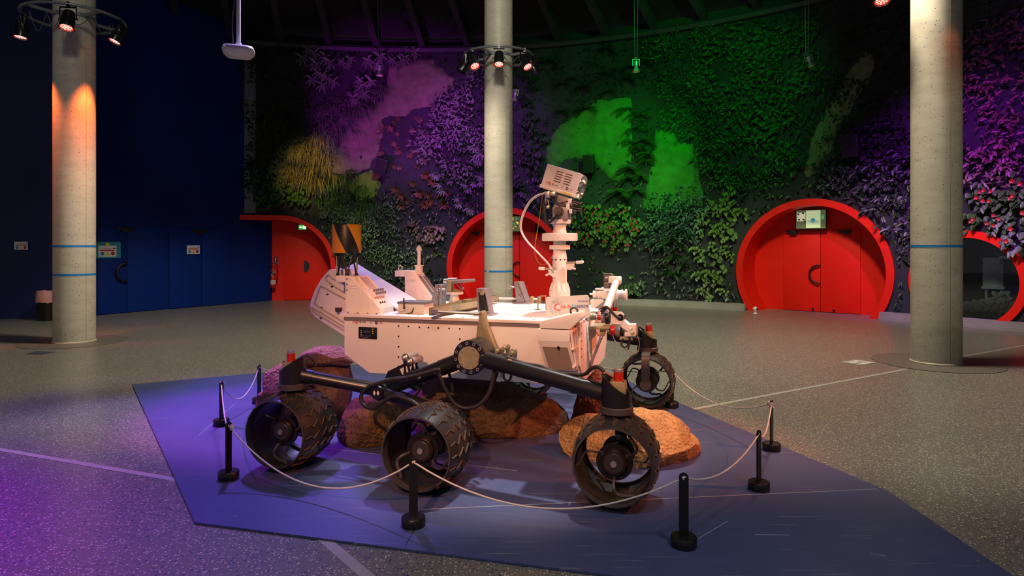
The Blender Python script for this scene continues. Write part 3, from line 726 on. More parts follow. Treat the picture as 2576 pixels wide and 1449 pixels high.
# ---- agency marks (printed on the body and on the camera head)
LOGO_R = mat('logo_orange', '#e0502c', 0.5); LOGO_N = mat('logo_navy', '#283068', 0.5); LOGO_G = mat('logo_grey', '#8a86a0', 0.5); LOGO_W = mat('logo_white', '#e8e4e8', 0.5); LOGO_RED = mat('logo_red', '#d03828', 0.5)
def marks(parent, o, ax, ay, wd):
    """five small printed marks in a row, wd long"""
    o, ax, ay = V(o), V(ax).normalized(), V(ay).normalized(); az = ax.cross(ay); s = wd / 90.0
    P = lambda x, y, k=0.0015: o + ax * x * s + ay * y * s + az * k
    m = MB(); m.ring(P(6, 0), az, 5 * s, 3.4 * s, 0, 0.0015, 20); m.cyl(P(6, 0), P(6, 0) + az * 0.0015, 1.6 * s, seg=12); m.ring(P(-3, 1), az, 3.2 * s, 2.2 * s, 0, 0.0015, 16); m.build('printed_logo', LOGO_R, parent, smooth=0)
    m = MB(); m.prism([P(19 + 3.2 * math.cos(t), 3.2 * math.sin(t)) for t in [0.6 + (2 * PI - 1.2) * k / 16 for k in range(17)]] + [P(19 + 1 + 2.0 * math.cos(t), 2.0 * math.sin(t)) for t in [2 * PI - 0.7 - (2 * PI - 1.4) * k / 12 for k in range(13)]], az * 0.0012); m.build('printed_logo', LOGO_N, parent, smooth=0)
    text('cnes', 6.5 * s, P(24, -2.2, 0), ax, ay, LOGO_N, 'lettering', parent)
    m = MB()
    for k, (x0_, x1_, y) in enumerate(((47, 50, 3), (51, 55, 3), (47, 53, 0.4), (54, 56, 0.4), (47, 52, -2.4))): m.prism([P(x0_, y - 0.6), P(x1_, y - 0.6), P(x1_, y + 0.6), P(x0_, y + 0.6)], az * 0.001)
    m.build('printed_logo', LOGO_G, parent, smooth=0)
    m = MB(); m.cyl(P(67, 0, 0.0), P(67, 0, 0.0015), 5 * s, seg=24); m.build('printed_logo', mat('logo_blue_disc', '#2c2c78', 0.5), parent, smooth=0)
    text('NASA', 3.6 * s, P(67, -1.2, 0.001), ax, ay, LOGO_W, 'lettering', parent, 'CENTER')
    text('JPL', 7 * s, P(78, -2.4, 0), ax, ay, LOGO_RED, 'lettering', parent)
la, lb = RY(892, 807, -BY), RY(966, 810, -BY)
marks(body, V((la.x, -BY - 0.001, la.z - 0.006)), X_, Z_, (lb.x - la.x))

# ---- hooded housing on the near front corner
YH = -0.84
hp = lambda x, y, yy=YH: RY(x, y, yy)
cap = [hp(1357, 826), hp(1433, 829), hp(1465, 800), hp(1459, 785), hp(1357, 809)]
m = MB(); m.prism(cap, (0, 0.18, 0)); m.build('housing_cap', BODYW, rover, bevel=0.006)
bx0, bx1 = hp(1352, 828).x, hp(1433, 829).x; zt_, zm, zb = hp(1352, 828).z, hp(1352, 858).z, hp(1363, 936).z
bx0b, bx1b = hp(1366, 930).x, hp(1441, 937).x
m = MB()
m.hexa([V((bx0, YH, zm)), V((bx1, YH, zm)), V((bx1, -BY, zm)), V((bx0, -BY, zm))], [V((bx0, YH, zt_)), V((bx1, YH, zt_)), V((bx1, -BY, zt_)), V((bx0, -BY, zt_))])
yb = YH + 0.10
lo = [V((bx0b, yb, zb)), V((bx1b, yb, zb)), V((bx1b, -BY, zb)), V((bx0b, -BY, zb))]
m.hexa(lo, [V((bx0, YH + 0.002, zm)), V((bx1, YH + 0.002, zm)), V((bx1, -BY, zm)), V((bx0, -BY, zm))])
hb = m.build('housing', BODYW, rover, bevel=0.004)
fc = lambda u, v, d=0.0: (V((bx0, YH + 0.002, zm)) * (1 - u) + V((bx1, YH + 0.002, zm)) * u) * (1 - v) + (lo[0] * (1 - u) + lo[1] * u) * v + V((0, -d, 0))
m = MB(); m.hexa([fc(0.1, 0.18, 0.001), fc(0.9, 0.18, 0.001), fc(0.93, 0.97, 0.001), fc(0.12, 0.97, 0.001)], [fc(0.1, 0.18, 0.004), fc(0.9, 0.18, 0.004), fc(0.93, 0.97, 0.004), fc(0.12, 0.97, 0.004)])
m.build('recess_panel', mat('warm_grey_panel', '#9a8a7c', 0.5, var=0.08), hb, smooth=0)
pp = fc(0.62, 0.18, 0.006); m = MB(); m.cyl(pp, pp + V((0, -0.012, -0.004)), 0.009, seg=14); m.build('latch', BLACKP, hb)
# ribbed side of the housing
m = MB(); xs = bx1 + 0.001
for yy in (YH + 0.012, -BY - 0.012, (YH - BY) / 2 + 0.02): m.hexa([V((bx1b - 0.002, max(yy, yb) - 0.010, zb + 0.02)), V((bx1b + 0.012, max(yy, yb) - 0.010, zb + 0.02)), V((bx1b + 0.012, max(yy, yb) + 0.010, zb + 0.02)), V((bx1b - 0.002, max(yy, yb) + 0.010, zb + 0.02))],
        [V((xs - 0.002, yy - 0.010, zt_)), V((xs + 0.012, yy - 0.010, zt_)), V((xs + 0.012, yy + 0.010, zt_)), V((xs - 0.002, yy + 0.010, zt_))])
for zz in (zt_ - 0.01, zt_ - 0.13, zt_ - 0.25): m.box((bx1 + 0.008 + (zt_ - zz) * 0.05, (YH - BY) / 2 + 0.01, zz), (0.016, 0.17, 0.014))
m.build('rib_frame', BODYW, hb, bevel=0.002)
p = RY(1444, 783, YH + 0.06); m = MB(); m.torus(p, Y_, 0.024, 0.007, 28, 10); m.build('lifting_eye', DGREY, rover)

# ---- name board on the deck
YS = -0.52
s0, s1, s2, s3 = RY(1373, 747, YS), RY(1481, 742, YS), RY(1487, 797, YS), RY(1380, 803, YS)
SX = (s1 - s0).normalized(); SZ = (s0 - s3); SZ = (SZ - SX * SZ.dot(SX)).normalized(); SW = (s1 - s0).length; SH = (s0 - s3).length
rr = 0.018; oc = []
for cx_, cy_, a_ in ((SW - rr, SH - rr, 0), (rr, SH - rr, 90), (rr, rr, 180), (SW - rr, rr, 270)):
    for k in range(6): t = math.radians(a_ + k * 18); oc.append((cx_ + rr * math.cos(t), cy_ + rr * math.sin(t)))
so = s0 - SZ * SH
m = MB(); m.plate(oc, [], so, SX, SZ, 0.008); board = m.build('name_board', WHITE, rover); board['label'] = 'white board lettered Cité de l\'espace Toulouse'
SN = SX.cross(SZ)
C_RED = mat('ink_crimson', '#d8484c', 0.5); C_RD2 = mat('ink_red', '#d04028', 0.5); C_ORG = mat('ink_orange', '#e06a20', 0.5); C_SKY = mat('ink_sky', '#38a0d8', 0.5); C_BLU = mat('ink_blue', '#2c48a8', 0.5)
sp = lambda u, v, k=0.0045: so + SX * (u * SW) + SZ * (v * SH) + SN * k
sz = SW * 0.122
text('C', SW * 0.24, sp(0.175, 0.37), SX, SZ, C_RED, 'lettering', board)
text('ité', sz, sp(0.33, 0.455), SX, SZ, C_RD2, 'lettering', board)
text('de', sz, sp(0.475, 0.455), SX, SZ, C_ORG, 'lettering', board)
text("l'e", sz, sp(0.60, 0.465), SX, SZ, C_SKY, 'lettering', board)
text('space', sz, sp(0.705, 0.47), SX, SZ, C_BLU, 'lettering', board)
text('TOULOUSE', SW * 0.048, sp(0.74, 0.71), SX, SZ, C_BLU, 'lettering', board)
m = MB(); r2 = random.Random(3)
for k in range(110):
    t = r2.uniform(0.6, 2 * PI - 0.5); q = 0.115 + 0.09 * r2.random() ** 1.3
    c0 = sp(0.26, 0.53, 0.004) + SX * math.cos(t) * q * SW + SZ * math.sin(t) * q * SW
    if 0.02 * SW < (c0 - so).dot(SX) < 0.98 * SW and 0.03 * SH < (c0 - so).dot(SZ) < 0.97 * SH: m.cyl(c0, c0 + SN * 0.001, 0.0011 + 0.0008 * r2.random(), seg=6)
m.build('dot_pattern', LOGO_N, board, smooth=0)
for u in (0.03, 0.9):
    q = so + SX * SW * u; m = MB(); m.cyl((q.x, q.y + 0.02, DZ), (q.x, q.y + 0.02, q.z + 0.03), 0.008, seg=12); m.build('board_stand', GRAYB, board)

# ---- antenna tower with striped drum
YT = -0.60
tw = lambda x, y, yy=YT: RY(x, y, yy)
near = [tw(869, 790), tw(955, 791), tw(955, 777), tw(887, 695), tw(868, 694)]
for q in near[:2]: q.z = DZ
ty = 0.235
m = MB(); m.prism(near, (0, ty, 0)); tower = m.build('antenna_tower', BODYW, rover, bevel=0.004)
# sunken pockets on the near face and rims
def rim(pts, par, y=YT, r=0.004): m = MB(); P = [tw(*q, yy=y - 0.001) for q in pts]; m.tube(P + [P[0]], r, 6, sm=0); return m.build('panel_rim', BODYW, par)
rim(((872, 723), (904, 726), (907, 787), (872, 787)), tower); rim(((911, 728), (931, 752), (933, 788), (911, 787)), tower); rim(((872, 700), (885, 701), (898, 719), (872, 719)), tower)
for q in ((873, 702), (873, 715), (873, 730), (876, 786), (900, 787), (925, 788), (948, 789)): bolt(tower, tw(*q), -Y_, 0.006, 0.006, GRAYB)
# rectangular hollow at the top of the slope
sl0, sl1 = near[3], near[2]; sd = (sl1 - sl0)
nrm = V((-sd.z, 0, sd.x)).normalized(); nrm = nrm if nrm.z > 0 else -nrm
slp = lambda u, v, k=0.0: sl0 + sd * u + V((0, ty * v, 0)) + nrm * k
m = MB(); m.hexa([slp(0.05, 0.3, 0.0005), slp(0.42, 0.3, 0.0005), slp(0.42, 0.85, 0.0005), slp(0.05, 0.85, 0.0005)], [slp(0.05, 0.3, 0.002), slp(0.42, 0.3, 0.002), slp(0.42, 0.85, 0.002), slp(0.05, 0.85, 0.002)]); m.build('pocket', mat('pocket_cream', '#c8b49a', 0.6), tower, smooth=0)
m = MB()
for a in ((0.03, 0.44, 0.24, 0.30), (0.03, 0.44, 0.85, 0.91)): m.hexa([slp(a[0], a[2]), slp(a[1], a[2]), slp(a[1], a[3]), slp(a[0], a[3])], [slp(a[0], a[2], 0.012), slp(a[1], a[2], 0.012), slp(a[1], a[3], 0.012), slp(a[0], a[3], 0.012)])
m.build('pocket_rim', BODYW, tower, bevel=0.002)
# bank of round sockets, and a clamp of three dark holes
m = MB(); m.hexa([slp(0.5, 0.2), slp(0.68, 0.2), slp(0.68, 0.95), slp(0.5, 0.95)], [slp(0.5, 0.2, 0.03), slp(0.68, 0.2, 0.03), slp(0.68, 0.95, 0.03), slp(0.5, 0.95, 0.03)])
sk = m.build('socket_bank', BODYW, tower, bevel=0.004)
for i in range(5):
    for u in (0.545, 0.635):
        p = slp(u, 0.27 + i * 0.15, 0.03); m = MB(); m.ring(p, nrm, 0.011, 0.007, 0, 0.01, 14); m.cyl(p, p + nrm * 0.006, 0.007, seg=12); m.build('socket', GRAYB, sk)
for v in (0.35, 0.5, 0.65): p = slp(0.84, v, 0.0); MB().cyl(p, p + nrm * 0.004, 0.009, seg=12).build('hole', BLACKP, tower)
# shelf behind the tower head
a_, b_ = tw(845, 693), tw(868, 710)
m = MB(); m.box(((a_.x + b_.x) / 2, YT + ty / 2, (a_.z + b_.z) / 2), (b_.x - a_.x, ty, (a_.z - b_.z))); m.build('tower_shelf', BODYW, tower, bevel=0.004)
# drum on its truss
yd = YT + ty * 0.5
dc0, dc1 = RY(872, 636, yd), RY(872, 565, yd); zd0, zd1 = dc0.z, dc1.z; dcx = dc0.x
drr = (RY(904, 600, yd) - RY(840, 600, yd)).length / 2
def stripe_mat():
    m = bpy.data.materials.new('orange_black_spiral'); m.use_nodes = True; nt = m.node_tree; b = nt.nodes['Principled BSDF']
    tc = nd(nt, 'ShaderNodeTexCoord'); sx = nd(nt, 'ShaderNodeSeparateXYZ'); nt.links.new(tc.outputs['Object'], sx.inputs[0])
    at2 = nd(nt, 'ShaderNodeMath', operation='ARCTAN2'); nt.links.new(sx.outputs[1], at2.inputs[0]); nt.links.new(sx.outputs[0], at2.inputs[1])
    k1 = nd(nt, 'ShaderNodeMath', operation='MULTIPLY'); k1.inputs[1].default_value = 1.0 / PI; nt.links.new(at2.outputs[0], k1.inputs[0])
    k2 = nd(nt, 'ShaderNodeMath', operation='MULTIPLY'); k2.inputs[1].default_value = 1.417; nt.links.new(sx.outputs[2], k2.inputs[0])
    ad = nd(nt, 'ShaderNodeMath', operation='ADD'); nt.links.new(k1.outputs[0], ad.inputs[0]); nt.links.new(k2.outputs[0], ad.inputs[1])
    of = nd(nt, 'ShaderNodeMath', operation='ADD'); of.inputs[1].default_value = 2.337; nt.links.new(ad.outputs[0], of.inputs[0])
    fr = nd(nt, 'ShaderNodeMath', operation='FRACT'); nt.links.new(of.outputs[0], fr.inputs[0])
    lt = nd(nt, 'ShaderNodeMath', operation='LESS_THAN'); lt.inputs[1].default_value = 0.34; nt.links.new(fr.outputs[0], lt.inputs[0])
    mx = nd(nt, 'ShaderNodeMix', data_type='RGBA'); nt.links.new(lt.outputs[0], mx.inputs[0]); mx.inputs[6].default_value = lin('#d08a1c'); mx.inputs[7].default_value = lin('#141416')
    nt.links.new(mx.outputs[2], b.inputs['Base Color']); b.inputs['Roughness'].default_value = 0.4
    return m
m = MB(); m.lathe((0, 0, 0), Z_, [(drr * 0.98, 0), (drr, 0.012), (drr, zd1 - zd0 - 0.008), (drr * 0.97, zd1 - zd0)], 48)
drum = m.build('antenna_drum', stripe_mat(), rover, loc=V((dcx, yd, zd0)))
zt0 = near[4].z
m = MB(); N = 6
for k in range(N):
    t0, t1 = 2 * PI * k / N, 2 * PI * (k + 0.5) / N; t2 = 2 * PI * (k - 0.5) / N
    q = lambda t, r, z: V((dcx + 0.004 + r * math.cos(t), yd + r * math.sin(t), z))
    for t in (t1, t2): m.cyl(q(t0, drr * 0.72, zt0 + 0.008), q(t, drr * 0.72, zd0 - 0.01), 0.0065, seg=8)
    m.cyl(q(t0, drr * 0.72, zt0), q(t0, drr * 0.72, zt0 + 0.014), 0.014, seg=10); m.cyl(q(t1, drr * 0.72, zd0 - 0.016), q(t1, drr * 0.72, zd0), 0.012, seg=10)
m.build('truss', BLK, rover)

# ---- power unit at the rear
YP = -0.38
pw = lambda x, y, yy=YP: RY(x, y, yy)
outl = [pw(828, 678), pw(806, 703), pw(790, 733), pw(781, 758), pw(779, 772), pw(782, 786), pw(792, 798), pw(870, 848), pw(905, 800), pw(905, 705), pw(880, 676)]
m = MB(); m.prism(outl, (0, 0.06, 0)); pu = m.build('power_unit_panel', BODYW, rover, bevel=0.008)
far_outl = [V((p.x, p.y + 0.06, p.z)) for p in outl]
cx0 = sum((p for p in outl), V()) / len(outl)
m = MB(); m.prism([cx0 + (p - cx0) * 0.93 + V((-0.01, 0.06, -0.012)) for p in outl], (0, 0.12, 0)); m.build('power_unit_body', BODYW, rover, bevel=0.012)
PIPE = mat('polished_coolant_pipe', '#cfc2b8', 0.3, metal=0.35)
for pts in (((868, 717), (836, 700), (826, 692), (820, 698), (822, 706), (850, 726), (868, 737)),
            ((868, 752), (812, 722), (804, 724), (795, 748), (792, 760), (796, 768), (868, 812)),
            ((868, 832), (792, 786), (786, 780), (785, 777), (789, 776), (868, 823))):
    m = MB(); m.tube([pw(*q, yy=YP - 0.008) for q in pts], 0.006, 8, sm=6); m.build('coolant_pipe', PIPE, pu)
for q in ((836, 721), (810, 774), (808, 786), (808, 800), (825, 740)): p = pw(*q); MB().box(p + V((0, -0.006, 0)), (0.014, 0.012, 0.010)).build('pipe_clip', BOLT, pu)
p = pw(855, 780); m = MB(); m.cyl(p, p + V((0.0, -0.05, 0.0)), 0.014, seg=14); m.box(p + V((0, -0.02, 0.012)), (0.05, 0.03, 0.02)); m.build('coupling', DGREY, pu, bevel=0.002)
# sloping heat shield
q0, q1, q2, q3 = RY(846, 693, YP + 0.03), RY(1000, 779, YP + 0.03), RY(1046, 757, 0.22), RY(892, 663, 0.22)
m = MB(); nn = (q1 - q0).cross(q3 - q0).normalized(); m.prism([q0, q1, q2, q3], nn * 0.012); m.build('heat_shield', BODYW, rover)
f0, f1, f2, f3 = pw(845, 667, -0.30), pw(858, 676, -0.30), pw(858, 694, -0.30), pw(843, 690, -0.30)
m = MB(); m.prism([f0, f1, f2, f3], (0, 0.01, 0)); m.build('fin', BODYW, rover)

# ---- second tower with rod antenna
YF = 0.36
fw = lambda x, y, yy=YF: RY(x, y, yy)
pt = [fw(1018, 764), fw(1092, 764), fw(1090, 757), fw(1036, 682), fw(1018, 682)]
for q in pt[:2]: q.z = DZ
if pt[2].z < DZ: pt[2].z = DZ + 0.01
m = MB(); m.prism(pt, (0, 0.22, 0)); tw2 = m.build('rear_tower', BODYW, rover, bevel=0.004)
a_, b_ = fw(993, 681), fw(1018, 696); m = MB(); m.box(((a_.x + b_.x) / 2, YF + 0.11, (a_.z + b_.z) / 2), (b_.x - a_.x, 0.22, a_.z - b_.z)); m.build('tower_shelf', BODYW, tw2, bevel=0.004)
p = fw(1007, 674, YF + 0.08); m = MB(); m.torus(p, Y_, 0.02, 0.006, 24, 8); m.build('lifting_eye', SILV, tw2)
m = MB(); d2 = pt[2] - pt[3]; nr2 = V((-d2.z, 0, d2.x)).normalized(); nr2 = nr2 if nr2.z > 0 else -nr2
for k in (0.35, 0.75):
    e0 = pt[3] + d2 * 0.2 + V((0, 0.22 * k, 0)); e1 = pt[3] + d2 * 0.98 + V((0, 0.22 * k, 0)); m.bar(e0 + nr2 * 0.004, e1 + nr2 * 0.004, 0.045, 0.012, Y_)
m.build('slope_rail', GRAYB, tw2)
for pts in (((1020, 704), (1034, 704), (1043, 706), (1020, 706)), ((1021, 710), (1044, 710), (1046, 758), (1021, 758)), ((1049, 716), (1066, 738), (1067, 758), (1049, 758))):
    m = MB(); P = [fw(*q, yy=YF - 0.002) for q in pts]; m.tube(P + [P[0]], 0.004, 6, sm=0); m.build('panel_rim', BODYW, tw2)
yr = YF + 0.11
g = lambda x, y: RY(x, y, yr)
xr = g(1054, 660).x
m = MB(); m.box((xr, yr, (g(1054, 690).z + g(1054, 668).z) / 2), (0.055, 0.055, g(1054, 668).z - g(1054, 690).z)); m.box((xr, yr, g(1054, 668).z), (0.07, 0.07, 0.008)); m.build('rod_base', BODYW, rover, bevel=0.003)
m = MB(); r0 = (g(1058, 650).x - g(1050, 650).x) / 2; zz = lambda y: g(1054, y).z
m.lathe((xr, yr, 0), Z_, [(r0, zz(668)), (r0, zz(631)), (r0 * 1.6, zz(630)), (r0 * 1.6, zz(624)), (r0 * 0.5, zz(618)), (0, zz(616.5))], 20); m.build('rod_antenna', BODYW, rover)

# ---- high gain antenna on a stand
ya = 0.42
h = lambda x, y: RY(x, y, ya)
c = h(1143, 750); r_ = lambda a, b: (h(b, 720).x - h(a, 720).x) / 2
m = MB(); m.lathe((c.x, ya, 0), Z_, [(r_(1130, 1156) * 1.1, DZ), (r_(1134, 1152), h(1143, 742).z), (r_(1134, 1152), h(1143, 741).z), (r_(1122, 1164), h(1143, 740).z), (r_(1122, 1164), h(1143, 734).z), (0.02, h(1143, 734).z)], 28); hg = m.build('antenna_stand', BODYW, rover)
m = MB(); p = h(1132, 733); m.box((h(1132, 720).x, ya, (h(1132, 734).z + h(1132, 706).z) / 2), (0.05, 0.06, h(1132, 706).z - h(1132, 734).z)); m.hexa([h(1126, 734), h(1158, 736), h(1158, 733), h(1140, 728)], [q + V((0, 0.06, 0)) for q in (h(1126, 734), h(1158, 736), h(1158, 733), h(1140, 728))]); m.build('gimbal_bracket', GOLD, rover, bevel=0.003)
m = MB(); m.cyl(h(1117, 707), h(1130, 707), 0.022, seg=18); m.cyl(h(1128, 705), h(1150, 704), 0.02, seg=18); m.build('gimbal_motor', SILV, rover)
hx0, hx1, hz = h(1140, 706).x, h(1196, 708).x, h(1170, 710).z
hc = V(((hx0 + hx1) / 2, ya, hz)); hrx = (hx1 - hx0) / 2
m = MB(); m.prism([hc + V((hrx * math.cos(t), 0.15 * math.sin(t), 0.006 * math.cos(t))) for t in [PI * k / 3 for k in range(6)]], (0, 0, 0.024)); m.build('antenna_plate', GRAYB, rover, bevel=0.003)
m = MB(); m.tube([h(1147, 713), h(1160, 727), h(1165, 727), h(1158, 714)], 0.004, 6, sm=4); m.sphere(h(1165, 723), 0.010, 10); m.build('wire_feed', SILV, rover)
m = MB(); m.tube([h(1121, 736), h(1119, 750), h(1121, 765)], 0.006, 8); m.build('cable', RUB, rover)

# ---- grey deck brackets
def bracket(px, top, yb, wd, name='deck_bracket', hollow=False):
    """leaning trapezoid post: px = (x bottom-left, x bottom-right, y foot, x top-left, x top-right, y top)"""
    b = RZ((px[0] + px[1]) / 2, px[2], DZ + 0.005); y = b.y
    q = [RY(px[0], px[2], y), RY(px[1], px[2], y), RY(px[4], px[5], y), RY(px[3], px[5], y)]
    q[0].z = q[1].z = DZ + 0.012
    m = MB(); th = wd
    m.prism(q, (0, th, 0)); m.box(((q[0].x + q[1].x) / 2, y + th / 2, DZ + 0.008), (q[1].x - q[0].x + 0.05, th + 0.05, 0.014))
    o = m.build(name, GRAYB, rover, bevel=0.003)
    mid = (q[0] + q[1]) / 2 * 0.62 + (q[2] + q[3]) / 2 * 0.38
    for dx, dz in ((-0.012, 0), (0.012, 0.008), (0.004, -0.014)): bolt(o, V((mid.x + dx, y, mid.z + dz)), -Y_, 0.005, 0.003)
    m = MB(); m.tube([V((p.x, y - 0.002, p.z)) for p in (q[0] * 0.25 + q[1] * 0.75, mid + V((0.02, 0, 0)), (q[3] + q[2]) / 2)], 0.003, 6, sm=4); m.build('edge_rib', DGREY, o)
    return o, q, y
oA, qA, yA = bracket((1081, 1110, 772, 1095, 1113, 716), 0, 0, 0.10)
oC, qC, yC = bracket((1299, 1329, 764, 1293, 1311, 709), 0, 0, 0.10)
oB, qB, yB = bracket((1202, 1233, 793, 1198, 1221, 726), 0, 0, 0.10)
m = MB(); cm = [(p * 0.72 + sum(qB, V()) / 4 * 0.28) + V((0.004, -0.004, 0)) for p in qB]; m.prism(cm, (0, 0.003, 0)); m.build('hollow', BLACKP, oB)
p = RY(1212, 738, yB - 0.02); m = MB(); m.cyl(p, p + V((0, 0.03, 0)), 0.016, seg=18); m.build('roller', GOLD, oB)
for q, (yy, o) in (((1112, 728), (yA, oA)), ((1291, 722), (yC, oC))):
    p = RY(q[0], q[1], yy); m = MB(); m.cyl(p + V((0.02, 0.02, 0)), p + V((-0.015, -0.005, 0.0)), 0.009, seg=12); m.torus(p + V((-0.03, -0.01, 0)), Y_, 0.012, 0.004, 16, 8); m.build('pin', SILV, o)

# ---- differential bar across the deck with its two rods
zd = DZ + 0.055
dl, dr = RZ(1085, 783, zd), RZ(1250, 748, zd)
dd = (dr - dl).normalized(); dn = V((-dd.y, dd.x, 0)); mid = (dl + dr) / 2
outl = [dl - dn * 0.02, dl + dd * 0.1 - dn * 0.028, mid - dn * 0.09, dr - dd * 0.1 - dn * 0.028, dr - dn * 0.02, dr + dn * 0.02, dr - dd * 0.1 + dn * 0.028, mid + dn * 0.09, dl + dd * 0.1 + dn * 0.028, dl + dn * 0.02]
outl = [V((p.x, p.y, DZ + 0.024)) for p in outl]
m = MB(); m.prism(outl, (0, 0, 0.008))
for i in range(len(outl)):
    a_, b_ = outl[i], outl[(i + 1) % len(outl)]; m.prism([a_, b_, b_ + V((0, 0, 0.055)), a_ + V((0, 0, 0.055))], (b_ - a_).cross(Z_).normalized() * -0.006)
m.cyl((mid.x, mid.y, DZ), (mid.x, mid.y, DZ + 0.09), 0.035, seg=20)
dbar = m.build('differential_bar', GOLD, rover, smooth=30)
m = MB(); r0_, r1_ = RY(1095, 784, dl.y), RY(1207, 789, -0.665); m.cyl(r0_, r1_, 0.011, seg=14); m.box(r0_, (0.05, 0.035, 0.03)); m.cyl(r1_ - (r1_ - r0_) * 0.06, r1_, 0.014, seg=12); m.build('link_rod', ALU, rover)
e0, e1 = RY(1250, 751, dr.y), RY(1352, 753, 0.70); m = MB(); m.cyl(e0, e1, 0.013, seg=14); m.build('link_rod', SILV, rover)
# deck handle between the bracket and the board
m = MB(); yk = RZ(1352, 780, DZ).y; m.tube([RY(1353, 780, yk), RY(1354, 746, yk), RY(1361, 745, yk), RY(1373, 744, yk), RY(1374, 780, yk)], 0.006, 8, sm=0); m.box(RY(1352, 779, yk), (0.05, 0.03, 0.012)); m.build('deck_handle', GOLD, rover)
m = MB(); yk2 = 0.70; m.prism([RY(1347, 766, yk2), RY(1360, 766, yk2), RY(1360, 750, yk2), RY(1356, 746, yk2), RY(1350, 748, yk2)], (0, 0.03, 0)); m.build('clevis', GOLD, rover)

# ---- small grey electronics box with stub aerial
yb0 = RZ(1040, 791, DZ).y
e = [RY(1001, 790, yb0), RY(1067, 791, yb0)]
zt_e = RY(1040, 765, yb0).z
m = MB(); m.box(((e[0].x + e[1].x) / 2, yb0 + 0.09, (DZ + zt_e) / 2 + 0.004), (e[1].x - e[0].x, 0.18, zt_e - DZ)); rbx = m.build('radio_box', mat('cream_plastic', '#d6cfbc', 0.5), rover, bevel=0.004)
m = MB(); m.box(((e[0].x + e[1].x) / 2, yb0 + 0.09, zt_e + 0.008), (e[1].x - e[0].x + 0.012, 0.19, 0.018)); m.build('lid', mat('grey_lid', '#6c7078', 0.4), rbx, bevel=0.004)
p = RY(1016, 774, yb0 - 0.012); m = MB(); m.cyl(p, RY(1016, 749, yb0 - 0.012), 0.006, seg=10); m.cyl(p + V((0, 0, -0.006)), p + V((0, 0.02, -0.006)), 0.008, seg=10); m.build('aerial', DGREY, rbx)
m = MB(); m.tube([RY(1028, 775, yb0 - 0.006), RY(1014, 780, yb0 - 0.02), RY(997, 782, yb0 - 0.02), RY(998, 775, yb0 + 0.0)], 0.004, 6); m.build('cable', WCAB, rbx)
m = MB(); m.tube([RY(1040, 775, yb0 - 0.004), RY(1035, 786, yb0 - 0.02), RY(1020, 791, yb0 - 0.015)], 0.004, 6); m.build('cable', RUB, rbx)

# ---- mast
MX, MY = 0.565, 0.055
mz = lambda y: RY(1408, y, MY).z
mr = lambda wpx: wpx / 2 * (RY(1418, 600, MY) - RY(1398, 600, MY)).length / 20
MX = RY(1408, 600, MY).x
m = MB(); m.lathe((MX, MY, 0), Z_, [(mr(50), DZ), (mr(46), mz(752)), (mr(42), mz(744))], 28); m.build('mast_foot', GRAYB, rover)
m = MB()
m.lathe((MX, MY, 0), Z_, [(mr(40), mz(746)), (mr(51), mz(744)), (mr(52), mz(742)), (mr(52), mz(731)), (mr(48), mz(729)), (mr(46), mz(727)), (mr(36), mz(709)), (mr(35), mz(707)), (mr(36), mz(650)), (mr(35), mz(646)), (mr(33), mz(640)), (mr(31), mz(630)), (mr(31), mz(628)), (mr(51), mz(627)), (mr(51), mz(617)), (mr(32), mz(616)), (mr(31), mz(607)), (mr(37), mz(605.5))], 48)
mast = m.build('mast', BODYW, rover)
m = MB(); m.lathe((MX, MY, 0), Z_, [(mr(30), mz(606)), (mr(86), mz(606)), (mr(88), mz(603)), (mr(88), mz(589)), (mr(85), mz(587)), (mr(30), mz(587))], 64); m.build('mast_disc', BODYW, rover, smooth=30)
m = MB(); m.lathe((MX, MY, 0), Z_, [(mr(30), mz(588)), (mr(34), mz(585)), (mr(33), mz(580)), (mr(31), mz(579)), (mr(32), mz(568)), (mr(36), mz(567)), (mr(36), mz(563)), (mr(54), mz(562.5)), (mr(54), mz(553)), (mr(40), mz(552.5))], 48); neck = m.build('mast_neck', BODYW, rover, smooth=30)
m = MB()
for k in range(12):
    t = 2 * PI * k / 12; a0_ = V((MX + mr(37) * math.cos(t), MY + mr(37) * math.sin(t), mz(711))); a1_ = V((MX + mr(49) * math.cos(t), MY + mr(49) * math.sin(t), mz(729))); m.bar(a0_, a1_, 0.008, 0.012, (-math.sin(t), math.cos(t), 0))
m.build('mast_rib', BODYW, mast)
for k in range(10): t = 2 * PI * k / 10; d_ = V((math.cos(t), math.sin(t), 0)); bolt(mast, V((MX, MY, mz(653))) + d_ * (mr(36) - 0.001), d_, 0.006, 0.003)
# clamps with pointers on the mast
def clamp(s, q):
    m = MB(); yy = MY - 0.075; g_ = lambda x, y: RY(x, y, yy)
    m.cyl(g_(*q[0]), g_(*q[1]), 0.013, seg=14); m.sphere(g_(*q[1]), 0.013, 12); ob = m.build('pointer', BODYW, rover)
    m = MB(); m.prism([g_(*p) for p in q[2]], (0, 0.03, 0)); m.build('clamp_plate', BODYW, ob, bevel=0.002)
    m = MB(); m.cyl(g_(*q[3]), g_(*q[4]), 0.009, seg=12); m.build('clamp_screw', WHITE, ob)
    m = MB(); m.cyl(g_(*q[5]), g_(*q[0]), 0.008, seg=12); m.build('pointer_rod', GOLD, ob)
clamp(1, ((1450, 660), (1465, 659), ((1424, 662), (1444, 662), (1444, 672), (1436, 679), (1424, 678)), (1438, 673), (1448, 677), (1424, 661)))
clamp(-1, ((1370, 676), (1358, 675), ((1378, 679), (1396, 678), (1398, 699), (1390, 697), (1382, 691)), (1384, 687), (1373, 693), (1398, 676)))
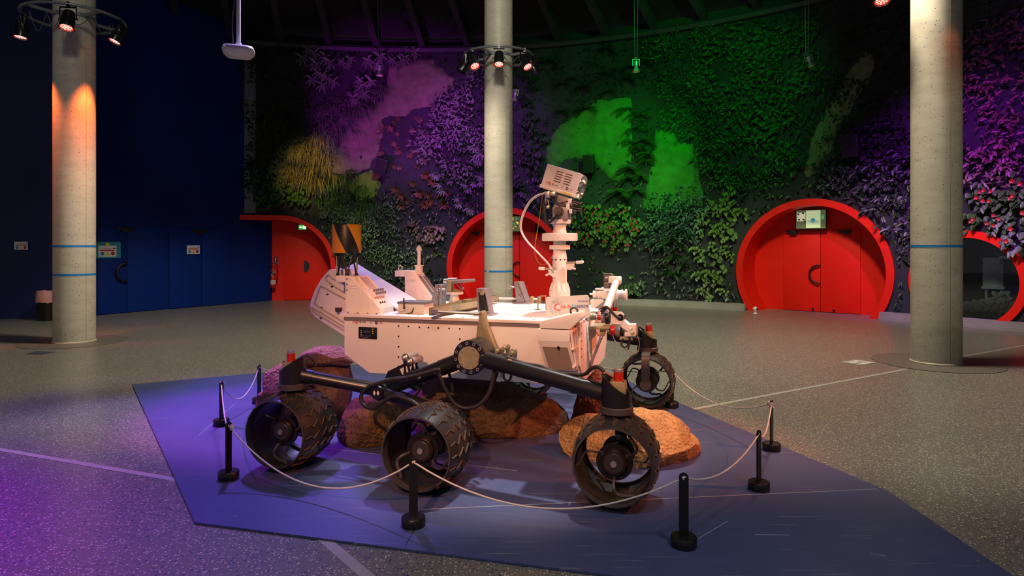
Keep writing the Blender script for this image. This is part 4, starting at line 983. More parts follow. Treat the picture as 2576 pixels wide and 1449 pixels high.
# ---- camera head
hy = MY - 0.13
H = lambda x, y, yy=None: RY(x, y, hy if yy is None else yy)
TL, TR, BRh, BLh = H(1377, 412), H(1463, 437), H(1447.5, 489), H(1360, 464)
HXd = (TR - TL).normalized(); HZd = (TL - BLh); HZd = (HZd - HXd * HZd.dot(HXd)).normalized()
hw = (TR - TL).length; hh = (TL - BLh).length; hd = 0.25
head_o = TL - HZd * hh
hpnt = lambda u, v, y=0.0: head_o + HXd * u + HZd * v + V((0, y, 0))
m = MB(); m.hexa([hpnt(0, 0), hpnt(hw, 0), hpnt(hw, 0, hd), hpnt(0, 0, hd)], [hpnt(0, hh), hpnt(hw, hh), hpnt(hw, hh, hd), hpnt(0, hh, hd)])
head = m.build('camera_head', BODYW, rover, bevel=0.004)
m = MB(); m.hexa([hpnt(-0.008, -0.022, -0.006), hpnt(hw + 0.0, -0.022, -0.006), hpnt(hw, -0.022, hd + 0.006), hpnt(-0.008, -0.022, hd + 0.006)], [hpnt(-0.008, 0.002, -0.006), hpnt(hw, 0.002, -0.006), hpnt(hw, 0.002, hd + 0.006), hpnt(-0.008, 0.002, hd + 0.006)]); m.build('base_rim', BODYW, head, bevel=0.003)
m = MB()
for gx in (0.31, 0.58):
    for k in range(5):
        u, v = gx * hw - k * 0.0, hh * (0.80 - k * 0.115); m.hexa([hpnt(u, v - 0.003, -0.002), hpnt(u + hw * 0.2, v - 0.003, -0.002), hpnt(u + hw * 0.2, v + 0.003, -0.002), hpnt(u, v + 0.003, -0.002)], [hpnt(u, v - 0.003, 0.002), hpnt(u + hw * 0.2, v - 0.003, 0.002), hpnt(u + hw * 0.2, v + 0.003, 0.002), hpnt(u, v + 0.003, 0.002)])
m.build('vent_slot', mat('vent_dark', '#4a3428', 0.7), head, smooth=0)
marks(head, hpnt(hw * 0.17, hh * 0.17, -0.001), HXd, HZd, hw * 0.76)
m = MB(); m.hexa([hpnt(hw * 0.62, -0.02, -0.009), hpnt(hw * 0.92, -0.02, -0.009), hpnt(hw * 0.92, -0.002, -0.009), hpnt(hw * 0.62, -0.002, -0.009)], [hpnt(hw * 0.62, -0.02, -0.006), hpnt(hw * 0.92, -0.02, -0.006), hpnt(hw * 0.92, -0.002, -0.006), hpnt(hw * 0.62, -0.002, -0.006)]); m.build('yellow_label', WARN, head, smooth=0)
# round window on the front of the head
cw = hpnt(hw, hh * 0.42, hd * 0.5)
m = MB(); m.lathe(cw, HXd, [(0.0, 0.004), (0.075, 0.004), (0.08, 0.02), (0.088, 0.026), (0.094, 0.02), (0.098, 0.0)], 40); m.build('head_window', mat('mirror_window', '#d8dcd0', 0.12, metal=0.9, var=0.0), head)
# yoke and equipment under the head
m = MB(); q = [hpnt(hw * 0.36, -0.022, 0.05), hpnt(hw * 0.86, -0.022, 0.05), H(1437, 525, hy + 0.05), H(1396, 517, hy + 0.05)]; m.prism(q, (0, 0.14, 0)); m.build('camera_block', GRAYB, rover, bevel=0.004)
m = MB(); q = [H(1386, 553), H(1424, 555), H(1425, 520), H(1418, 512), H(1392, 512), H(1386, 522)]; q = [p + V((0, 0.05, 0)) for p in q]; m.prism(q, (0, 0.025, 0)); m.prism([p + V((0, 0.13, 0)) for p in q], (0, 0.025, 0)); m.build('yoke', GRAYB, rover, bevel=0.003)
m = MB(); p = H(1405, 532, hy + 0.03); m.cyl(p, p + V((0, 0.2, 0)), 0.04, seg=28); m.cyl(p + V((0, -0.02, 0)), p, 0.028, seg=24); m.cyl(p + V((0, -0.026, 0)), p, 0.012, seg=14); m.build('tilt_motor', DGREY, rover)
for (c0, c1, r_) in (((1436, 506), (1462, 513), 0.017), ((1434, 522), (1463, 527), 0.017), ((1441, 512), (1453, 516), 0.022), ((1438, 528), (1450, 533), 0.018)):
    m = MB(); a_, b_ = H(*c0), H(*c1); m.cyl(a_, b_, r_ * 0.8, seg=20); m.cyl(b_ - (b_ - a_) * 0.3, b_, r_, seg=20); m.ring(b_, b_ - a_, r_, r_ * 0.7, 0, 0.006, 20); m.build('lens_barrel', BLK, rover)
m = MB(); a_ = H(1432, 503); m.box(H(1434, 506), (0.03, 0.03, 0.04)); m.box(H(1429, 520), (0.028, 0.03, 0.05)); m.box(H(1436, 531), (0.026, 0.03, 0.035)); m.build('camera_mount', BODYW, rover, bevel=0.003)
m = MB()
m.box(H(1379, 490), (0.04, 0.06, 0.05)); m.box(H(1391, 488), (0.05, 0.07, 0.03)); m.cyl(H(1374, 492), H(1372, 512), 0.010, seg=10); m.cyl(H(1367, 518), H(1368, 537), 0.010, seg=10); m.box(H(1378, 521), (0.025, 0.02, 0.025)); m.cyl(H(1378, 502), H(1382, 520), 0.006, seg=8)
m.build('connector', SILV, rover, bevel=0.002)
for pts, r_ in ((((1369, 475), (1376, 490), (1388, 500), (1400, 509), (1408, 511), (1425, 507), (1434, 504)), 0.0035), (((1367, 503), (1368, 520), (1370, 535), (1371, 552), (1374, 560), (1382, 560), (1394, 550), (1404, 540)), 0.012),
                (((1372, 512), (1371, 525), (1371, 540)), 0.009), (((1385, 487), (1390, 500), (1402, 510), (1420, 513), (1432, 517)), 0.004), (((1396, 483), (1395, 495), (1399, 508)), 0.005)):
    m = MB(); m.tube([H(*q, yy=hy - 0.01) for q in pts], r_, 8); m.build('head_cable', RUB, rover)
yc = MY - 0.16
for off in (0, 0.012):
    m = MB(); m.tube([RY(*q, y=yc + off) + V((off * 0.8, 0, -off * 0.3)) for q in ((1372, 484), (1350, 492), (1331, 508), (1316, 535), (1309, 560), (1310, 580), (1318, 597), (1330, 613), (1346, 629), (1362, 646), (1377, 662), (1386, 677))], 0.0055, 8); m.build('white_loop_cable', WCAB, rover)
m = MB(); m.tube([RY(*q, y=yc + 0.02) for q in ((1366, 489), (1362, 510), (1357, 550), (1351, 585), (1347, 610), (1345, 630), (1347, 645), (1353, 658), (1363, 666), (1374, 663), (1384, 652), (1392, 640))], 0.008, 8, flat=(1.0, 0.35)); m.build('flat_strap', ORNG, rover)
# ---- robotic arm folded across the front
xa = 0.98
G = lambda px, py, y=0.0: RY(px, py, y)
m = MB(); q = [G(1463, 822, -0.30), G(1531, 822, -0.30), G(1531, 829, -0.30), G(1463, 829, -0.30)]; m.prism(q, (0, 0.34, 0)); m.prism([G(1508, 829, -0.25), G(1525, 829, -0.25), G(1521, 845, -0.25), G(1513, 850, -0.25), G(1508, 842, -0.25)], (0, 0.03, 0)); m.build('shoulder_shelf', GOLD, rover, bevel=0.003)
ys = -0.28
def drum_x(c0, c1, hpx, mtl, name, par=rover, y=None):
    a_, b_ = G(c0[0], c0[1], ys if y is None else y), G(c1[0], c1[1], ys if y is None else y)
    r = (G(c0[0], c0[1] - hpx / 2, ys) - G(c0[0], c0[1] + hpx / 2, ys)).length / 2
    m = MB(); L_ = (b_ - a_).length; m.lathe(a_, b_ - a_, [(r * 0.92, 0), (r, 0.006), (r, L_ - 0.006), (r * 0.92, L_)], 28); return m.build(name, mtl, par)
drum_x((1484, 797), (1491, 797), 19, GOLD, 'encoder'); drum_x((1491, 797), (1500, 797), 17, GOLD, 'encoder'); drum_x((1499, 797), (1505, 797), 13, SILV, 'motor_ring'); drum_x((1503, 797.5), (1515, 797.5), 17, REDM, 'motor_can')
drum_x((1513, 798), (1524, 798), 31, GRAYB, 'gear_case'); drum_x((1523, 799), (1534, 799), 33, BLK, 'gear_case')
drum_x((1534, 831), (1549, 831), 24, REDM, 'motor_can', y=-0.2); drum_x((1549, 833), (1562, 833), 28, GRAYB, 'gear_case', y=-0.2); drum_x((1560, 835), (1570, 835), 30, BLK, 'gear_case', y=-0.2)
# upper arm tube with its elbow
m = MB(); a_, b_ = G(1523, 784, -0.33), G(1552, 704, -0.12); m.cyl(a_, b_, 0.027, 0.0265, 28); m.build('arm_tube', BODYW, rover)
m = MB(); p = G(1553, 704, -0.12); m.lathe(p + V((-0.035, 0, 0)), (1, 0, -0.1), [(0.024, 0), (0.030, 0.004), (0.030, 0.04), (0.034, 0.045), (0.034, 0.06), (0.028, 0.066)], 8); m.box(p + V((-0.03, 0, 0.002)), (0.07, 0.05, 0.05)); m.build('elbow_joint', BODYW, rover, bevel=0.003)
m = MB(); a_, b_ = G(1518, 727, -0.1), G(1539, 688, -0.1); cx_ = (a_ + b_) / 2; m.box(cx_ + V((0.028, 0, 0)), (0.014, 0.06, b_.z - a_.z)); m.box(V((cx_.x, cx_.y, b_.z - 0.004)), (0.065, 0.06, 0.009)); m.box(cx_ + V((-0.004, 0, 0.026)), (0.045, 0.055, 0.045)); m.box(cx_ + V((-0.004, 0, -0.03)), (0.045, 0.055, 0.05)); ec = m.build('instrument', mat('grey_instrument', '#6c6464', 0.45, var=0.3, vscale=20), rover, bevel=0.003)
m = MB(); m.box(cx_ + V((-0.004, -0.029, 0.03)), (0.018, 0.002, 0.012)); m.build('white_mark', WHITE, ec, smooth=0)
# turret
yt = 0.0
T = lambda x, y: G(x, y, yt)
m = MB(); m.prism([T(1512, 733), T(1524, 730), T(1550, 730), T(1553, 754), T(1538, 756), T(1513, 751)], (0, 0.14, 0)); m.build('turret_body', BODYW, rover, bevel=0.006)
c0, c1 = T(1548, 743) + V((0, 0.07, 0)), T(1575, 743) + V((0, 0.07, 0))
m = MB(); L_ = (c1 - c0).length; m.lathe(c0, c1 - c0, [(0.038, 0), (0.038, L_ * 0.55), (0.042, L_ * 0.56), (0.042, L_ * 0.62), (0.032, L_ * 0.64), (0.032, L_ * 0.8), (0.046, L_ * 0.86), (0.046, L_ * 0.98), (0.040, L_)], 32); m.build('turret_drum', BODYW, rover)
m = MB(); a_, b_ = T(1481, 741) + V((0, 0.05, 0)), T(1514, 742) + V((0, 0.05, 0)); L_ = (b_ - a_).length; m.lathe(a_, b_ - a_, [(0.008, 0), (0.008, L_ * 0.26), (0.030, L_ * 0.27), (0.030, L_ * 0.55), (0.026, L_ * 0.57), (0.034, L_ * 0.62), (0.034, L_)], 28); m.build('drill_unit', BODYW, rover)
m = MB(); m.box((T(1499, 727) + T(1530, 729)) / 2 + V((0, 0.05, 0)), (0.12, 0.05, 0.012)); m.cyl(T(1514, 729) + V((0, 0.05, 0)), T(1514, 723) + V((0, 0.05, 0)), 0.01, seg=12); m.build('turret_bracket', BODYW, rover, bevel=0.002)
m = MB(); m.prism([T(1484, 755), T(1518, 753), T(1516, 776), T(1487, 776)], (0, 0.1, 0)); m.build('arm_rest', BODYW, rover, bevel=0.003)
m = MB(); m.prism([T(1498, 774), T(1514, 762), T(1519, 756), T(1523, 758), T(1523, 776), T(1498, 776)], (0, -0.02, 0)); m.build('arm_rest_bracket', GRAYB, rover, bevel=0.002)
for x in (1540, 1548):
    m = MB(); a_, b_ = G(x, 782, 0.0), G(x, 772, 0.0); m.cyl(a_, b_, 0.014, seg=16); m.build('motor_can', REDM, rover)
    m = MB(); m.cyl(b_, G(x, 759, 0.0), 0.012, seg=16); m.build('gear_case', SILV, rover)
# forearm
yf = -0.38
Fm = lambda x, y, dy=0.0: G(x, y, yf + dy)
m = MB(); m.plate([((Fm(*q) - Fm(1540, 818)).x, (Fm(*q) - Fm(1540, 818)).z) for q in ((1537, 783), (1564, 785), (1570, 791), (1569, 806), (1564, 816), (1545, 815), (1537, 811))], [[((Fm(1561, 799) - Fm(1540, 818)).x + 0.026 * math.cos(2 * PI * k / 20), (Fm(1561, 799) - Fm(1540, 818)).z + 0.026 * math.sin(2 * PI * k / 20)) for k in range(20)][::-1]], Fm(1540, 818), X_, Z_, 0.02); m.build('forearm_bracket', BODYW, rover, bevel=0.0)
m = MB(); p = Fm(1561, 799, 0.0); m.cyl(p + V((0, 0.012, 0)), p + V((0, 0.05, 0)), 0.03, seg=24); m.build('forearm_socket', BLACKP, rover)
m = MB(); a_, b_ = Fm(1558, 806, 0.06), Fm(1590, 830, 0.02); m.cyl(a_, b_, 0.036, 0.028, 28); m.prism([Fm(1556, 817), Fm(1569, 806), Fm(1592, 828), Fm(1585, 838)], (0, 0.03, 0)); m.build('forearm_tube', BODYW, rover)
m = MB(); m.prism([Fm(1583, 816), Fm(1599, 816), Fm(1599, 846), Fm(1571, 847), Fm(1571, 836), Fm(1586, 836)], (0, 0.07, 0)); m.build('wrist_plate', BODYW, rover, bevel=0.004)
m = MB(); m.cyl(Fm(1591, 838, -0.004), Fm(1591, 838, 0.02), 0.016, seg=16); m.box(Fm(1570, 851, 0.04), (0.06, 0.05, 0.02)); m.cyl(Fm(1590, 851, 0.03), Fm(1586, 854, 0.03), 0.014, seg=14); m.build('wrist_connector', GOLD, rover, bevel=0.002)
for pts, r_ in ((((1512, 785), (1518, 776), (1525, 772), (1533, 778), (1543, 789), (1553, 798), (1562, 800)), 0.010), (((1513, 790), (1522, 779), (1531, 776), (1540, 784), (1550, 796)), 0.007), (((1505, 780), (1515, 774), (1525, 771)), 0.004),
                (((1568, 852), (1563, 866), (1570, 874), (1578, 870), (1583, 858), (1585, 850)), 0.006), (((1583, 850), (1584, 865), (1579, 880)), 0.005)):
    m = MB(); m.tube([Fm(*q, -0.02) for q in pts], r_, 8); m.build('arm_cable', RUB, rover)
m = MB(); m.tube([Fm(*q, -0.0) for q in ((1541, 843), (1547, 857), (1560, 868), (1578, 882), (1592, 888), (1603, 886), (1608, 872), (1607, 855), (1600, 838))], 0.006, 8, flat=(1, 0.4)); m.build('flat_ribbon', mat('beige_ribbon', '#a08a6c', 0.55), rover)
m = MB(); m.tube([G(*q, y=-0.3) for q in ((1496, 830), (1502, 839), (1511, 847), (1518, 845))], 0.004, 6); m.build('red_wire', REDM, rover)
# strut under the shelf
m = MB(); a_, b_ = G(1512, 850, -0.3), G(1484, 921, -0.3); dS = b_ - a_; m.cyl(a_, b_, 0.006, seg=12); m.cyl(a_ + dS * 0.05, a_ + dS * 0.82, 0.011, seg=14); m.cyl(a_ + dS * 0.82, a_ + dS * 0.93, 0.014, seg=12); m.sphere(a_, 0.015, 12); m.box(b_ + V((0, 0, -0.02)), (0.07, 0.05, 0.04)); m.build('strut', GRAYB, rover)

# ================================================================== running gear
WR, WW = 0.255, 0.40          # crown radius and width of a wheel
WX_R, WX_F, WX_M = -1.092, 1.183, 0.0
WY, WYM = 1.175, 1.28
def wheel(side, x, y):
    """side -1 near, +1 far; wheel axis along y, outer face towards side"""
    prof = []
    for k in range(13):
        t = -1 + 2 * k / 12; prof.append((WR - 0.024 * t * t, t * WW / 2))
    inner = [(r - 0.010, h_) for r, h_ in prof[::-1]]
    m = MB(); m.lathe((0, 0, 0), Y_, prof + inner, 72, 0, True)
    NG = 20; zz = [(-0.192, 0.06), (-0.15, 0.06), (-0.112, -0.02), (-0.06, 0.11), (-0.032, -0.085), (0.028, 0.11), (0.056, -0.085), (0.112, 0.09), (0.138, 0.0), (0.19, 0.035)]
    R = lambda y_: WR - 0.024 * (y_ / (WW / 2)) ** 2
    for k in range(NG):
        ph = 2 * PI * k / NG; P = []
        for yy, dp in zz: P.append((yy, ph + dp))
        sub = []
        for (y0, a0), (y1, a1) in zip(P, P[1:]):
            for j in range(2): sub.append((y0 + (y1 - y0) * j / 2, a0 + (a1 - a0) * j / 2))
        sub.append(P[-1]); wdt = 0.0038
        rings = []
        for i, (yy, a) in enumerate(sub):
            yn, an = sub[min(i + 1, len(sub) - 1)]; yp, ap_ = sub[max(i - 1, 0)]
            ty, ta = yn - yp, (an - ap_) * WR; L = math.hypot(ty, ta) or 1; ny, na_ = -ta / L * wdt, ty / L * wdt
            q = lambda s_, r_: V(((R(yy) + r_) * math.sin(a + s_ * na_ / WR), -side * -1 * (yy + s_ * ny) * (1), (R(yy) + r_) * math.cos(a + s_ * na_ / WR)))
            rings.append([m.pv(q(-1, -0.003)), m.pv(q(-0.7, 0.0085)), m.pv(q(0.7, 0.0085)), m.pv(q(1, -0.003))])
        for A, B in zip(rings, rings[1:]):
            for j in range(3): m.face([A[j], A[j + 1], B[j + 1], B[j]], 1)
        m.face(rings[0], 1); m.face(rings[-1][::-1], 1)
    wh = m.build('wheel', [WHEELB, DUST], rover, loc=V((x, y, WR + 0.008)))
    so = side * WW / 2
    m = MB()
    for yy in (0.155, -0.165): m.ring((0, side * yy, 0), Y_, WR - 0.017, WR - 0.042, -0.006, 0.006, 64)
    m.build('rim_ring', BRWN, wh)
    m = MB(); m.ring((0, side * 0.176, 0), Y_, WR - 0.026, WR - 0.034, -0.03, 0.022, 64); m.build('inner_band', DGREY, wh)
    m = MB(); a = side
    m.lathe((0, side * -0.12, 0), (0, side, 0), [(0.0, 0), (0.10, 0), (0.10, 0.02), (0.075, 0.025), (0.075, 0.20), (0.108, 0.205), (0.108, 0.218), (0.06, 0.218), (0.06, 0.212), (0, 0.212)], 44); m.build('hub', BLK, wh)
    m = MB(); m.lathe((0, side * 0.092, 0), (0, side, 0), [(0.078, 0), (0.078, 0.022), (0.07, 0.03), (0.055, 0.03), (0.053, 0.024), (0.024, 0.024)], 40); m.build('hub_ring', mat('hub_brown_black', '#2a1c14', 0.4, metal=0.2, var=0.4, vscale=20), wh)
    m = MB(); m.lathe((0, side * 0.10, 0), (0, side, 0), [(0.06, 0), (0.06, 0.026), (0.056, 0.03), (0.02, 0.03), (0.02, 0.037), (0, 0.037)], 32); m.build('hub_cap', mat('hub_cap_grey', '#3c3838', 0.4, metal=0.3), wh)
    m = MB(); m.cyl((0, side * 0.136, 0), (0, side * 0.141, 0), 0.019, seg=20); m.build('axle_bolt', GRAYB, wh)
    for k in range(6):
        fr = k % 2; t = 2 * PI * k / 6 + 0.5; yy0 = side * (0.09 if fr == 0 else -0.10); yy1 = side * (0.15 if fr == 0 else -0.16)
        q = lambda r, dt, y_: V((r * math.cos(t + dt), y_, r * math.sin(t + dt)))
        m = MB(); m.tube([q(0.09, 0, yy0), q(0.13, 0.02, yy0 + side * 0.05 * (1 if fr == 0 else -1)), q(0.17, 0.15, yy0 + side * 0.055 * (1 if fr == 0 else -1)), q(0.185, 0.4, yy1), q(0.2, 0.6, yy1), q(WR - 0.03, 0.66, yy1)], 0.0105, 8, sm=5, flat=(1, 0.55)); m.build('spoke', DGREY, wh)
        m = MB(); m.box(q(0.092, 0, yy0 + side * 0.002), (0.03, 0.012, 0.02), Matrix.Rotation(-t, 3, 'Y')); m.build('spoke_clip', ALU, wh)
    return wh
wheels = {}
for side, nm in ((-1, 'near'), (1, 'far')):
    for x, yw in ((WX_R, WY), (WX_M, WYM), (WX_F, WY)):
        key = (side,)
        if key not in wheels: wheels[key] = w_ = wheel(side, x, side * yw)
        else:
            w_ = dup(wheels[key], parent=rover, loc=V((x, side * yw, WR + 0.008)))
        w_.rotation_euler = (0, {WX_R: 0.35, WX_M: 1.25, WX_F: 0.0}[x] * (1 if side < 0 else 0.7), {(-1, WX_F): 0.0, (-1, WX_R): 0.0}.get((side, x), 0.0))

TZ0 = 0.535
def steering(side, x, dirx):
    """corner actuator: base ring, slanted housing, gear block, red motor, fork to the hub; dirx points along the suspension arm"""
    y = side * WY; c = V((x, y, 0))
    m = MB(); m.lathe(c, Z_, [(0.088, TZ0 - 0.006), (0.1, TZ0), (0.1, TZ0 + 0.034), (0.093, TZ0 + 0.04)], 40); br = m.build('steering_ring', DGREY, rover)
    # housing: tube cut at a slant
    m = MB(); N = 40; ro, ri = 0.09, 0.075
    lo = [m.pv(c + V((ro * math.cos(2 * PI * k / N), ro * math.sin(2 * PI * k / N), TZ0 + 0.04))) for k in range(N)]
    top = lambda ct: TZ0 + 0.165 + ct * dirx * 0.062
    h1 = [m.pv(c + V((ro * math.cos(2 * PI * k / N), ro * math.sin(2 * PI * k / N), top(math.cos(2 * PI * k / N))))) for k in range(N)]
    h2 = [m.pv(c + V((ri * math.cos(2 * PI * k / N), ri * math.sin(2 * PI * k / N), top(math.cos(2 * PI * k / N))))) for k in range(N)]
    h3 = [m.pv(c + V((ri * math.cos(2 * PI * k / N), ri * math.sin(2 * PI * k / N), TZ0 + 0.1))) for k in range(N)]
    for A, B in ((lo, h1), (h1, h2), (h2, h3)):
        for k in range(N): m.face([A[k], A[(k + 1) % N], B[(k + 1) % N], B[k]])
    m.face(h3); m.face(lo[::-1]); m.build('steering_housing', BLK, rover)
    m = MB(); q = c + V((-dirx * 0.01, 0, TZ0 + 0.145)); m.box(q, (0.09, 0.085, 0.09)); gb = m.build('gear_block', GOLD, rover, bevel=0.003)
    m = MB(); mc = c + V((-dirx * 0.012, 0, 0)); z0 = TZ0 + 0.19; m.lathe(mc, Z_, [(0.029, z0), (0.029, z0 + 0.058)], 28); mo = m.build('motor_can', REDM, rover)
    m = MB(); m.lathe(mc, Z_, [(0.0295, z0 + 0.056), (0.0295, z0 + 0.07), (0.026, z0 + 0.074), (0.012, z0 + 0.074), (0.012, z0 + 0.077), (0, z0 + 0.077)], 28); m.build('motor_cap', SILV, mo)
    for a, b in ((1, 1), (1, -1), (-1, 1), (-1, -1)): bolt(gb, q + V((a * 0.036, b * 0.034, 0.045)), Z_, 0.007, 0.004)
    yi = y - side * (WW / 2 + 0.028)
    m = MB(); m.bar((x, y - side * 0.03, TZ0 - 0.002), (x, y - side * 0.1, TZ0 - 0.008), 0.075, 0.02, X_)
    P = [V((x, y - side * 0.08, TZ0 - 0.004)), V((x, y - side * 0.16, TZ0 + 0.0)), V((x, yi + side * 0.015, TZ0 - 0.02)), V((x, yi, TZ0 - 0.07)), V((x, yi, WR + 0.1)), V((x, yi, WR - 0.03))]
    P = catmull(P, 5)
    m.ribbon(P, 0.075, 0.022, X_)
    m.cyl((x, yi - side * 0.016, WR), (x, y - side * 0.1, WR), 0.05, seg=24)
    m.build('fork', DGREY, rover, smooth=50)
    return c + V((0, 0, TZ0 + 0.10))
def collar(m, p, q, r, k0, k1):
    d_ = q - p; m.cyl(p + d_ * k0, p + d_ * k1, r, seg=28)
hub_p = RY(1180, 900, -1.0); hubr = (RY(1221, 899, -1.0) - RY(1139, 899, -1.0)).length / 2
fp_n = RY(1230, 905, -0.95)
bog = RY(957, 984, -1.0)
for side in (-1, 1):
    S = lambda p: V((p.x, p.y * -side * 1.0, p.z)) if side > 0 else V(p)
    S = (lambda p: V(p)) if side < 0 else (lambda p: V((p[0], -p[1], p[2])))
    Yo = V((0, side, 0))
    hc_ = S(hub_p)
    m = MB(); m.lathe(hc_, -Yo, [(hubr * 0.5, -0.0), (hubr * 0.94, 0.0), (hubr, 0.008), (hubr, 0.035), (hubr * 0.95, 0.04), (hubr * 0.95, 0.22), (hubr * 0.7, 0.24), (hubr * 0.7, 0.36)], 48); ph = m.build('rocker_pivot', BLK, rover)
    m = MB(); m.cyl(hc_, hc_ + Yo * 0.006, hubr * 0.66, seg=48); cp = m.build('cover_plate', GOLD, ph); 
    for k in range(9):
        t = 2 * PI * (k + 0.5) / 9
        if side < 0: bolt(cp, hc_ + Yo * 0.006 + V((math.cos(t), 0, math.sin(t))) * hubr * 0.55, Yo, 0.006, 0.004, ALU)
    for k in range(12):
        t = 2 * PI * (k + 0.3) / 12
        if side < 0: m = MB(); p = hc_ + V((math.cos(t), 0, math.sin(t))) * hubr * 0.83; m.ring(p, Yo, 0.011, 0.006, 0, 0.006, 14); m.build('hub_bolt', ALU, ph)
    fc_ = steering(side, WX_F, -1); rc_ = steering(side, WX_R, 1)
    # rocker: front tube and rear tube
    a_, b_ = S(fp_n) + V((-0.06, 0, 0.008)), fc_ + V((-0.05, -side * 0.02, 0.0))
    m = MB(); m.cyl(a_, b_, 0.052, seg=32); collar(m, a_, b_, 0.056, 0.02, 0.22); collar(m, a_, b_, 0.056, 0.84, 0.97); fa = m.build('rocker_front_tube', BLK, rover)
    m = MB(); bg = S(bog); e_ = hc_ - Yo * 0.07 + V((-0.05, 0, -0.02)); m.cyl(e_, bg - Yo * 0.05, 0.052, seg=32); collar(m, e_, bg - Yo * 0.05, 0.056, 0.1, 0.3); collar(m, e_, bg - Yo * 0.05, 0.056, 0.82, 1.0); m.build('rocker_rear_tube', BLK, rover)
    m = MB(); m.lathe(bg + Yo * 0.06, -Yo, [(0.0, 0), (0.045, 0), (0.05, 0.006), (0.05, 0.03), (0.062, 0.034), (0.066, 0.15), (0.05, 0.18)], 36); bo = m.build('bogie_pivot', BLK, rover)
    if side < 0:
        m = MB(); q = bg + Yo * 0.061; mk = []
        for sx in (1, -1):
            m.prism([q + V((sx * 0.022 * math.cos(t), 0, 0.022 * math.sin(t))) for t in [-0.9 + 1.8 * k / 8 for k in range(9)]] + [q + V((sx * 0.004, 0, 0))], Yo * 0.002)
        m.build('white_mark', WHITE, bo, smooth=0)
    a_, b_ = bg + V((-0.03, 0, 0.01)), rc_ + V((0.06, -side * 0.01, -0.005))
    m = MB(); m.cyl(a_, b_, 0.044, seg=32); collar(m, a_, b_, 0.048, 0.02, 0.2); collar(m, a_, b_, 0.05, 0.84, 0.98); m.build('bogie_rear_tube', BLK, rover)
    mid_top = V((WX_M - 0.02, side * (WYM - WW / 2 - 0.05), 0.42))
    a_ = bg + V((0.03, 0, -0.015))
    m = MB(); m.cyl(a_, mid_top, 0.046, seg=32); collar(m, a_, mid_top, 0.05, 0.25, 0.4)
    P = catmull([a_ + (mid_top - a_) * 0.9, mid_top + V((0.01, 0, -0.03)), V((WX_M, side * (WYM - WW / 2 - 0.05), WR + 0.03)), V((WX_M, side * (WYM - WW / 2 - 0.05), WR - 0.02))], 5)
    m.tube(P, 0.044, 20, sm=0); m.cyl((WX_M, side * (WYM - WW / 2 - 0.09), WR), (WX_M, side * (WYM - 0.1), WR), 0.06, seg=24); m.build('bogie_front_tube', BLK, rover)
# gold strut from the pivot up to the link rod (both sides)
for side in (-1, 1):
    yS = side * 0.735
    K = lambda x, y: (lambda p: V((p.x, yS, p.z)))(RY(x, y, -0.735))
    pts = [K(1196, 856), K(1200, 830), K(1204, 806), K(1204, 787), K(1208, 783), K(1213, 783), K(1217, 788), K(1219, 806), K(1234, 846), K(1249, 884), K(1240, 900), K(1196, 900)]
    m = MB(); m.prism(pts, (0, -side * 0.07, 0)); st = m.build('pivot_strut', GOLD, rover, bevel=0.003)
    m = MB(); R_ = [K(1202, 812), K(1216, 813), K(1236, 866), K(1200, 858)]; m.tube([p + V((0, side * 0.002, 0)) for p in R_ + [R_[0]]], 0.003, 6, sm=0); m.build('edge_rib', GOLD, st)
    bolt(st, K(1209, 789), (0, side, 0), 0.010, 0.008, ALU)
# silver rollers on their brackets
yq = -0.93
Q = lambda x, y, d=0.0: RY(x, y, yq + d)
for (x, y) in ((1018, 900), (1030, 910)):
    m = MB(); p = Q(x, y); m.lathe(p, (0.12, 1, 0.0), [(0.012, -0.008), (0.024, 0.0), (0.024, 0.15), (0.02, 0.155)], 24); rl = m.build('roller', ALU, rover)
    m = MB(); m.sphere(p + V((0, -0.012, 0)), 0.013, 12); m.build('ball_end', SILV, rl)
    m = MB(); m.ring(p, (0.12, 1, 0), 0.028, 0.018, 0.004, 0.012, 24); m.build('collar', BLK, rl)
for d_ in (0.012, 0.14):
    m = MB(); m.plate([((Q(*q) - Q(1000, 940)).x, (Q(*q) - Q(1000, 940)).z) for q in ((1012, 897), (1018, 893), (1024, 897), (1024, 904), (1030, 903), (1037, 909), (1034, 918), (1028, 925), (1036, 946), (1012, 948), (1015, 928), (1013, 912))], [[((Q(*q) - Q(1000, 940)).x, (Q(*q) - Q(1000, 940)).z) for q in ((1018, 918), (1023, 924), (1026, 936), (1020, 938))]], Q(1000, 940) + V((0, d_, 0)), X_, Z_, 0.008); m.build('roller_bracket', BLK, rover)
m = MB(); m.bar(Q(979, 937), Q(1018, 918), 0.022, 0.012, Z_); m.sphere(Q(979, 936), 0.012, 12); m.prism([Q(968, 952), Q(975, 936), Q(984, 938), Q(1000, 926), (Q(1010, 945))], (0, 0.02, 0)); m.build('roller_arm', BLK, rover)
# hoses
def hose(pts, r_, y0, y1=None, mtl=RUB, name='hose'):
    y1 = y0 if y1 is None else y1; n_ = len(pts) - 1
    m = MB(); m.tube([RY(q[0], q[1], y0 + (y1 - y0) * i / n_) for i, q in enumerate(pts)], r_, 10); return m.build(name, mtl, rover)
hose(((1108, 930), (1097, 931), (1071, 938), (1044, 945), (1017, 951), (989, 954), (952, 964), (924, 975), (909, 994), (911, 1013), (924, 1024), (939, 1026), (959, 1015), (982, 1000), (1000, 997), (1026, 1005), (1045, 1015), (1064, 1032)), 0.0135, -1.06, -1.12)
hose(((1088, 934), (1097, 931), (1106, 946), (1119, 975), (1138, 1009), (1157, 1024), (1175, 1027), (1198, 1022), (1220, 1005), (1233, 981), (1240, 953), (1246, 930)), 0.0135, -1.06, -0.95)
hose(((1233, 975), (1243, 958), (1252, 935)), 0.012, -0.9)
hose(((1130, 940), (1135, 960), (1139, 985)), 0.011, -0.8)
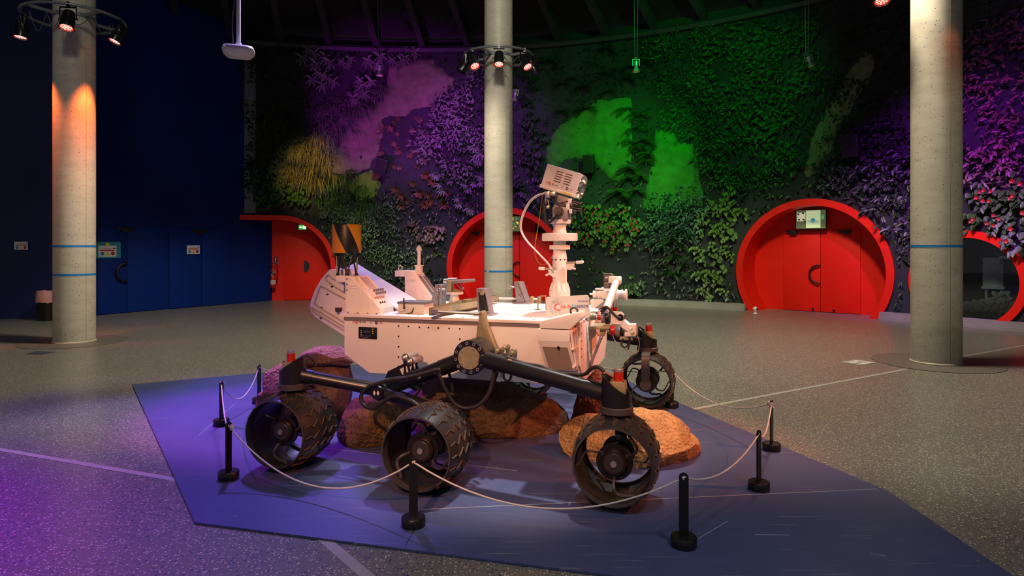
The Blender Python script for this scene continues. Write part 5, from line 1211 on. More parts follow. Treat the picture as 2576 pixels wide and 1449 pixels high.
hose(((1060, 955), (1058, 975), (1045, 995), (1030, 1003)), 0.009, -0.9)
hose(((1262, 902), (1275, 900), (1292, 905), (1317, 914), (1337, 918), (1358, 921), (1379, 929), (1399, 937), (1420, 941), (1441, 941), (1462, 943), (1475, 939), (1486, 928), (1499, 923), (1510, 926), (1519, 935)), 0.012, -0.99, -1.14)
hose(((1268, 935), (1267, 948), (1273, 957), (1281, 957), (1286, 945), (1284, 930)), 0.008, -0.72)
hose(((768, 893), (778, 896), (788, 905), (794, 921)), 0.009, -1.16, -1.13)
hose(((1540, 930), (1550, 937), (1560, 948)), 0.004, -1.15)
for q in ((1053, 948), (1028, 1008), (1094, 936)):
    p = RY(q[0], q[1], -1.02); MB().box(p, (0.02, 0.01, 0.03), Matrix.Rotation(-0.5, 3, 'Y')).build('cable_clip', GOLD, rover)
for q in ((1284, 906), (1360, 926), (1441, 944)):
    p = RY(q[0], q[1], -1.02); MB().box(p, (0.03, 0.03, 0.01), Matrix.Rotation(0.25, 3, 'Y')).build('cable_clip', GOLD, rover)
# connectors between strut and front tube
for q, mm in (((1253, 882), GOLD), ((1272, 874), GOLD), ((1290, 886), GOLD), ((1261, 896), GRAYB), ((1285, 897), GRAYB)):
    p = RY(q[0], q[1], -0.72); m = MB(); m.cyl(p + V((0, 0.07, 0)), p + V((0, -0.05, 0)), 0.014, seg=14); m.box(p, (0.03, 0.04, 0.03)); m.build('connector', mm, rover, bevel=0.002)
for a_, b_ in (((1262, 892), (1272, 870)), ((1290, 890), (1288, 878)), ((1252, 886), (1250, 898))):
    m = MB(); m.cyl(RY(*a_, -0.74), RY(*b_, -0.74), 0.007, seg=10); m.build('fitting', ALU, rover)
# ================================================================== BARRIER
POSTM = mat('black_post', '#131318', 0.35, var=0.2)
ROPEM = mat('white_rope', '#f2eeea', 0.8, var=0.2, vscale=160, bump=0.6, bscale=400)
HP = 0.375
def post(name='barrier_post'):
    t = thing(name, '', 'barrier post')
    m = MB(); m.lathe((0, 0, 0), Z_, [(0.062, 0), (0.066, 0.005), (0.066, 0.047), (0.062, 0.052)], 40); m.build('base', POSTM, t)
    wd = 0.024; o = [(-wd, 0.045), (wd, 0.045)] + [(wd * math.cos(a), HP - wd + wd * math.sin(a)) for a in [PI * k / 10 for k in range(11)]]
    hole = [(0.009 * math.cos(2 * PI * k / 14), HP - 0.026 + 0.013 * math.sin(2 * PI * k / 14)) for k in range(14)][::-1]
    m = MB(); m.plate(o, [hole], (0, 0, 0), X_, Z_, 0.010); m.build('upright', POSTM, t)
    return t
PX = {1: ((1040, 1322), 'low black barrier post in front of the middle wheel', 0.05), 2: ((1720, 1373), 'low black barrier post standing alone in front of the front wheel, nearest the viewer', 0.02),
      3: ((1909, 1231), 'low black barrier post between the lone front post and the corner post', 0.75), 4: ((1941, 1131), 'low black barrier post with a rope knot at the platform corner beyond the tan boulder', 0.85),
      5: ((1690, 1024), 'low black barrier post just behind the far front wheel', 0.6), 6: ((1450, 987), 'low black barrier post behind the front suspension tube, only its base showing', 0.9),
      7: ((652, 1013), 'thin-looking low black barrier post beside the pink rock stack', 1.35), 8: ((557, 1069), 'low black barrier post with a rope knot on the empty blue stretch of platform', 1.4), 9: ((575, 1204), 'low black barrier post with a rope knot before the rear near wheel', 1.25)}
posts = {}; proto = None
for k, (px, lab, rz) in PX.items():
    p = onz(px[0], px[1], MZ); p.z = MZ
    if proto is None: proto = t = post(); t.location = p; t.rotation_euler = (0, 0, rz)
    else: t = dup(proto, p, rz)
    t['label'] = lab; t['group'] = 'barrier posts round the platform'; posts[k] = (p, rz)
def rope(a, b, sag, lab, knot=None):
    (pa, ra), (pb_, rb) = posts[a], posts[b]; zt = HP - 0.026 + MZ
    d_ = (pb_ - pa).normalized()
    A = V((pa.x, pa.y, zt)); B = V((pb_.x, pb_.y, zt))
    P = [A - d_ * 0.012 + V((0, 0, 0.004))] + [A.lerp(B, t) + V((0, 0, -sag * 4 * t * (1 - t))) for t in [k / 16 for k in range(17)]] + [B + d_ * 0.012 + V((0, 0, 0.004))]
    m = MB(); m.tube(P, 0.0048, 8, sm=3); r = m.build('barrier_rope', ROPEM)
    tag(r, lab, 'rope', 'white barrier ropes')
    for e, pp in ((a, pa), (b, pb_)):
        if knot and e in knot:
            c = V((pp.x, pp.y, zt)) + (d_ if e == a else -d_) * 0.03
            m = MB(); m.torus(c, (d_.x, d_.y, 0.3), 0.009, 0.005, 18, 8); m.torus(c + V((0, 0, -0.012)), (d_.y, -d_.x, 0.5), 0.010, 0.005, 18, 8); m.tube([c, c + V((0.012, -0.008, -0.018)), c + V((0.018, -0.012, -0.032))], 0.004, 8); m.build('knot', ROPEM, r)
rope(9, 1, 0.262, 'white rope sagging low in front of the rear and middle near wheels', (9,))
rope(1, 2, 0.205, 'white rope sagging across in front of the near front wheel')
rope(2, 3, 0.10, 'white rope from the lone front post up toward the corner posts')
rope(3, 4, 0.10, 'short steep white rope between the two posts close together at the outer corner', (4,))
rope(4, 5, 0.155, 'white rope hanging over the grey floor beyond the tan boulder', (4,))
rope(5, 6, 0.06, 'white rope running behind the far front wheel')
rope(7, 8, 0.21, 'white rope sagging over blue platform toward the pink rock stack', (8,))
rope(8, 9, 0.10, 'white rope between two knotted posts before the rear wheel, seen almost end-on', (9,))
p7 = posts[7][0]; posts[10] = (V((-1.9, 7.0, MZ)), 0.0)
t = dup(proto, posts[10][0], 1.0); t['label'] = 'low black barrier post directly behind the smooth brown upright rock'; t['group'] = 'barrier posts round the platform'
rope(7, 10, 0.14, 'white rope passing behind the pink rock stack')

# ================================================================== ROCKS
def rock(name, outline, Y, depth, mtl, label, seed, amp=0.05, pw_=0.55, squash=1.0, lean=0.0, blocky=0.0):
    pts = [at(x, y, Y) for x, y in outline]
    c = sum(pts, V()) / len(pts)
    zmin = MZ - 0.004
    P2 = [(p.x - c.x, p.z - c.z) for p in pts]
    # resample the outline evenly
    per = []; n = len(P2); L = 0
    for i in range(n):
        a_, b_ = P2[i], P2[(i + 1) % n]; per.append((L, a_, b_)); L += math.hypot(b_[0] - a_[0], b_[1] - a_[1])
    N, M_ = 170, 72
    ring_ = []
    for k in range(N):
        s = L * k / N
        for l0, a_, b_ in reversed(per):
            if l0 <= s:
                l = math.hypot(b_[0] - a_[0], b_[1] - a_[1]); t = (s - l0) / l if l else 0
                ring_.append((a_[0] + (b_[0] - a_[0]) * t, a_[1] + (b_[1] - a_[1]) * t)); break
    rp = random.Random(seed * 11 + 3); planes = []
    wx, wz = max(abs(x) for x, z in ring_), max(abs(z) for x, z in ring_)
    for k in range(14):
        pn = V((rp.uniform(-0.9, 0.9), -rp.uniform(0.35, 1) if k % 4 else rp.uniform(0.35, 1), rp.uniform(-0.8, 0.9))).normalized()
        planes.append((pn, rp.uniform(0.72, 0.93) * math.sqrt((pn.x * wx) ** 2 + (pn.y * depth) ** 2 + (pn.z * wz) ** 2)))
    m = MB(); off = V((seed * 3.7, seed * 1.3, seed * 2.1)); rows = []
    for j in range(M_ + 1):
        psi = -PI / 2 + PI * j / M_
        sc = max(0.0, math.cos(psi)) ** pw_; yy = math.copysign(abs(math.sin(psi)) ** 0.85, psi) * depth
        row = []
        for (x, z) in ring_:
            p = V((x * sc, yy + lean * z * sc, z * sc))
            q = p + c + off
            nv = p.normalized() if p.length > 1e-6 else V((0, 1, 0))
            cell = noise.cell(q * 4.5) if blocky else 0
            d_ = noise.fractal(q * 3.2, 1.0, 2.1, 5) * amp + (noise.voronoi(q * 5.0)[0][0] - 0.3) * amp * 0.9
            d_ += (abs(noise.fractal(q * 7.0, 1.0, 2.0, 3)) - 0.3) * amp * 0.6 + noise.fractal(q * 18.0, 1.0, 2.0, 4) * amp * 0.4
            edge = 0.35 if sc > 0.93 else 1.0
            p = p + nv * d_ * edge
            for pn, pd in planes:
                ex = p.dot(pn) - pd
                if ex > 0: p = p - pn * ex * 0.85
            p = p + c
            p.z = max(p.z, zmin)
            row.append(p)
        rows.append(row)
    base = V((c.x, c.y, MZ))
    vs = [[m.pv(p - base) for p in row] for row in rows[1:-1]]
    f0 = m.pv(sum(rows[0], V()) / N - base); f1 = m.pv(sum(rows[-1], V()) / N - base)
    for A, B in zip(vs, vs[1:]):
        for k in range(N): m.face([A[k], A[(k + 1) % N], B[(k + 1) % N], B[k]])
    for k in range(N): m.face([f0, vs[0][(k + 1) % N], vs[0][k]]); m.face([f1, vs[-1][k], vs[-1][(k + 1) % N]])
    bmesh.ops.remove_doubles(m.bm, verts=m.bm.verts[:], dist=0.0008)
    o = m.build(name, mtl, smooth=55, loc=base)
    return tag(o, label, 'rock', 'rocks on the platform')
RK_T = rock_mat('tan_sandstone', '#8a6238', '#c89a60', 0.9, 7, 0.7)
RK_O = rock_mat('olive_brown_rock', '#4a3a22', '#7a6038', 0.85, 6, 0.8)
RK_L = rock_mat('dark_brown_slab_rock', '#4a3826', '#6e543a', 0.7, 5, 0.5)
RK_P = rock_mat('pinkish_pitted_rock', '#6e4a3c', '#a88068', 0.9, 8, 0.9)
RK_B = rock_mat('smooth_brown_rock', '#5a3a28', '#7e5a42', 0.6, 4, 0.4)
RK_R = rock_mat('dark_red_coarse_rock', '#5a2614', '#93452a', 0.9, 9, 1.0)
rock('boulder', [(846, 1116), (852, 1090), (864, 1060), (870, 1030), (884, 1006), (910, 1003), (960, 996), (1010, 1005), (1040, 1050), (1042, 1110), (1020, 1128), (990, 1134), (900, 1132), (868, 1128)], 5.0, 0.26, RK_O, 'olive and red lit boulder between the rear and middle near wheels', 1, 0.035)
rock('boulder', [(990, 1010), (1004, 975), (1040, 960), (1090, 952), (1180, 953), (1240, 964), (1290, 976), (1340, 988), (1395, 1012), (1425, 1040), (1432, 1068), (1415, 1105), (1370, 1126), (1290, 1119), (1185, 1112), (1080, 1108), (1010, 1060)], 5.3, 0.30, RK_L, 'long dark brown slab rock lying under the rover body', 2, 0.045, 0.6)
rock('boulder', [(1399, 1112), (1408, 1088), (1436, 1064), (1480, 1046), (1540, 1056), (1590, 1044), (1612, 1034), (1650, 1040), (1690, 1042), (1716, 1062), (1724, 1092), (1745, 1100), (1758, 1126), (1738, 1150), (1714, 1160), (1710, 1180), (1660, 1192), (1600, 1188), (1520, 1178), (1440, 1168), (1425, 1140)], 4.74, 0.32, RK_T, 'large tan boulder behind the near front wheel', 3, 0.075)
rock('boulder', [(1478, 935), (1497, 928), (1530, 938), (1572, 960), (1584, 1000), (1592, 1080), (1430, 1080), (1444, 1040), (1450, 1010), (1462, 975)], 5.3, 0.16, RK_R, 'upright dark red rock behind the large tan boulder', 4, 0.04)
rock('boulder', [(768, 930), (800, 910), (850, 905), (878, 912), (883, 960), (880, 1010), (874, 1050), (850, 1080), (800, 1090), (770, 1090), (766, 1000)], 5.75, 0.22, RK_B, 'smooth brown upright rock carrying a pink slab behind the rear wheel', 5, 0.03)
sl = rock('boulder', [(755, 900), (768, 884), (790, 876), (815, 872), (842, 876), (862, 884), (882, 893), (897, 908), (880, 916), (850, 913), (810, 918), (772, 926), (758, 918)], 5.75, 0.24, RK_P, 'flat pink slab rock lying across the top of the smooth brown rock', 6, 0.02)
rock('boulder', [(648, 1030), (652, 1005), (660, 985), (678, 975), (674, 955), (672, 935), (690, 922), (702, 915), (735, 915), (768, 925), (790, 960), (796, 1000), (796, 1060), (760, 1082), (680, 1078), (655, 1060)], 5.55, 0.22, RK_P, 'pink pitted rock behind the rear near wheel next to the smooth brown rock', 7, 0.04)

# ================================================================== LIGHT RINGS AND LAMPS
LAMPB = mat('black_lamp_housing', '#161618', 0.3, var=0.1)
LED = mat('red_led_glow', '#ff3010', 0.3, var=0, emit='#ff3418', estr=2.2)
LEDH = mat('white_hot_led', '#fff0e8', 0.3, var=0, emit='#ffe0d4', estr=5.0)
RINGM = mat('grey_ring_tube', '#7c8086', 0.4, metal=0.4, var=0.08)
def par_lamp(loc, aim, label, lit=True, power=0, tgt=None):
    t = thing('stage_lamp', label, 'stage lamp', loc, 0, 'stage lamps on the column rings')
    d_ = V(aim).normalized(); u, v, d_ = frame_from_axis(d_); o = V((0, 0, -0.20))
    m = MB(); m.lathe(o - d_ * 0.14, d_, [(0.0, 0), (0.045, 0.0), (0.075, 0.02), (0.085, 0.06), (0.085, 0.12), (0.092, 0.125), (0.092, 0.15), (0.098, 0.16), (0.098, 0.29), (0.104, 0.295), (0.104, 0.31), (0.094, 0.31), (0.09, 0.28), (0, 0.28)], 28); m.build('housing', LAMPB, t)
    hz = d_.cross(Z_); hz = hz.normalized() if hz.length > 0.05 else V((1, 0, 0))
    m = MB()
    for s_ in (1, -1): m.bar(hz * s_ * 0.115 + V((0, 0, -0.02)), o + hz * s_ * 0.115, 0.03, 0.006, d_ + V((0.01, 0, 0))); m.cyl(o + hz * s_ * 0.095, o + hz * s_ * 0.135, 0.014, seg=10)
    m.bar(hz * 0.118 + V((0, 0, -0.02)), hz * -0.118 + V((0, 0, -0.02)), 0.03, 0.006, d_ + V((0.01, 0, 0))); m.box((0, 0, 0.02), (0.04, 0.04, 0.08)); m.build('yoke', LAMPB, t)
    m = MB(); e = o + d_ * 0.165
    m.cyl(o + d_ * 0.143, o + d_ * 0.147, 0.089, seg=28)
    gl_ = m.build('lens', LED if lit else BLACKP, t, smooth=0)
    if lit:
        for rr_, nn_ in ((0.0, 1), (0.032, 6), (0.064, 11)):
            for k in range(nn_): p = o + d_ * 0.147 + (u * math.cos(2 * PI * k / nn_) + v * math.sin(2 * PI * k / nn_)) * rr_; MB().cyl(p, p + d_ * 0.004, 0.0085, seg=8).build('diode', LEDH, gl_, smooth=0)
    if power:
        s_ = spot('lamp_light', V(loc) + o + d_ * 0.17, tgt, (1.0, 0.22, 0.06), power, 38, 0.8, 0.05)
    return t
RINGS = (('column_1', 5.25, 'column beside the litter bin'), ('column_2', 5.47, 'middle column'), ('column_3', 5.2, 'column near the round window'))
rpos = {}
for nm, zr, lab in RINGS:
    c = COLS[nm]; t = thing('light_ring', f'round grey tube ring clamped high on the {lab}', 'lighting ring', c + V((0, 0, zr)), 0, 'lighting rings on the columns')
    m = MB(); m.torus((0, 0, 0), Z_, 0.71, 0.024, 72, 12); m.build('tube', RINGM, t)
    m = MB()
    for k in range(4): a = PI / 4 + k * PI / 2 + 0.3; d_ = V((math.cos(a), math.sin(a), 0)); m.bar(d_ * (CR + 0.005), d_ * 0.71, 0.05, 0.03, Z_)
    m.build('bracket', RINGM, t)
    m = MB(); m.ring((0, 0, -0.03), Z_, CR + 0.012, CR + 0.001, 0, 0.06, 48); m.build('clamp_band', RINGM, t)
    rpos[nm] = c + V((0, 0, zr))
    rr_ = random.Random(len(nm) + int(zr * 10))
    for k in range(7):
        a = -2.9 + k * 0.45 + rr_.uniform(-0.1, 0.1); b = a + rr_.uniform(0.3, 0.5)
        p, q = V((0.7 * math.cos(a), 0.7 * math.sin(a), -0.12)), V((0.72 * math.cos(b), 0.72 * math.sin(b), -0.16))
        m = MB(); m.tube([p, (p + q) / 2 + V((0, 0, -rr_.uniform(0.15, 0.32))), q], 0.006, 6); m.build('cable', mat('thin_grey_cable', '#4a4c50', 0.6), t)
def on_ring(nm, deg): a = math.radians(deg); return rpos[nm] + V((0.71 * math.cos(a), 0.71 * math.sin(a), -0.03))
par_lamp(on_ring('column_1', -160), (-0.05, -0.12, -1), 'stage lamp with dim red lens, bin side of the ring by the blue wall')
par_lamp(on_ring('column_1', -62), (0.06, -0.35, -1), 'black stage lamp with bright red-white lens centred before the column by the blue wall')
par_lamp(on_ring('column_1', 2), (-0.32, -0.3, -1), 'black stage lamp tilted in, hanging from the ring end toward the blue doors')
par_lamp(on_ring('column_2', -160), (-0.6, -0.1, -1), 'unlit black stage lamp turned away at the purple side of the middle column ring', False)
par_lamp(on_ring('column_2', -135), (0.35, -0.55, -0.9), 'black stage lamp glowing red, purple side of the middle column ring')
par_lamp(on_ring('column_2', -88), (0.0, -0.4, -1), 'black stage lamp glowing red, centred before the middle column')
par_lamp(on_ring('column_2', -42), (0.45, -0.45, -0.9), 'black stage lamp glowing red, green side of the middle column ring')
par_lamp(on_ring('column_2', -8), (0.5, 0.2, -1), 'unlit black stage lamp turned away at the green side of the middle column ring', False)
par_lamp(on_ring('column_3', 175), (-0.1, -0.45, -1), 'black stage lamp glowing red at the frame top before the dark planted wall')
for dx_, dy_, pw__ in ((-0.5, -0.5, 200), (0.66, -0.28, 300)):
    c = COLS['column_1']; spot('ring_lamp_light', (c.x + dx_, c.y + dy_, 4.6), (c.x + dx_ * 0.1, c.y + dy_ * 0.1, 3.0), (1.0, 0.16, 0.03), pw__ * 1.5, 40, 0.9, 0.06)
c = COLS['column_3']; spot('ring_lamp_light', (c.x - 0.1, c.y - 0.72, 4.9), (c.x, c.y - 0.2, 3.6), (1.0, 0.2, 0.05), 18, 40, 0.9, 0.06)
c = COLS['column_2']; spot('ring_lamp_light', (c.x, c.y - 0.72, 5.1), (c.x, c.y - 0.2, 3.6), (1.0, 0.25, 0.1), 18, 40, 0.9, 0.06)

# hanging halogen spots
ALG = mat('satin_aluminium_lamp', '#a8aab0', 0.35, metal=0.4)
def hanging(px, Y, label, tilt=0.0, scale=1.0, rod=False):
    """px: (x, y bracket top)"""
    p = at(px[0], px[1], Y)
    t = thing('hanging_spotlight', label, 'spotlight', p, 0, 'small hanging spotlights')
    Rm = Matrix.Rotation(tilt, 3, 'Y'); s = scale
    m = MB()
    zc = 8.6 - p.z
    if rod: m.box((0, 0, 0.0), (0.16, 0.03, 0.02))
    else:
        for dx in (-0.025, 0.025): m.cyl((dx, 0, 0), (dx * 2.4, 0, zc), 0.006, seg=6)
    m.cyl((0, 0, -0.02), (0, 0, 0.03), 0.012, seg=8); m.build('cable' if not rod else 'mount_bar', mat('steel_cable', '#70747a', 0.5), t)
    m = MB()
    for dx in (-0.075, 0.075): m.bar(Rm @ V((dx * s, 0, -0.02)), Rm @ V((dx * s, 0, -0.17 * s)), 0.02, 0.008, Y_)
    m.bar(Rm @ V((-0.08 * s, 0, -0.02)), Rm @ V((0.08 * s, 0, -0.02)), 0.02, 0.008, Y_); m.build('yoke', ALG, t)
    m = MB(); d_ = Rm @ V((0, 0, -1)); m.lathe((0, 0, 0), d_, [(0.03 * s, 0.06 * s), (0.05 * s, 0.065 * s), (0.05 * s, 0.17 * s), (0.03 * s, 0.18 * s), (0.03 * s, 0.2 * s), (0.045 * s, 0.215 * s), (0.085 * s, 0.31 * s), (0.08 * s, 0.31 * s), (0.04 * s, 0.22 * s), (0, 0.22 * s)], 28); m.build('lamp_can', ALG, t)
    m = MB(); q = d_ * 0.285 * s; m.cyl(q, q + d_ * 0.004, 0.07 * s, seg=20); m.build('lamp_glass', mat('warm_lamp_glass', '#e8b860', 0.3, emit='#ffb040', estr=0.6 if rod else 0.05), t, smooth=0)
    return t
hanging((955, 158), 16.0, 'small grey spotlight on two cables before the purple-lit wall', 0.0, 1.05)
hanging((1600, 147), 14.5, 'small grey spotlight on twin cables before the green-lit wall', 0.0, 1.0)
hanging((2030, 136), 12.5, 'small tilted grey spotlight before the dark upper planted wall', -0.35, 0.85)
hanging((1298, 226), 15.5, 'small spotlight glowing amber beside the middle column', 0.15, 0.85, True)

# white access point on its pole
p = at(600, 128, 8.0)
t = thing('access_point', 'white square access point on a thin white pole from the ceiling', 'wireless device', p, 0.35)
m = MB(); r = 0.19
sq = lambda k, z: [V((x * k, y * k, z)) for x, y in [(r * math.copysign(abs(math.cos(a)) ** 0.45, math.cos(a)), r * math.copysign(abs(math.sin(a)) ** 0.45, math.sin(a))) for a in [2 * PI * i / 40 for i in range(40)]]]
L = [[m.pv(q) for q in sq(k, z)] for k, z in ((0.55, 0.045), (0.92, 0.03), (1.0, 0.0), (0.98, -0.025), (0.75, -0.07), (0.4, -0.085))]
for A, B in zip(L, L[1:]):
    for k in range(40): m.face([A[k], A[(k + 1) % 40], B[(k + 1) % 40], B[k]])
m.face(L[0]); m.face(L[-1][::-1]); m.build('housing', mat('white_plastic', '#cfcabd', 0.45, var=0.03), t)
m = MB(); m.cyl((0, 0, 0.04), (0, 0, 4.9), 0.025, seg=16); m.cyl((0, 0, 0.04), (0, 0, 0.1), 0.035, seg=16); m.build('pole', WHITE, t)
m = MB(); m.tube([V((-0.06, 0, 0.05)), V((-0.07, 0, 0.4)), V((-0.02, 0, 0.9)), V((-0.04, 0, 1.6)), V((-0.03, 0, 2.6))], 0.008, 6); m.build('cable', mat('thin_grey_cable', '#4a4c50', 0.6), t)

# loudspeakers on the planted wall
def speaker(px, py, label, size, tiltx=0.0, roll=0.0):
    p = onwall(px, py, HR - 0.35); al = walpha(p)
    t = thing('loudspeaker', label, 'loudspeaker', p, -al, 'loudspeakers on the planted wall')
    Rm = Matrix.Rotation(tiltx, 3, 'X') @ Matrix.Rotation(roll, 3, 'Y')
    m = MB(); m.box((0, 0, 0), size, Rm); m.build('cabinet', mat('black_speaker', '#101014', 0.6), t, bevel=0.02)
    m = MB(); m.box(Rm @ V((0, -size[1] / 2 - 0.005, 0)), (size[0] * 0.86, 0.012, size[2] * 0.9), Rm); m.build('grille', mat('speaker_grille', '#0c0c0e', 0.9, bump=0.5, bscale=200), t)
    m = MB(); m.bar((0, 0, 0), (0, 0.36, 0.0), 0.05, 0.05, Z_); m.build('wall_bracket', BLACKP, t)
speaker(958, 418, 'black loudspeaker tilted on the purple-lit wall above the striped drum', (0.34, 0.26, 0.45), 0.25, 0.25)
speaker(1481, 412, 'dark loudspeaker on the green-lit wall behind the camera head', (0.28, 0.26, 0.48), 0.2)
speaker(2142, 366, 'dark loudspeaker on the planted wall above the far round red door', (0.33, 0.28, 0.48), 0.2)

# television screens over the doors
def tele(n, px0, px1, py0, py1, label, kind):
    b = 0.40; a0_, z1_ = n.px_on(px0, py0, b); a1_, z0_ = n.px_on(px1, py1, b)
    c = n.pt((a0_ + a1_) / 2, b, (z0_ + z1_) / 2); w2, h2 = (a1_ - a0_) / 2, (z1_ - z0_) / 2
    t = thing('television', label, 'television', c, -n.al)
    m = MB(); m.box((0, 0.03, 0), (w2 * 2 + 0.04, 0.06, h2 * 2 + 0.04)); m.build('casing', BLACKP, t, bevel=0.005)
    m = MB(); m.box((0, 0.14, 0.0), (0.1, 0.2, 0.1)); m.build('wall_mount', BLACKP, t)
    em = lambda nme, c_, s_: mat(nme, c_, 0.4, var=0.0, emit=c_, estr=s_)
    pane = lambda u0, u1, v0, v1, k, nme, mt, par: MB().prism([V((-w2 + 2 * w2 * u, -k, -h2 + 2 * h2 * v)) for u, v in ((u0, v0), (u1, v0), (u1, v1), (u0, v1))], (0, -0.001, 0)).build(nme, mt, par, smooth=0)
    scr = pane(0, 1, 0, 1, 0.001, 'screen', em('screen_olive', '#5a6444', 0.6), t)
    if kind == 0:
        pane(0.34, 0.83, 0.03, 0.98, 0.003, 'picture_area', em('screen_pale_green', '#b8cc98', 0.75), scr)
        pane(0.03, 0.32, 0.4, 0.88, 0.003, 'picture_area', em('screen_cream', '#c8c8a8', 0.7), scr)
        for u, v in ((0.08, 0.8), (0.24, 0.84), (0.1, 0.5), (0.26, 0.5), (0.3, 0.4)): pane(u - 0.03, u + 0.03, v - 0.05, v + 0.04, 0.005, 'dark_figure', em('screen_dark', '#202418', 0.2), scr)
        m = MB(); m.cyl((-w2 + 2 * w2 * 0.58, -0.005, -h2 + 2 * h2 * 0.45), (-w2 + 2 * w2 * 0.58, -0.007, -h2 + 2 * h2 * 0.45), 0.05, seg=20); m.build('emblem', em('screen_blue', '#4090a8', 0.6), scr, smooth=0)
        pane(0.4, 0.78, 0.38, 0.42, 0.005, 'caption_line', em('screen_teal', '#60a0a0', 0.5), scr); pane(0.45, 0.75, 0.3, 0.33, 0.005, 'caption_line', em('screen_teal', '#60a0a0', 0.5), scr)
        pane(0.86, 0.95, 0.5, 0.72, 0.003, 'picture_area', em('screen_green', '#48b070', 0.6), scr)
    else:
        r3 = random.Random(5)
        for k in range(26):
            u, v = r3.uniform(0.05, 0.9), r3.uniform(0.05, 0.85); c_ = ('#e8b020', '#38c060', '#d8d040', '#28a050', '#e08828')[k % 5]
            pane(u, u + r3.uniform(0.04, 0.1), v, v + r3.uniform(0.05, 0.2), 0.003 + k * 0.0002, 'picture_area', em('screen_' + ('amber', 'leaf', 'lemon', 'fern', 'orange')[k % 5], c_, 0.9), scr)
tele(N_RIGHT, 2003, 2077, 530, 574, 'wall screen showing a pale picture, over the far round red door', 0)
tele(N_MID, 1238, 1308, 545, 582, 'wall screen with yellow and green picture over the middle red door', 1)
# speaker box in the middle doorway
a_, z_ = N_MID.px_on(1356, 575, 0.45); c = N_MID.pt(a_, 0.45, z_)
t = thing('loudspeaker', 'small black box mounted high inside the middle red doorway', 'loudspeaker', c, -N_MID.al); MB().box((0, 0, 0), (0.2, 0.18, 0.26)).build('cabinet', mat('black_speaker', '#101014', 0.6), t, bevel=0.01); MB().box((0, -0.093, 0), (0.17, 0.01, 0.22)).build('grille', mat('speaker_grille', '#0c0c0e', 0.9), t); MB().box((0, 0.12, 0.02), (0.05, 0.1, 0.05)).build('wall_bracket', BLACKP, t)

# emergency exit sign
n = N_LEFT; a0_, z1_ = n.px_on(752, 566, 0.5); a1_, z0_ = n.px_on(770, 577, 0.5)
c = n.pt((a0_ + a1_) / 2, 0.5, (z0_ + z1_) / 2); w2, h2 = (a1_ - a0_) / 2, (z1_ - z0_) / 2
t = thing('exit_sign', 'lit green emergency exit sign in the squared red doorway', 'exit sign', c, -n.al)
m = MB(); m.box((0, 0.05, 0), (w2 * 2 + 0.03, 0.1, h2 * 2 + 0.03)); m.build('casing', WHITE, t, bevel=0.004)
gp = MB().box((0, -0.002, 0), (w2 * 2, 0.004, h2 * 2)).build('sign_face', mat('exit_green_glow', '#20b030', 0.4, var=0, emit='#30c040', estr=1.0), t, smooth=0)
EW = mat('exit_white_glow', '#f0ffe8', 0.4, var=0, emit='#e8ffe0', estr=1.6)
m = MB(); f = lambda x, z: V((x * w2, -0.005, z * h2))
m.prism([f(-0.95, 0), f(-0.55, 0.5), f(-0.55, 0.18), f(-0.1, 0.18), f(-0.1, -0.18), f(-0.55, -0.18), f(-0.55, -0.5)], (0, -0.002, 0)); m.prism([f(0.5, -0.8), f(0.9, -0.8), f(0.9, 0.8), f(0.5, 0.8)], (0, -0.002, 0))
m.cyl(f(0.25, 0.6), f(0.25, 0.6) + V((0, -0.002, 0)), h2 * 0.2, seg=12); m.prism([f(0.1, 0.4), f(0.35, 0.4), f(0.32, -0.1), f(0.42, -0.8), f(0.3, -0.8), f(0.2, -0.25), f(0.05, -0.7), f(-0.03, -0.6), f(0.12, -0.1)], (0, -0.002, 0)); m.build('pictogram', EW, gp, smooth=0)

# fire extinguisher with its sign
a_, z_ = n.px_on(687, 722, 0.42); c = n.pt(a_, 0.42, 0)
zb_ = max(0.12, n.px_on(687, 724, 0.42)[1])
t = thing('fire_extinguisher', 'red fire extinguisher hung on the red doorway wall by the blue wall', 'fire extinguisher', c, -n.al)
m = MB(); m.lathe((0, 0, zb_), Z_, [(0.06, 0), (0.075, 0.015), (0.075, 0.30), (0.05, 0.36), (0.025, 0.385), (0.02, 0.40)], 24); m.build('cylinder', mat('extinguisher_red', '#b01810', 0.3), t)
m = MB(); m.lathe((0, 0, zb_ + 0.1), Z_, [(0.0755, 0), (0.0757, 0.12)], 24); m.build('paper_label', mat('label_paper', '#c0b0b0', 0.6), t)
m = MB(); m.cyl((0, 0, zb_ + 0.38), (0, 0, zb_ + 0.46), 0.022, seg=12); m.bar((-0.02, 0, zb_ + 0.46), (0.09, 0, zb_ + 0.5), 0.02, 0.012, Y_); m.bar((-0.02, 0, zb_ + 0.43), (0.08, 0, zb_ + 0.44), 0.02, 0.012, Y_); m.cyl((-0.03, -0.03, zb_ + 0.33), (-0.03, -0.03, zb_ + 0.4), 0.035, seg=14); m.build('valve', mat('valve_grey', '#808080', 0.4, metal=0.4), t)
m = MB(); m.tube([V((0, 0, zb_ + 0.45)), V((-0.09, 0, zb_ + 0.52)), V((-0.07, 0, zb_ + 0.66)), V((0.05, 0, zb_ + 0.70)), V((0.12, 0, zb_ + 0.58)), V((0.115, 0, zb_ + 0.3)), V((0.10, 0, zb_ + 0.2))], 0.012, 8); m.build('hose', BLACKP, t)
m = MB(); m.box((0, 0.12, zb_ + 0.25), (0.05, 0.13, 0.3)); m.build('wall_bracket', RED, t)
a_, z_ = n.px_on(695, 654, 0.59); c = n.pt(a_, 0.597, z_)
t = thing('fire_sign', 'small red and blue sign over the fire extinguisher', 'sign', c, -n.al)
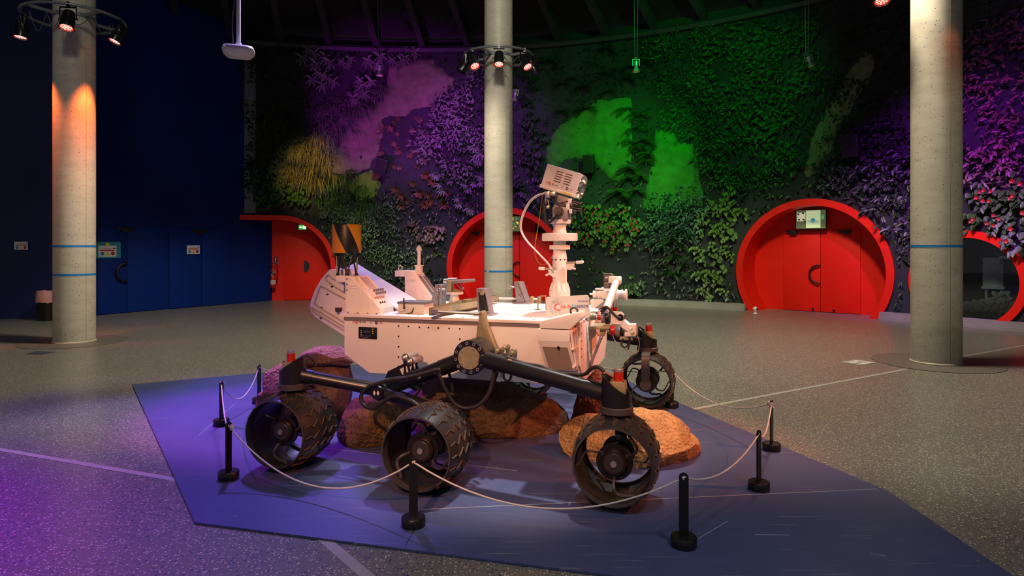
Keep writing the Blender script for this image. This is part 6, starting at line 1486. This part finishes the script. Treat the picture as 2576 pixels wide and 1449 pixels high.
MB().box((0, 0, 0), (0.12, 0.005, 0.2)).build('plate', mat('sign_dark_red', '#7a1818', 0.5), t, smooth=0); MB().box((0, -0.003, -0.075), (0.118, 0.003, 0.05)).build('blue_band', mat('sign_blue', '#3858a0', 0.5), t, smooth=0); MB().box((-0.02, -0.003, 0.02), (0.02, 0.003, 0.08)).build('pictogram', WHITE, t, smooth=0)

# litter bin by the first column
p = onz(118, 806); t = thing('litter_bin', 'dark litter bin with a pink bag folded over its rim', 'litter bin', p)
m = MB(); m.lathe((0, 0, 0), Z_, [(0.15, 0), (0.155, 0.01), (0.17, 0.55), (0.165, 0.55), (0.15, 0.02)], 36); m.build('can', mat('dark_bin_metal', '#26221e', 0.3, metal=0.5), t)
m = MB(); N = 48; rows = []
for r_, z in ((0.15, 0.5), (0.165, 0.6), (0.178, 0.62), (0.19, 0.56), (0.2, 0.44), (0.195, 0.38)):
    rows.append([m.pv(V((math.cos(2 * PI * k / N) * (r_ + 0.012 * noise.noise(V((k * 0.6, z * 9, 1)))), math.sin(2 * PI * k / N) * (r_ + 0.012 * noise.noise(V((k * 0.6, z * 9, 4)))), z + 0.03 * noise.noise(V((k * 0.35, z * 3, 2)))))) for k in range(N)])
for A, B in zip(rows, rows[1:]):
    for k in range(N): m.face([A[k], A[(k + 1) % N], B[(k + 1) % N], B[k]])
m.build('bag', mat('pink_plastic_bag', '#c88a84', 0.45), t)
# floor hatches, small device on the floor
def hatch(pts, col, label, name):
    P = [V((onz(*q).x, onz(*q).y, 0.0005)) for q in pts]
    tag(MB().prism(P, (0, 0, 0.004)).build(name, col, smooth=0), label, 'floor hatch')
hatch(((2113, 911), (2150, 905), (2206, 913), (2160, 919)), mat('worn_white_hatch', '#c8c4bc', 0.6, col2='#7a746c', vscale=9), 'worn white square floor marking beside the dotted steel plate', 'floor_hatch')
hatch(((64, 891), (92, 884), (140, 886), (104, 892)), mat('blue_grey_hatch', '#3a4050', 0.5), 'small blue-grey floor hatch near the first column', 'floor_hatch')
p = onz(1900, 789); t = thing('webcam', 'small white round device with dark lens on the floor beside the far red door', 'webcam', p)
m = MB(); m.lathe((0, 0, 0), Z_, [(0.06, 0), (0.06, 0.012), (0.02, 0.02), (0.015, 0.06)], 20); m.build('foot', WHITE, t); m = MB(); m.sphere((0, 0, 0.11), 0.055, 20); m.build('head', WHITE, t); m = MB(); m.cyl((0.02, -0.05, 0.11), (0.024, -0.06, 0.11), 0.022, seg=16); m.build('lens', BLACKP, t)
# ================================================================== THE PLANTED WALL
def leaf_mat(name, c1, c2, rough=0.45):
    m = bpy.data.materials.new(name); m.use_nodes = True; nt = m.node_tree; b = nt.nodes['Principled BSDF']
    oi = nd(nt, 'ShaderNodeObjectInfo'); tc = nd(nt, 'ShaderNodeTexCoord'); nz = nd(nt, 'ShaderNodeTexNoise'); nz.inputs['Scale'].default_value = 7
    nt.links.new(tc.outputs['Object'], nz.inputs['Vector'])
    ad = nd(nt, 'ShaderNodeMath', operation='ADD'); nt.links.new(nz.outputs['Fac'], ad.inputs[0]); nt.links.new(oi.outputs['Random'], ad.inputs[1])
    hf = nd(nt, 'ShaderNodeMath', operation='MULTIPLY'); hf.inputs[1].default_value = 0.6; nt.links.new(ad.outputs[0], hf.inputs[0])
    mx = nd(nt, 'ShaderNodeMix', data_type='RGBA'); nt.links.new(hf.outputs[0], mx.inputs[0]); mx.inputs[6].default_value = tuple(x * 0.6 for x in lin(c1)[:3]) + (1,); mx.inputs[7].default_value = tuple(x * 0.6 for x in lin(c2)[:3]) + (1,)
    nt.links.new(mx.outputs[2], b.inputs['Base Color']); b.inputs['Roughness'].default_value = rough
    return m
def leaf(mb, p, d, up, L, W, bend=0.5, fold=0.15, n=4, shape='ovate', mi=0):
    d = V(d).normalized(); up = V(up); side = d.cross(up)
    if side.length < 1e-4: side = V((1, 0, 0))
    side.normalize(); p = V(p); rows = []
    cur = d.copy()
    for i in range(n + 1):
        t = i / n
        if shape == 'ovate': wd = W * math.sin(PI * min(1, t * 0.9 + 0.06)) ** 0.8 * (1 - 0.25 * t)
        elif shape == 'heart': wd = W * (1.0 if i == 1 else (0.45 if i == 0 else math.cos(PI / 2 * t ** 1.4)))
        else: wd = W * (1 - t ** 2.2) * (0.7 + 0.3 * min(1, t * 4))
        nrm_ = side.cross(cur).normalized()
        if i == n: rows.append([mb.pv(p)])
        else: rows.append([mb.pv(p - side * wd / 2 + nrm_ * fold * wd), mb.pv(p), mb.pv(p + side * wd / 2 + nrm_ * fold * wd)])
        cur = (cur + V((0, 0, -bend / n))).normalized()
        p = p + cur * (L / n)
    for A, B in zip(rows, rows[1:]):
        if len(B) == 1: mb.face([A[0], A[1], B[0]], mi); mb.face([A[1], A[2], B[0]], mi)
        else: mb.face([A[0], A[1], B[1], B[0]], mi); mb.face([A[1], A[2], B[2], B[1]], mi)
R4 = random.Random(21)
U = R4.uniform
def clump(kind, flowers=False):
    """one plant rooted in the wall: -Y faces the hall, Z up"""
    b = MB()
    if kind == 'palmate':
        for q in range(3):
            hub = V((U(-0.2, 0.2), -U(0.12, 0.25), U(-0.2, 0.15))); b.tube([V((0, 0.02, 0)), hub * 0.6 + V((0, 0, 0.06)), hub], 0.006, 5, mi=1, sm=3)
            for k in range(6):
                a = 2 * PI * k / 6 + U(-0.2, 0.2); leaf(b, hub, (math.cos(a), -0.45, math.sin(a) - 0.35), (0, -1, 0.3), U(0.2, 0.3), U(0.06, 0.085), 0.7)
    elif kind == 'grass':
        for k in range(46):
            a = U(-1.3, 1.3); leaf(b, (U(-0.1, 0.1), 0, U(-0.08, 0.08)), (math.sin(a) * 0.9, -U(0.5, 1), U(0.3, 1.0)), (0, -1, 0.4), U(0.38, 0.62), U(0.012, 0.022), U(2.4, 3.6), 0.05, 6, 'strap')
    elif kind == 'fern':
        for k in range(9):
            a = -1.5 + 3.0 * k / 8 + U(-0.15, 0.15); d = V((math.sin(a), -U(0.5, 0.9), math.cos(a) * 0.5 - 0.1)).normalized(); p = V((0, 0, 0)); L = U(0.34, 0.5); n = 11; cur = d.copy()
            for i in range(n):
                q = p + cur * (L / n); sd = cur.cross(V((0, -0.5, 1))).normalized(); wl = 0.085 * math.sin(PI * (i + 1.2) / (n + 1.5)) + 0.01
                for s_ in (1, -1): leaf(b, q, sd * s_ + cur * 0.45, (0, -0.4, 1), wl * 1.2, 0.028, 0.3, 0.05, 2)
                b.bar(p, q, 0.006, 0.004, sd); p = q; cur = (cur + V((0, 0, -0.10))).normalized()
    elif kind == 'broad':
        for k in range(16):
            x, z = U(-0.24, 0.24), U(-0.22, 0.22); p = V((x, -U(0.08, 0.22), z)); b.tube([V((x * 0.4, 0.02, z * 0.4)), p * 0.7, p], 0.004, 4, mi=1, sm=0)
            leaf(b, p, (U(-0.6, 0.6), -0.55, -U(0.4, 1.0)), (0, -1, 0.7), U(0.14, 0.2), U(0.10, 0.14), 0.35, 0.12, 4, 'heart')
        if flowers:
            for k in range(2):
                p = V((U(-0.2, 0.2), -0.27, U(-0.15, 0.22)))
                for j in range(5): a = 2 * PI * j / 5; leaf(b, p, (math.cos(a), -0.5, math.sin(a)), (0, -1, 0), 0.06, 0.05, 0.1, 0.1, 3, 'ovate', 2)
    elif kind == 'rosette':
        for k in range(16):
            a = 2 * PI * k / 16 + U(-0.2, 0.2); leaf(b, (0, 0, 0), (math.cos(a), -U(0.5, 1.1), math.sin(a) * 0.8), (0, -1, 0.2), U(0.1, 0.18), U(0.03, 0.045), 0.6, 0.1, 3)
    elif kind == 'small':
        for k in range(60):
            p = V((U(-0.3, 0.3), -U(0.03, 0.2), U(-0.3, 0.3))); a = U(0, 2 * PI)
            leaf(b, p, (math.cos(a), -U(0.3, 0.9), math.sin(a) * 0.7 - 0.3), (0, -1, 0.4), U(0.08, 0.15), U(0.035, 0.06), 0.5, 0.12, 3)
    elif kind == 'strap':
        for k in range(18):
            a = U(-1.6, 1.6); leaf(b, (U(-0.05, 0.05), 0, 0), (math.sin(a), -U(0.5, 0.9), math.cos(a) * 0.8 + 0.1), (0, -1, 0.3), U(0.3, 0.52), U(0.04, 0.06), U(1.0, 2.0), 0.12, 6, 'strap')
    return b
def inside(x, y, poly):
    c = False; n = len(poly)
    for i in range(n):
        (x0, y0), (x1, y1) = poly[i], poly[i - 1]
        if (y0 > y) != (y1 > y) and x < (x1 - x0) * (y - y0) / (y1 - y0) + x0: c = not c
    return c
def proj(p): return CX + F_PX * p.x / p.y, HY - F_PX * (p.z - EYE) / p.y
STEM = mat('green_stem', '#26341a', 0.6)
FLW = mat('red_flower', '#b02a18', 0.5)
def clear_of_doors(p, k=0.1):
    for n in (N_MID, N_RIGHT, N_WIN):
        a, z = n.ab(p)
        if abs(a) < 3 and math.hypot(a, z - n.zc) < n.R + k: return False
    a, z = N_LEFT.ab(p)
    if -3 < a < N_LEFT.R + k and z < N_LEFT.zc + N_LEFT.R + k:
        if a < 0 or z < N_LEFT.zc or math.hypot(a, z - N_LEFT.zc) < N_LEFT.R + k: return False
    return 0.22 < p.z < WALL_TOP - 0.25
def plants(name, label, kind, mats, poly, step, scale=1.0, variants=3, flowers=False, jitter=0.45, keep=1.0, hang=0.0):
    P = [onwall(x, y) for x, y in poly]
    a0, a1 = min(walpha(p) for p in P), max(walpha(p) for p in P); z0, z1 = min(p.z for p in P), max(p.z for p in P)
    protos = [clump(kind, flowers).build(name, list(mats), smooth=60, recalc=False) for _ in range(variants)]
    used = set(); cnt = 0; da = step / HR; j = 0; z = z0
    while z <= z1:
        a = a0 + (da / 2 if j % 2 else 0)
        while a <= a1:
            aa, zz_ = a + R4.uniform(-1, 1) * jitter * da, z + R4.uniform(-1, 1) * jitter * step
            p = wallp(aa, zz_); q = proj(p)
            if inside(q[0], q[1], poly) and clear_of_doors(p, 0.0 if 'round window' in label and flowers else 0.10 + 0.13 * scale) and R4.random() < keep:
                v = R4.randrange(variants); o = protos[v]
                if v in used: o = o.copy(); COL.objects.link(o)
                used.add(v)
                o.location = p; s = scale * R4.uniform(0.8, 1.2); o.scale = (s, s, s)
                o.rotation_euler = (0, R4.uniform(-0.25, 0.25), -aa + R4.uniform(-0.2, 0.2))
                tag(o, label, 'wall plant', name.replace('_', ' ') + ' plants, ' + label); cnt += 1
            a += da
        z += step; j += 1
    for v, o in enumerate(protos):
        if v not in used: bpy.data.objects.remove(o)
    return cnt
G_DK = leaf_mat('leaf_deep_green', '#16301a', '#2c4a22'); G_MD = leaf_mat('leaf_mid_green', '#2a5426', '#4c7a30'); G_LT = leaf_mat('leaf_light_green', '#4a6c26', '#6e8a34')
G_GR = leaf_mat('leaf_straw', '#6a6a34', '#9a8e4c'); G_VI = leaf_mat('leaf_grey_green', '#566a58', '#8a9484'); G_BR = leaf_mat('leaf_bronze', '#5a3e30', '#8e7e5c'); G_PU = leaf_mat('leaf_dusky_green', '#1e2824', '#364438'); G_RU = leaf_mat('leaf_rust_green', '#4a5426', '#8a5426'); G_TL = leaf_mat('leaf_blue_green', '#2c5a44', '#4a7a5c')
S_ = lambda m_: [m_, STEM, FLW]
N_PL = 0
for args in (
    ('umbrella_plant', 'umbrella-leaved plant under purple light high on the planted wall', 'palmate', S_(G_VI), [(765, 105), (1080, 100), (1078, 150), (975, 190), (905, 262), (850, 250), (780, 225)], 0.62, 0.95),
    ('grass_tuft', 'drooping long-bladed tuft in purple light, below the umbrella-leaved plants', 'grass', S_(G_VI), [(800, 300), (870, 205), (985, 225), (960, 262), (890, 330), (835, 400), (795, 400)], 0.32, 1.3),
    ('grass_tuft', 'straw-coloured drooping tuft over the squared red doorway', 'grass', S_(G_GR), [(710, 430), (740, 340), (825, 340), (845, 440), (800, 480), (735, 470)], 0.30, 1.2),
    ('grass_tuft', 'green drooping tuft hanging lowest, above the striped drum', 'grass', S_(G_MD), [(800, 450), (900, 432), (950, 500), (945, 545), (880, 550), (800, 515)], 0.32, 1.1),
    ('shrub', 'dark small-leaved plant in the unlit corner by the blue wall', 'small', S_(G_DK), [(622, 110), (755, 95), (760, 180), (745, 330), (705, 430), (760, 500), (790, 540), (640, 540), (620, 400)], 0.55, 1.0),
    ('rosette_plant', 'small dark rosette plant on the bare purple felt', 'rosette', S_(G_BR), [(945, 300), (1075, 295), (1085, 400), (1010, 440), (955, 385)], 0.30, 0.95),
    ('shrub', 'dense glossy purple-lit plant beside the middle column', 'small', S_(G_VI), [(1060, 260), (1130, 215), (1215, 150), (1218, 400), (1160, 460), (1090, 420), (1055, 350)], 0.5, 1.0),
    ('umbrella_plant', 'pale-leaved plant in fading purple light over the middle red arch', 'palmate', S_(G_VI), [(1080, 440), (1215, 370), (1216, 510), (1150, 550)], 0.5, 0.7),
    ('shrub', 'bronze and cream leaved plant between the striped drum and middle red arch', 'broad', S_(G_BR), [(1000, 530), (1105, 530), (1128, 590), (1070, 640), (1010, 600)], 0.42, 0.72),
    ('rosette_plant', 'orange-tinged leafy rosette over the bronze and cream leaved plants', 'rosette', S_(G_RU), [(985, 455), (1090, 430), (1140, 500), (1110, 540), (1000, 525)], 0.34, 1.3),
    ('shrub', 'grey-green leafy plant between the hanging tufts and the striped drum', 'small', S_(G_VI), [(790, 505), (850, 520), (945, 545), (950, 590), (870, 570), (800, 540)], 0.42, 0.7),
    ('broad_leaf_plant', 'dark round-leaved plant just above the squared red arch', 'broad', S_(G_MD), [(640, 430), (720, 440), (790, 490), (800, 540), (650, 535)], 0.42, 0.85),
    ('shrub', 'dark green low plant just behind the striped drum', 'small', S_(G_MD), [(850, 550), (1000, 520), (1000, 600), (960, 650), (900, 660), (865, 640)], 0.5, 0.85),
    ('shrub', 'soft bright green plant behind the rod antenna', 'small', S_(G_MD), [(925, 645), (1060, 615), (1055, 700), (960, 700)], 0.4, 0.8),
    ('strap_plant', 'upright strap-leaved plant touching the near side of the middle red arch', 'strap', S_(G_LT), [(1068, 610), (1128, 600), (1122, 725), (1075, 725)], 0.4, 0.75),
    ('shrub', 'dark broad-leaved plant between the middle column and camera head', 'broad', S_(G_DK), [(1296, 180), (1375, 150), (1372, 400), (1372, 460), (1400, 515), (1300, 515)], 0.5, 0.9),
    ('fern', 'fern in the strip between the two bright green moss pads', 'fern', S_(G_MD), [(1575, 235), (1625, 255), (1652, 310), (1642, 420), (1620, 480), (1560, 525), (1540, 490), (1582, 420)], 0.36, 0.95),
    ('fern', 'dim scattered fern above the big green moss pad', 'fern', S_(G_DK), [(1380, 120), (1640, 95), (1650, 225), (1560, 240), (1390, 350)], 0.62, 0.8),
    ('flowering_plant', 'yellow-green leafed plant with red flowers beside the rover mast', 'broad', S_(G_LT), [(1428, 545), (1500, 515), (1600, 530), (1622, 600), (1560, 640), (1525, 610), (1440, 605)], 0.30, 0.72, 3, True),
    ('shrub', 'dense dark green plant filling the wall from the ceiling to the far red arch', 'small', S_(G_MD), [(1640, 85), (1850, 55), (2040, 20), (2062, 180), (2012, 262), (1990, 400), (1900, 485), (1790, 480), (1755, 350), (1665, 300), (1655, 180)], 0.52, 1.0),
    ('shrub', 'blue-green leafy plant under the smaller moss pad', 'small', S_(G_TL), [(1600, 505), (1720, 470), (1790, 530), (1720, 610), (1620, 600)], 0.42, 0.9),
    ('strap_plant', 'green strap-leaved plant on the lower wall facing the robot arm', 'strap', S_(G_MD), [(1615, 605), (1745, 570), (1768, 700), (1715, 745), (1635, 705)], 0.42, 0.95),
    ('ivy', 'light green heart-leaved plant hugging the near side of the far red arch', 'broad', S_(G_LT), [(1755, 520), (1850, 465), (1870, 540), (1842, 640), (1860, 765), (1765, 768), (1745, 680)], 0.29, 0.62),
    ('rosette_plant', 'tiny green rosette on the grey felt behind the rover mast', 'rosette', S_(G_MD), [(1436, 625), (1600, 645), (1625, 735), (1575, 758), (1436, 745)], 0.40, 0.85),
    ('ivy', 'bushy green plant by the kerb, right behind the turret', 'broad', S_(G_MD), [(1555, 690), (1625, 695), (1628, 752), (1560, 756)], 0.36, 0.8),
    ('shrub', 'purple-lit narrow-leaved plant between the far red arch and the nearest column', 'small', S_(G_PU), [(2085, 225), (2290, 190), (2290, 560), (2245, 590), (2160, 490), (2070, 480), (2045, 430), (2105, 330)], 0.46, 1.05),
    ('ivy', 'purple and green broad-leaved plant on top of the far red arch', 'broad', S_(G_PU), [(1985, 440), (2060, 385), (2200, 380), (2215, 480), (2150, 500), (2020, 482)], 0.4, 0.75),
    ('shrub', 'dim purple small-leaved plant in the upper corner beyond the nearest column', 'small', S_(G_BR), [(2424, 40), (2600, 20), (2600, 440), (2424, 450)], 0.55, 1.0),
    ('flowering_plant', 'heart-leaved plant with red flowers spilling over the round window', 'broad', S_(G_MD), [(2436, 470), (2600, 425), (2600, 640), (2535, 605), (2500, 575), (2436, 560)], 0.34, 0.85, 3, True),
    ('shrub', 'dark plant squeezed between the far red arch and the round window', 'small', S_(G_PU), [(2240, 600), (2292, 570), (2292, 795), (2225, 790)], 0.42, 0.8),
): N_PL += plants(*args)
# plants behind the window glass
pr = [clump('broad').build('indoor_plant', S_(G_VI), smooth=60, recalc=False) for _ in range(2)]
for k, (x, y) in enumerate(((2440, 770), (2462, 782), (2480, 765), (2500, 780), (2518, 762), (2448, 792), (2530, 745))):
    o = pr[k] if k < 2 else pr[k % 2].copy()
    if k >= 2: COL.objects.link(o)
    a, z = N_WIN.px_on(x, y, 0.62); o.location = N_WIN.pt(a, 0.62, max(0.22, z)); o.rotation_euler = (0, 0, -N_WIN.al); o.scale = (0.8,) * 3
    tag(o, 'broad-leaved plant standing behind the round window glass', 'plant', 'plants behind the round window')
    bpy.context.view_layer.update()

# moss pads
MOSSP = []
def moss(label, poly, m_, thick=0.07, holes=()):
    MOSSP.append(poly)
    P = [onwall(x, y) for x, y in poly]; P2 = [(walpha(p) * HR, p.z) for p in P]
    s0, s1 = min(p[0] for p in P2), max(p[0] for p in P2); z0, z1 = min(p[1] for p in P2), max(p[1] for p in P2)
    st = 0.045; b = MB(); vs = {}
    def dist(x, y):
        d = 9
        for i in range(len(P2)):
            (xa, ya), (xb, yb) = P2[i], P2[i - 1]; L2 = (xb - xa) ** 2 + (yb - ya) ** 2; t = max(0, min(1, ((x - xa) * (xb - xa) + (y - ya) * (yb - ya)) / L2)) if L2 else 0
            d = min(d, math.hypot(x - xa - t * (xb - xa), y - ya - t * (yb - ya)))
        return d
    ni, nj = int((s1 - s0) / st) + 3, int((z1 - z0) / st) + 3
    for i in range(ni):
        for j in range(nj):
            s, z = s0 - st + i * st, z0 - st + j * st; ins = inside(s, z, P2); d = dist(s, z) * (1 if ins else -1) + 0.12 * noise.fractal(V((s * 2.2, z * 2.2, 3)), 1, 2, 4)
            if d > -0.09:
                k = max(0.0, min(1.0, (d + 0.05) / 0.16)); h_ = -0.02 + (thick + 0.02) * math.sqrt(k) + (0.02 * noise.fractal(V((s * 7, z * 7, 1)), 1, 2, 3) if k > 0.3 else 0)
                vs[i, j] = b.pv(wallp(s / HR, z, HR - h_))
    for (i, j) in list(vs):
        if (i + 1, j) in vs and (i, j + 1) in vs and (i + 1, j + 1) in vs: b.face([vs[i, j], vs[i + 1, j], vs[i + 1, j + 1], vs[i, j + 1]])
    bmesh.ops.delete(b.bm, geom=[v for v in b.bm.verts if not v.link_faces], context='VERTS')
    o = b.build('moss_pad', m_, smooth=80); return tag(o, label, 'moss', 'moss pads on the planted wall')
MOSS = mat('short_green_moss', '#3f7a2c', 0.95, var=0.3, vscale=5, bump=1.0, bscale=90)
MOSS2 = mat('grey_olive_moss', '#767a5c', 0.95, var=0.3, vscale=5, bump=1.0, bscale=90)
moss('large bright green moss pad above the camera head', [(1375, 400), (1392, 330), (1440, 300), (1510, 252), (1585, 250), (1590, 330), (1578, 420), (1545, 450), (1490, 395), (1430, 392), (1385, 420)], MOSS)
moss('smaller bright green moss pad on the far side of the fern strip', [(1642, 420), (1650, 330), (1690, 332), (1735, 372), (1760, 450), (1768, 510), (1700, 530), (1620, 520)], MOSS)
moss('broad purple-lit moss pad between the grasses and middle column', [(835, 430), (850, 370), (900, 300), (965, 250), (985, 170), (1080, 150), (1140, 200), (1080, 260), (960, 300), (950, 380), (925, 420), (870, 440)], MOSS2)
moss('small yellow-green moss pad under the tilted loudspeaker', [(880, 460), (930, 430), (955, 450), (945, 490), (905, 500)], mat('yellow_green_moss', '#6a9a2c', 0.95, var=0.3, vscale=5, bump=1.0, bscale=90))
moss('dim brownish moss strip between green and purple plants beside the nearest column', [(2020, 420), (2060, 320), (2110, 230), (2180, 130), (2200, 180), (2120, 300), (2080, 390), (2035, 440)], MOSS2)

# small filler leaves all over the felt: nobody could count them
fl = MB()
cnt = 0
while cnt < 6500:
    al = math.radians(U(-18.5, 64)); z = U(0.25, WALL_TOP - 0.3); p = wallp(al, z)
    q = proj(p)
    dens = noise.fractal(V((al * HR * 0.8, z * 0.8, 9)), 1, 2, 3)
    if not clear_of_doors(p, 0.12): continue
    if (1430 < q[0] < 1620 and 625 < q[1] < 765) and U(0, 1) < 0.85: continue
    if (840 < q[0] < 1100 and 150 < q[1] < 440) and U(0, 1) < 0.93: continue
    if any(inside(q[0], q[1], mp) for mp in MOSSP) and U(0, 1) < 0.97: continue
    if dens < -0.05 and U(0, 1) < 0.75: continue
    out = V((-math.sin(al), -math.cos(al), 0)); tx = V((math.cos(al), -math.sin(al), 0)); a = U(0, 2 * PI)
    leaf(fl, p + out * U(0.0, 0.08), tx * math.cos(a) + V((0, 0, math.sin(a) - 0.4)) + out * 0.6, out + V((0, 0, 0.4)), U(0.07, 0.15), U(0.035, 0.07), 0.5, 0.12, 3); cnt += 1
o = fl.build('foliage', G_DK, smooth=60, recalc=False); tag(o, 'small dark filler leaves scattered all over the planted wall', 'foliage', None, 'stuff')
print('PLANTS', N_PL)
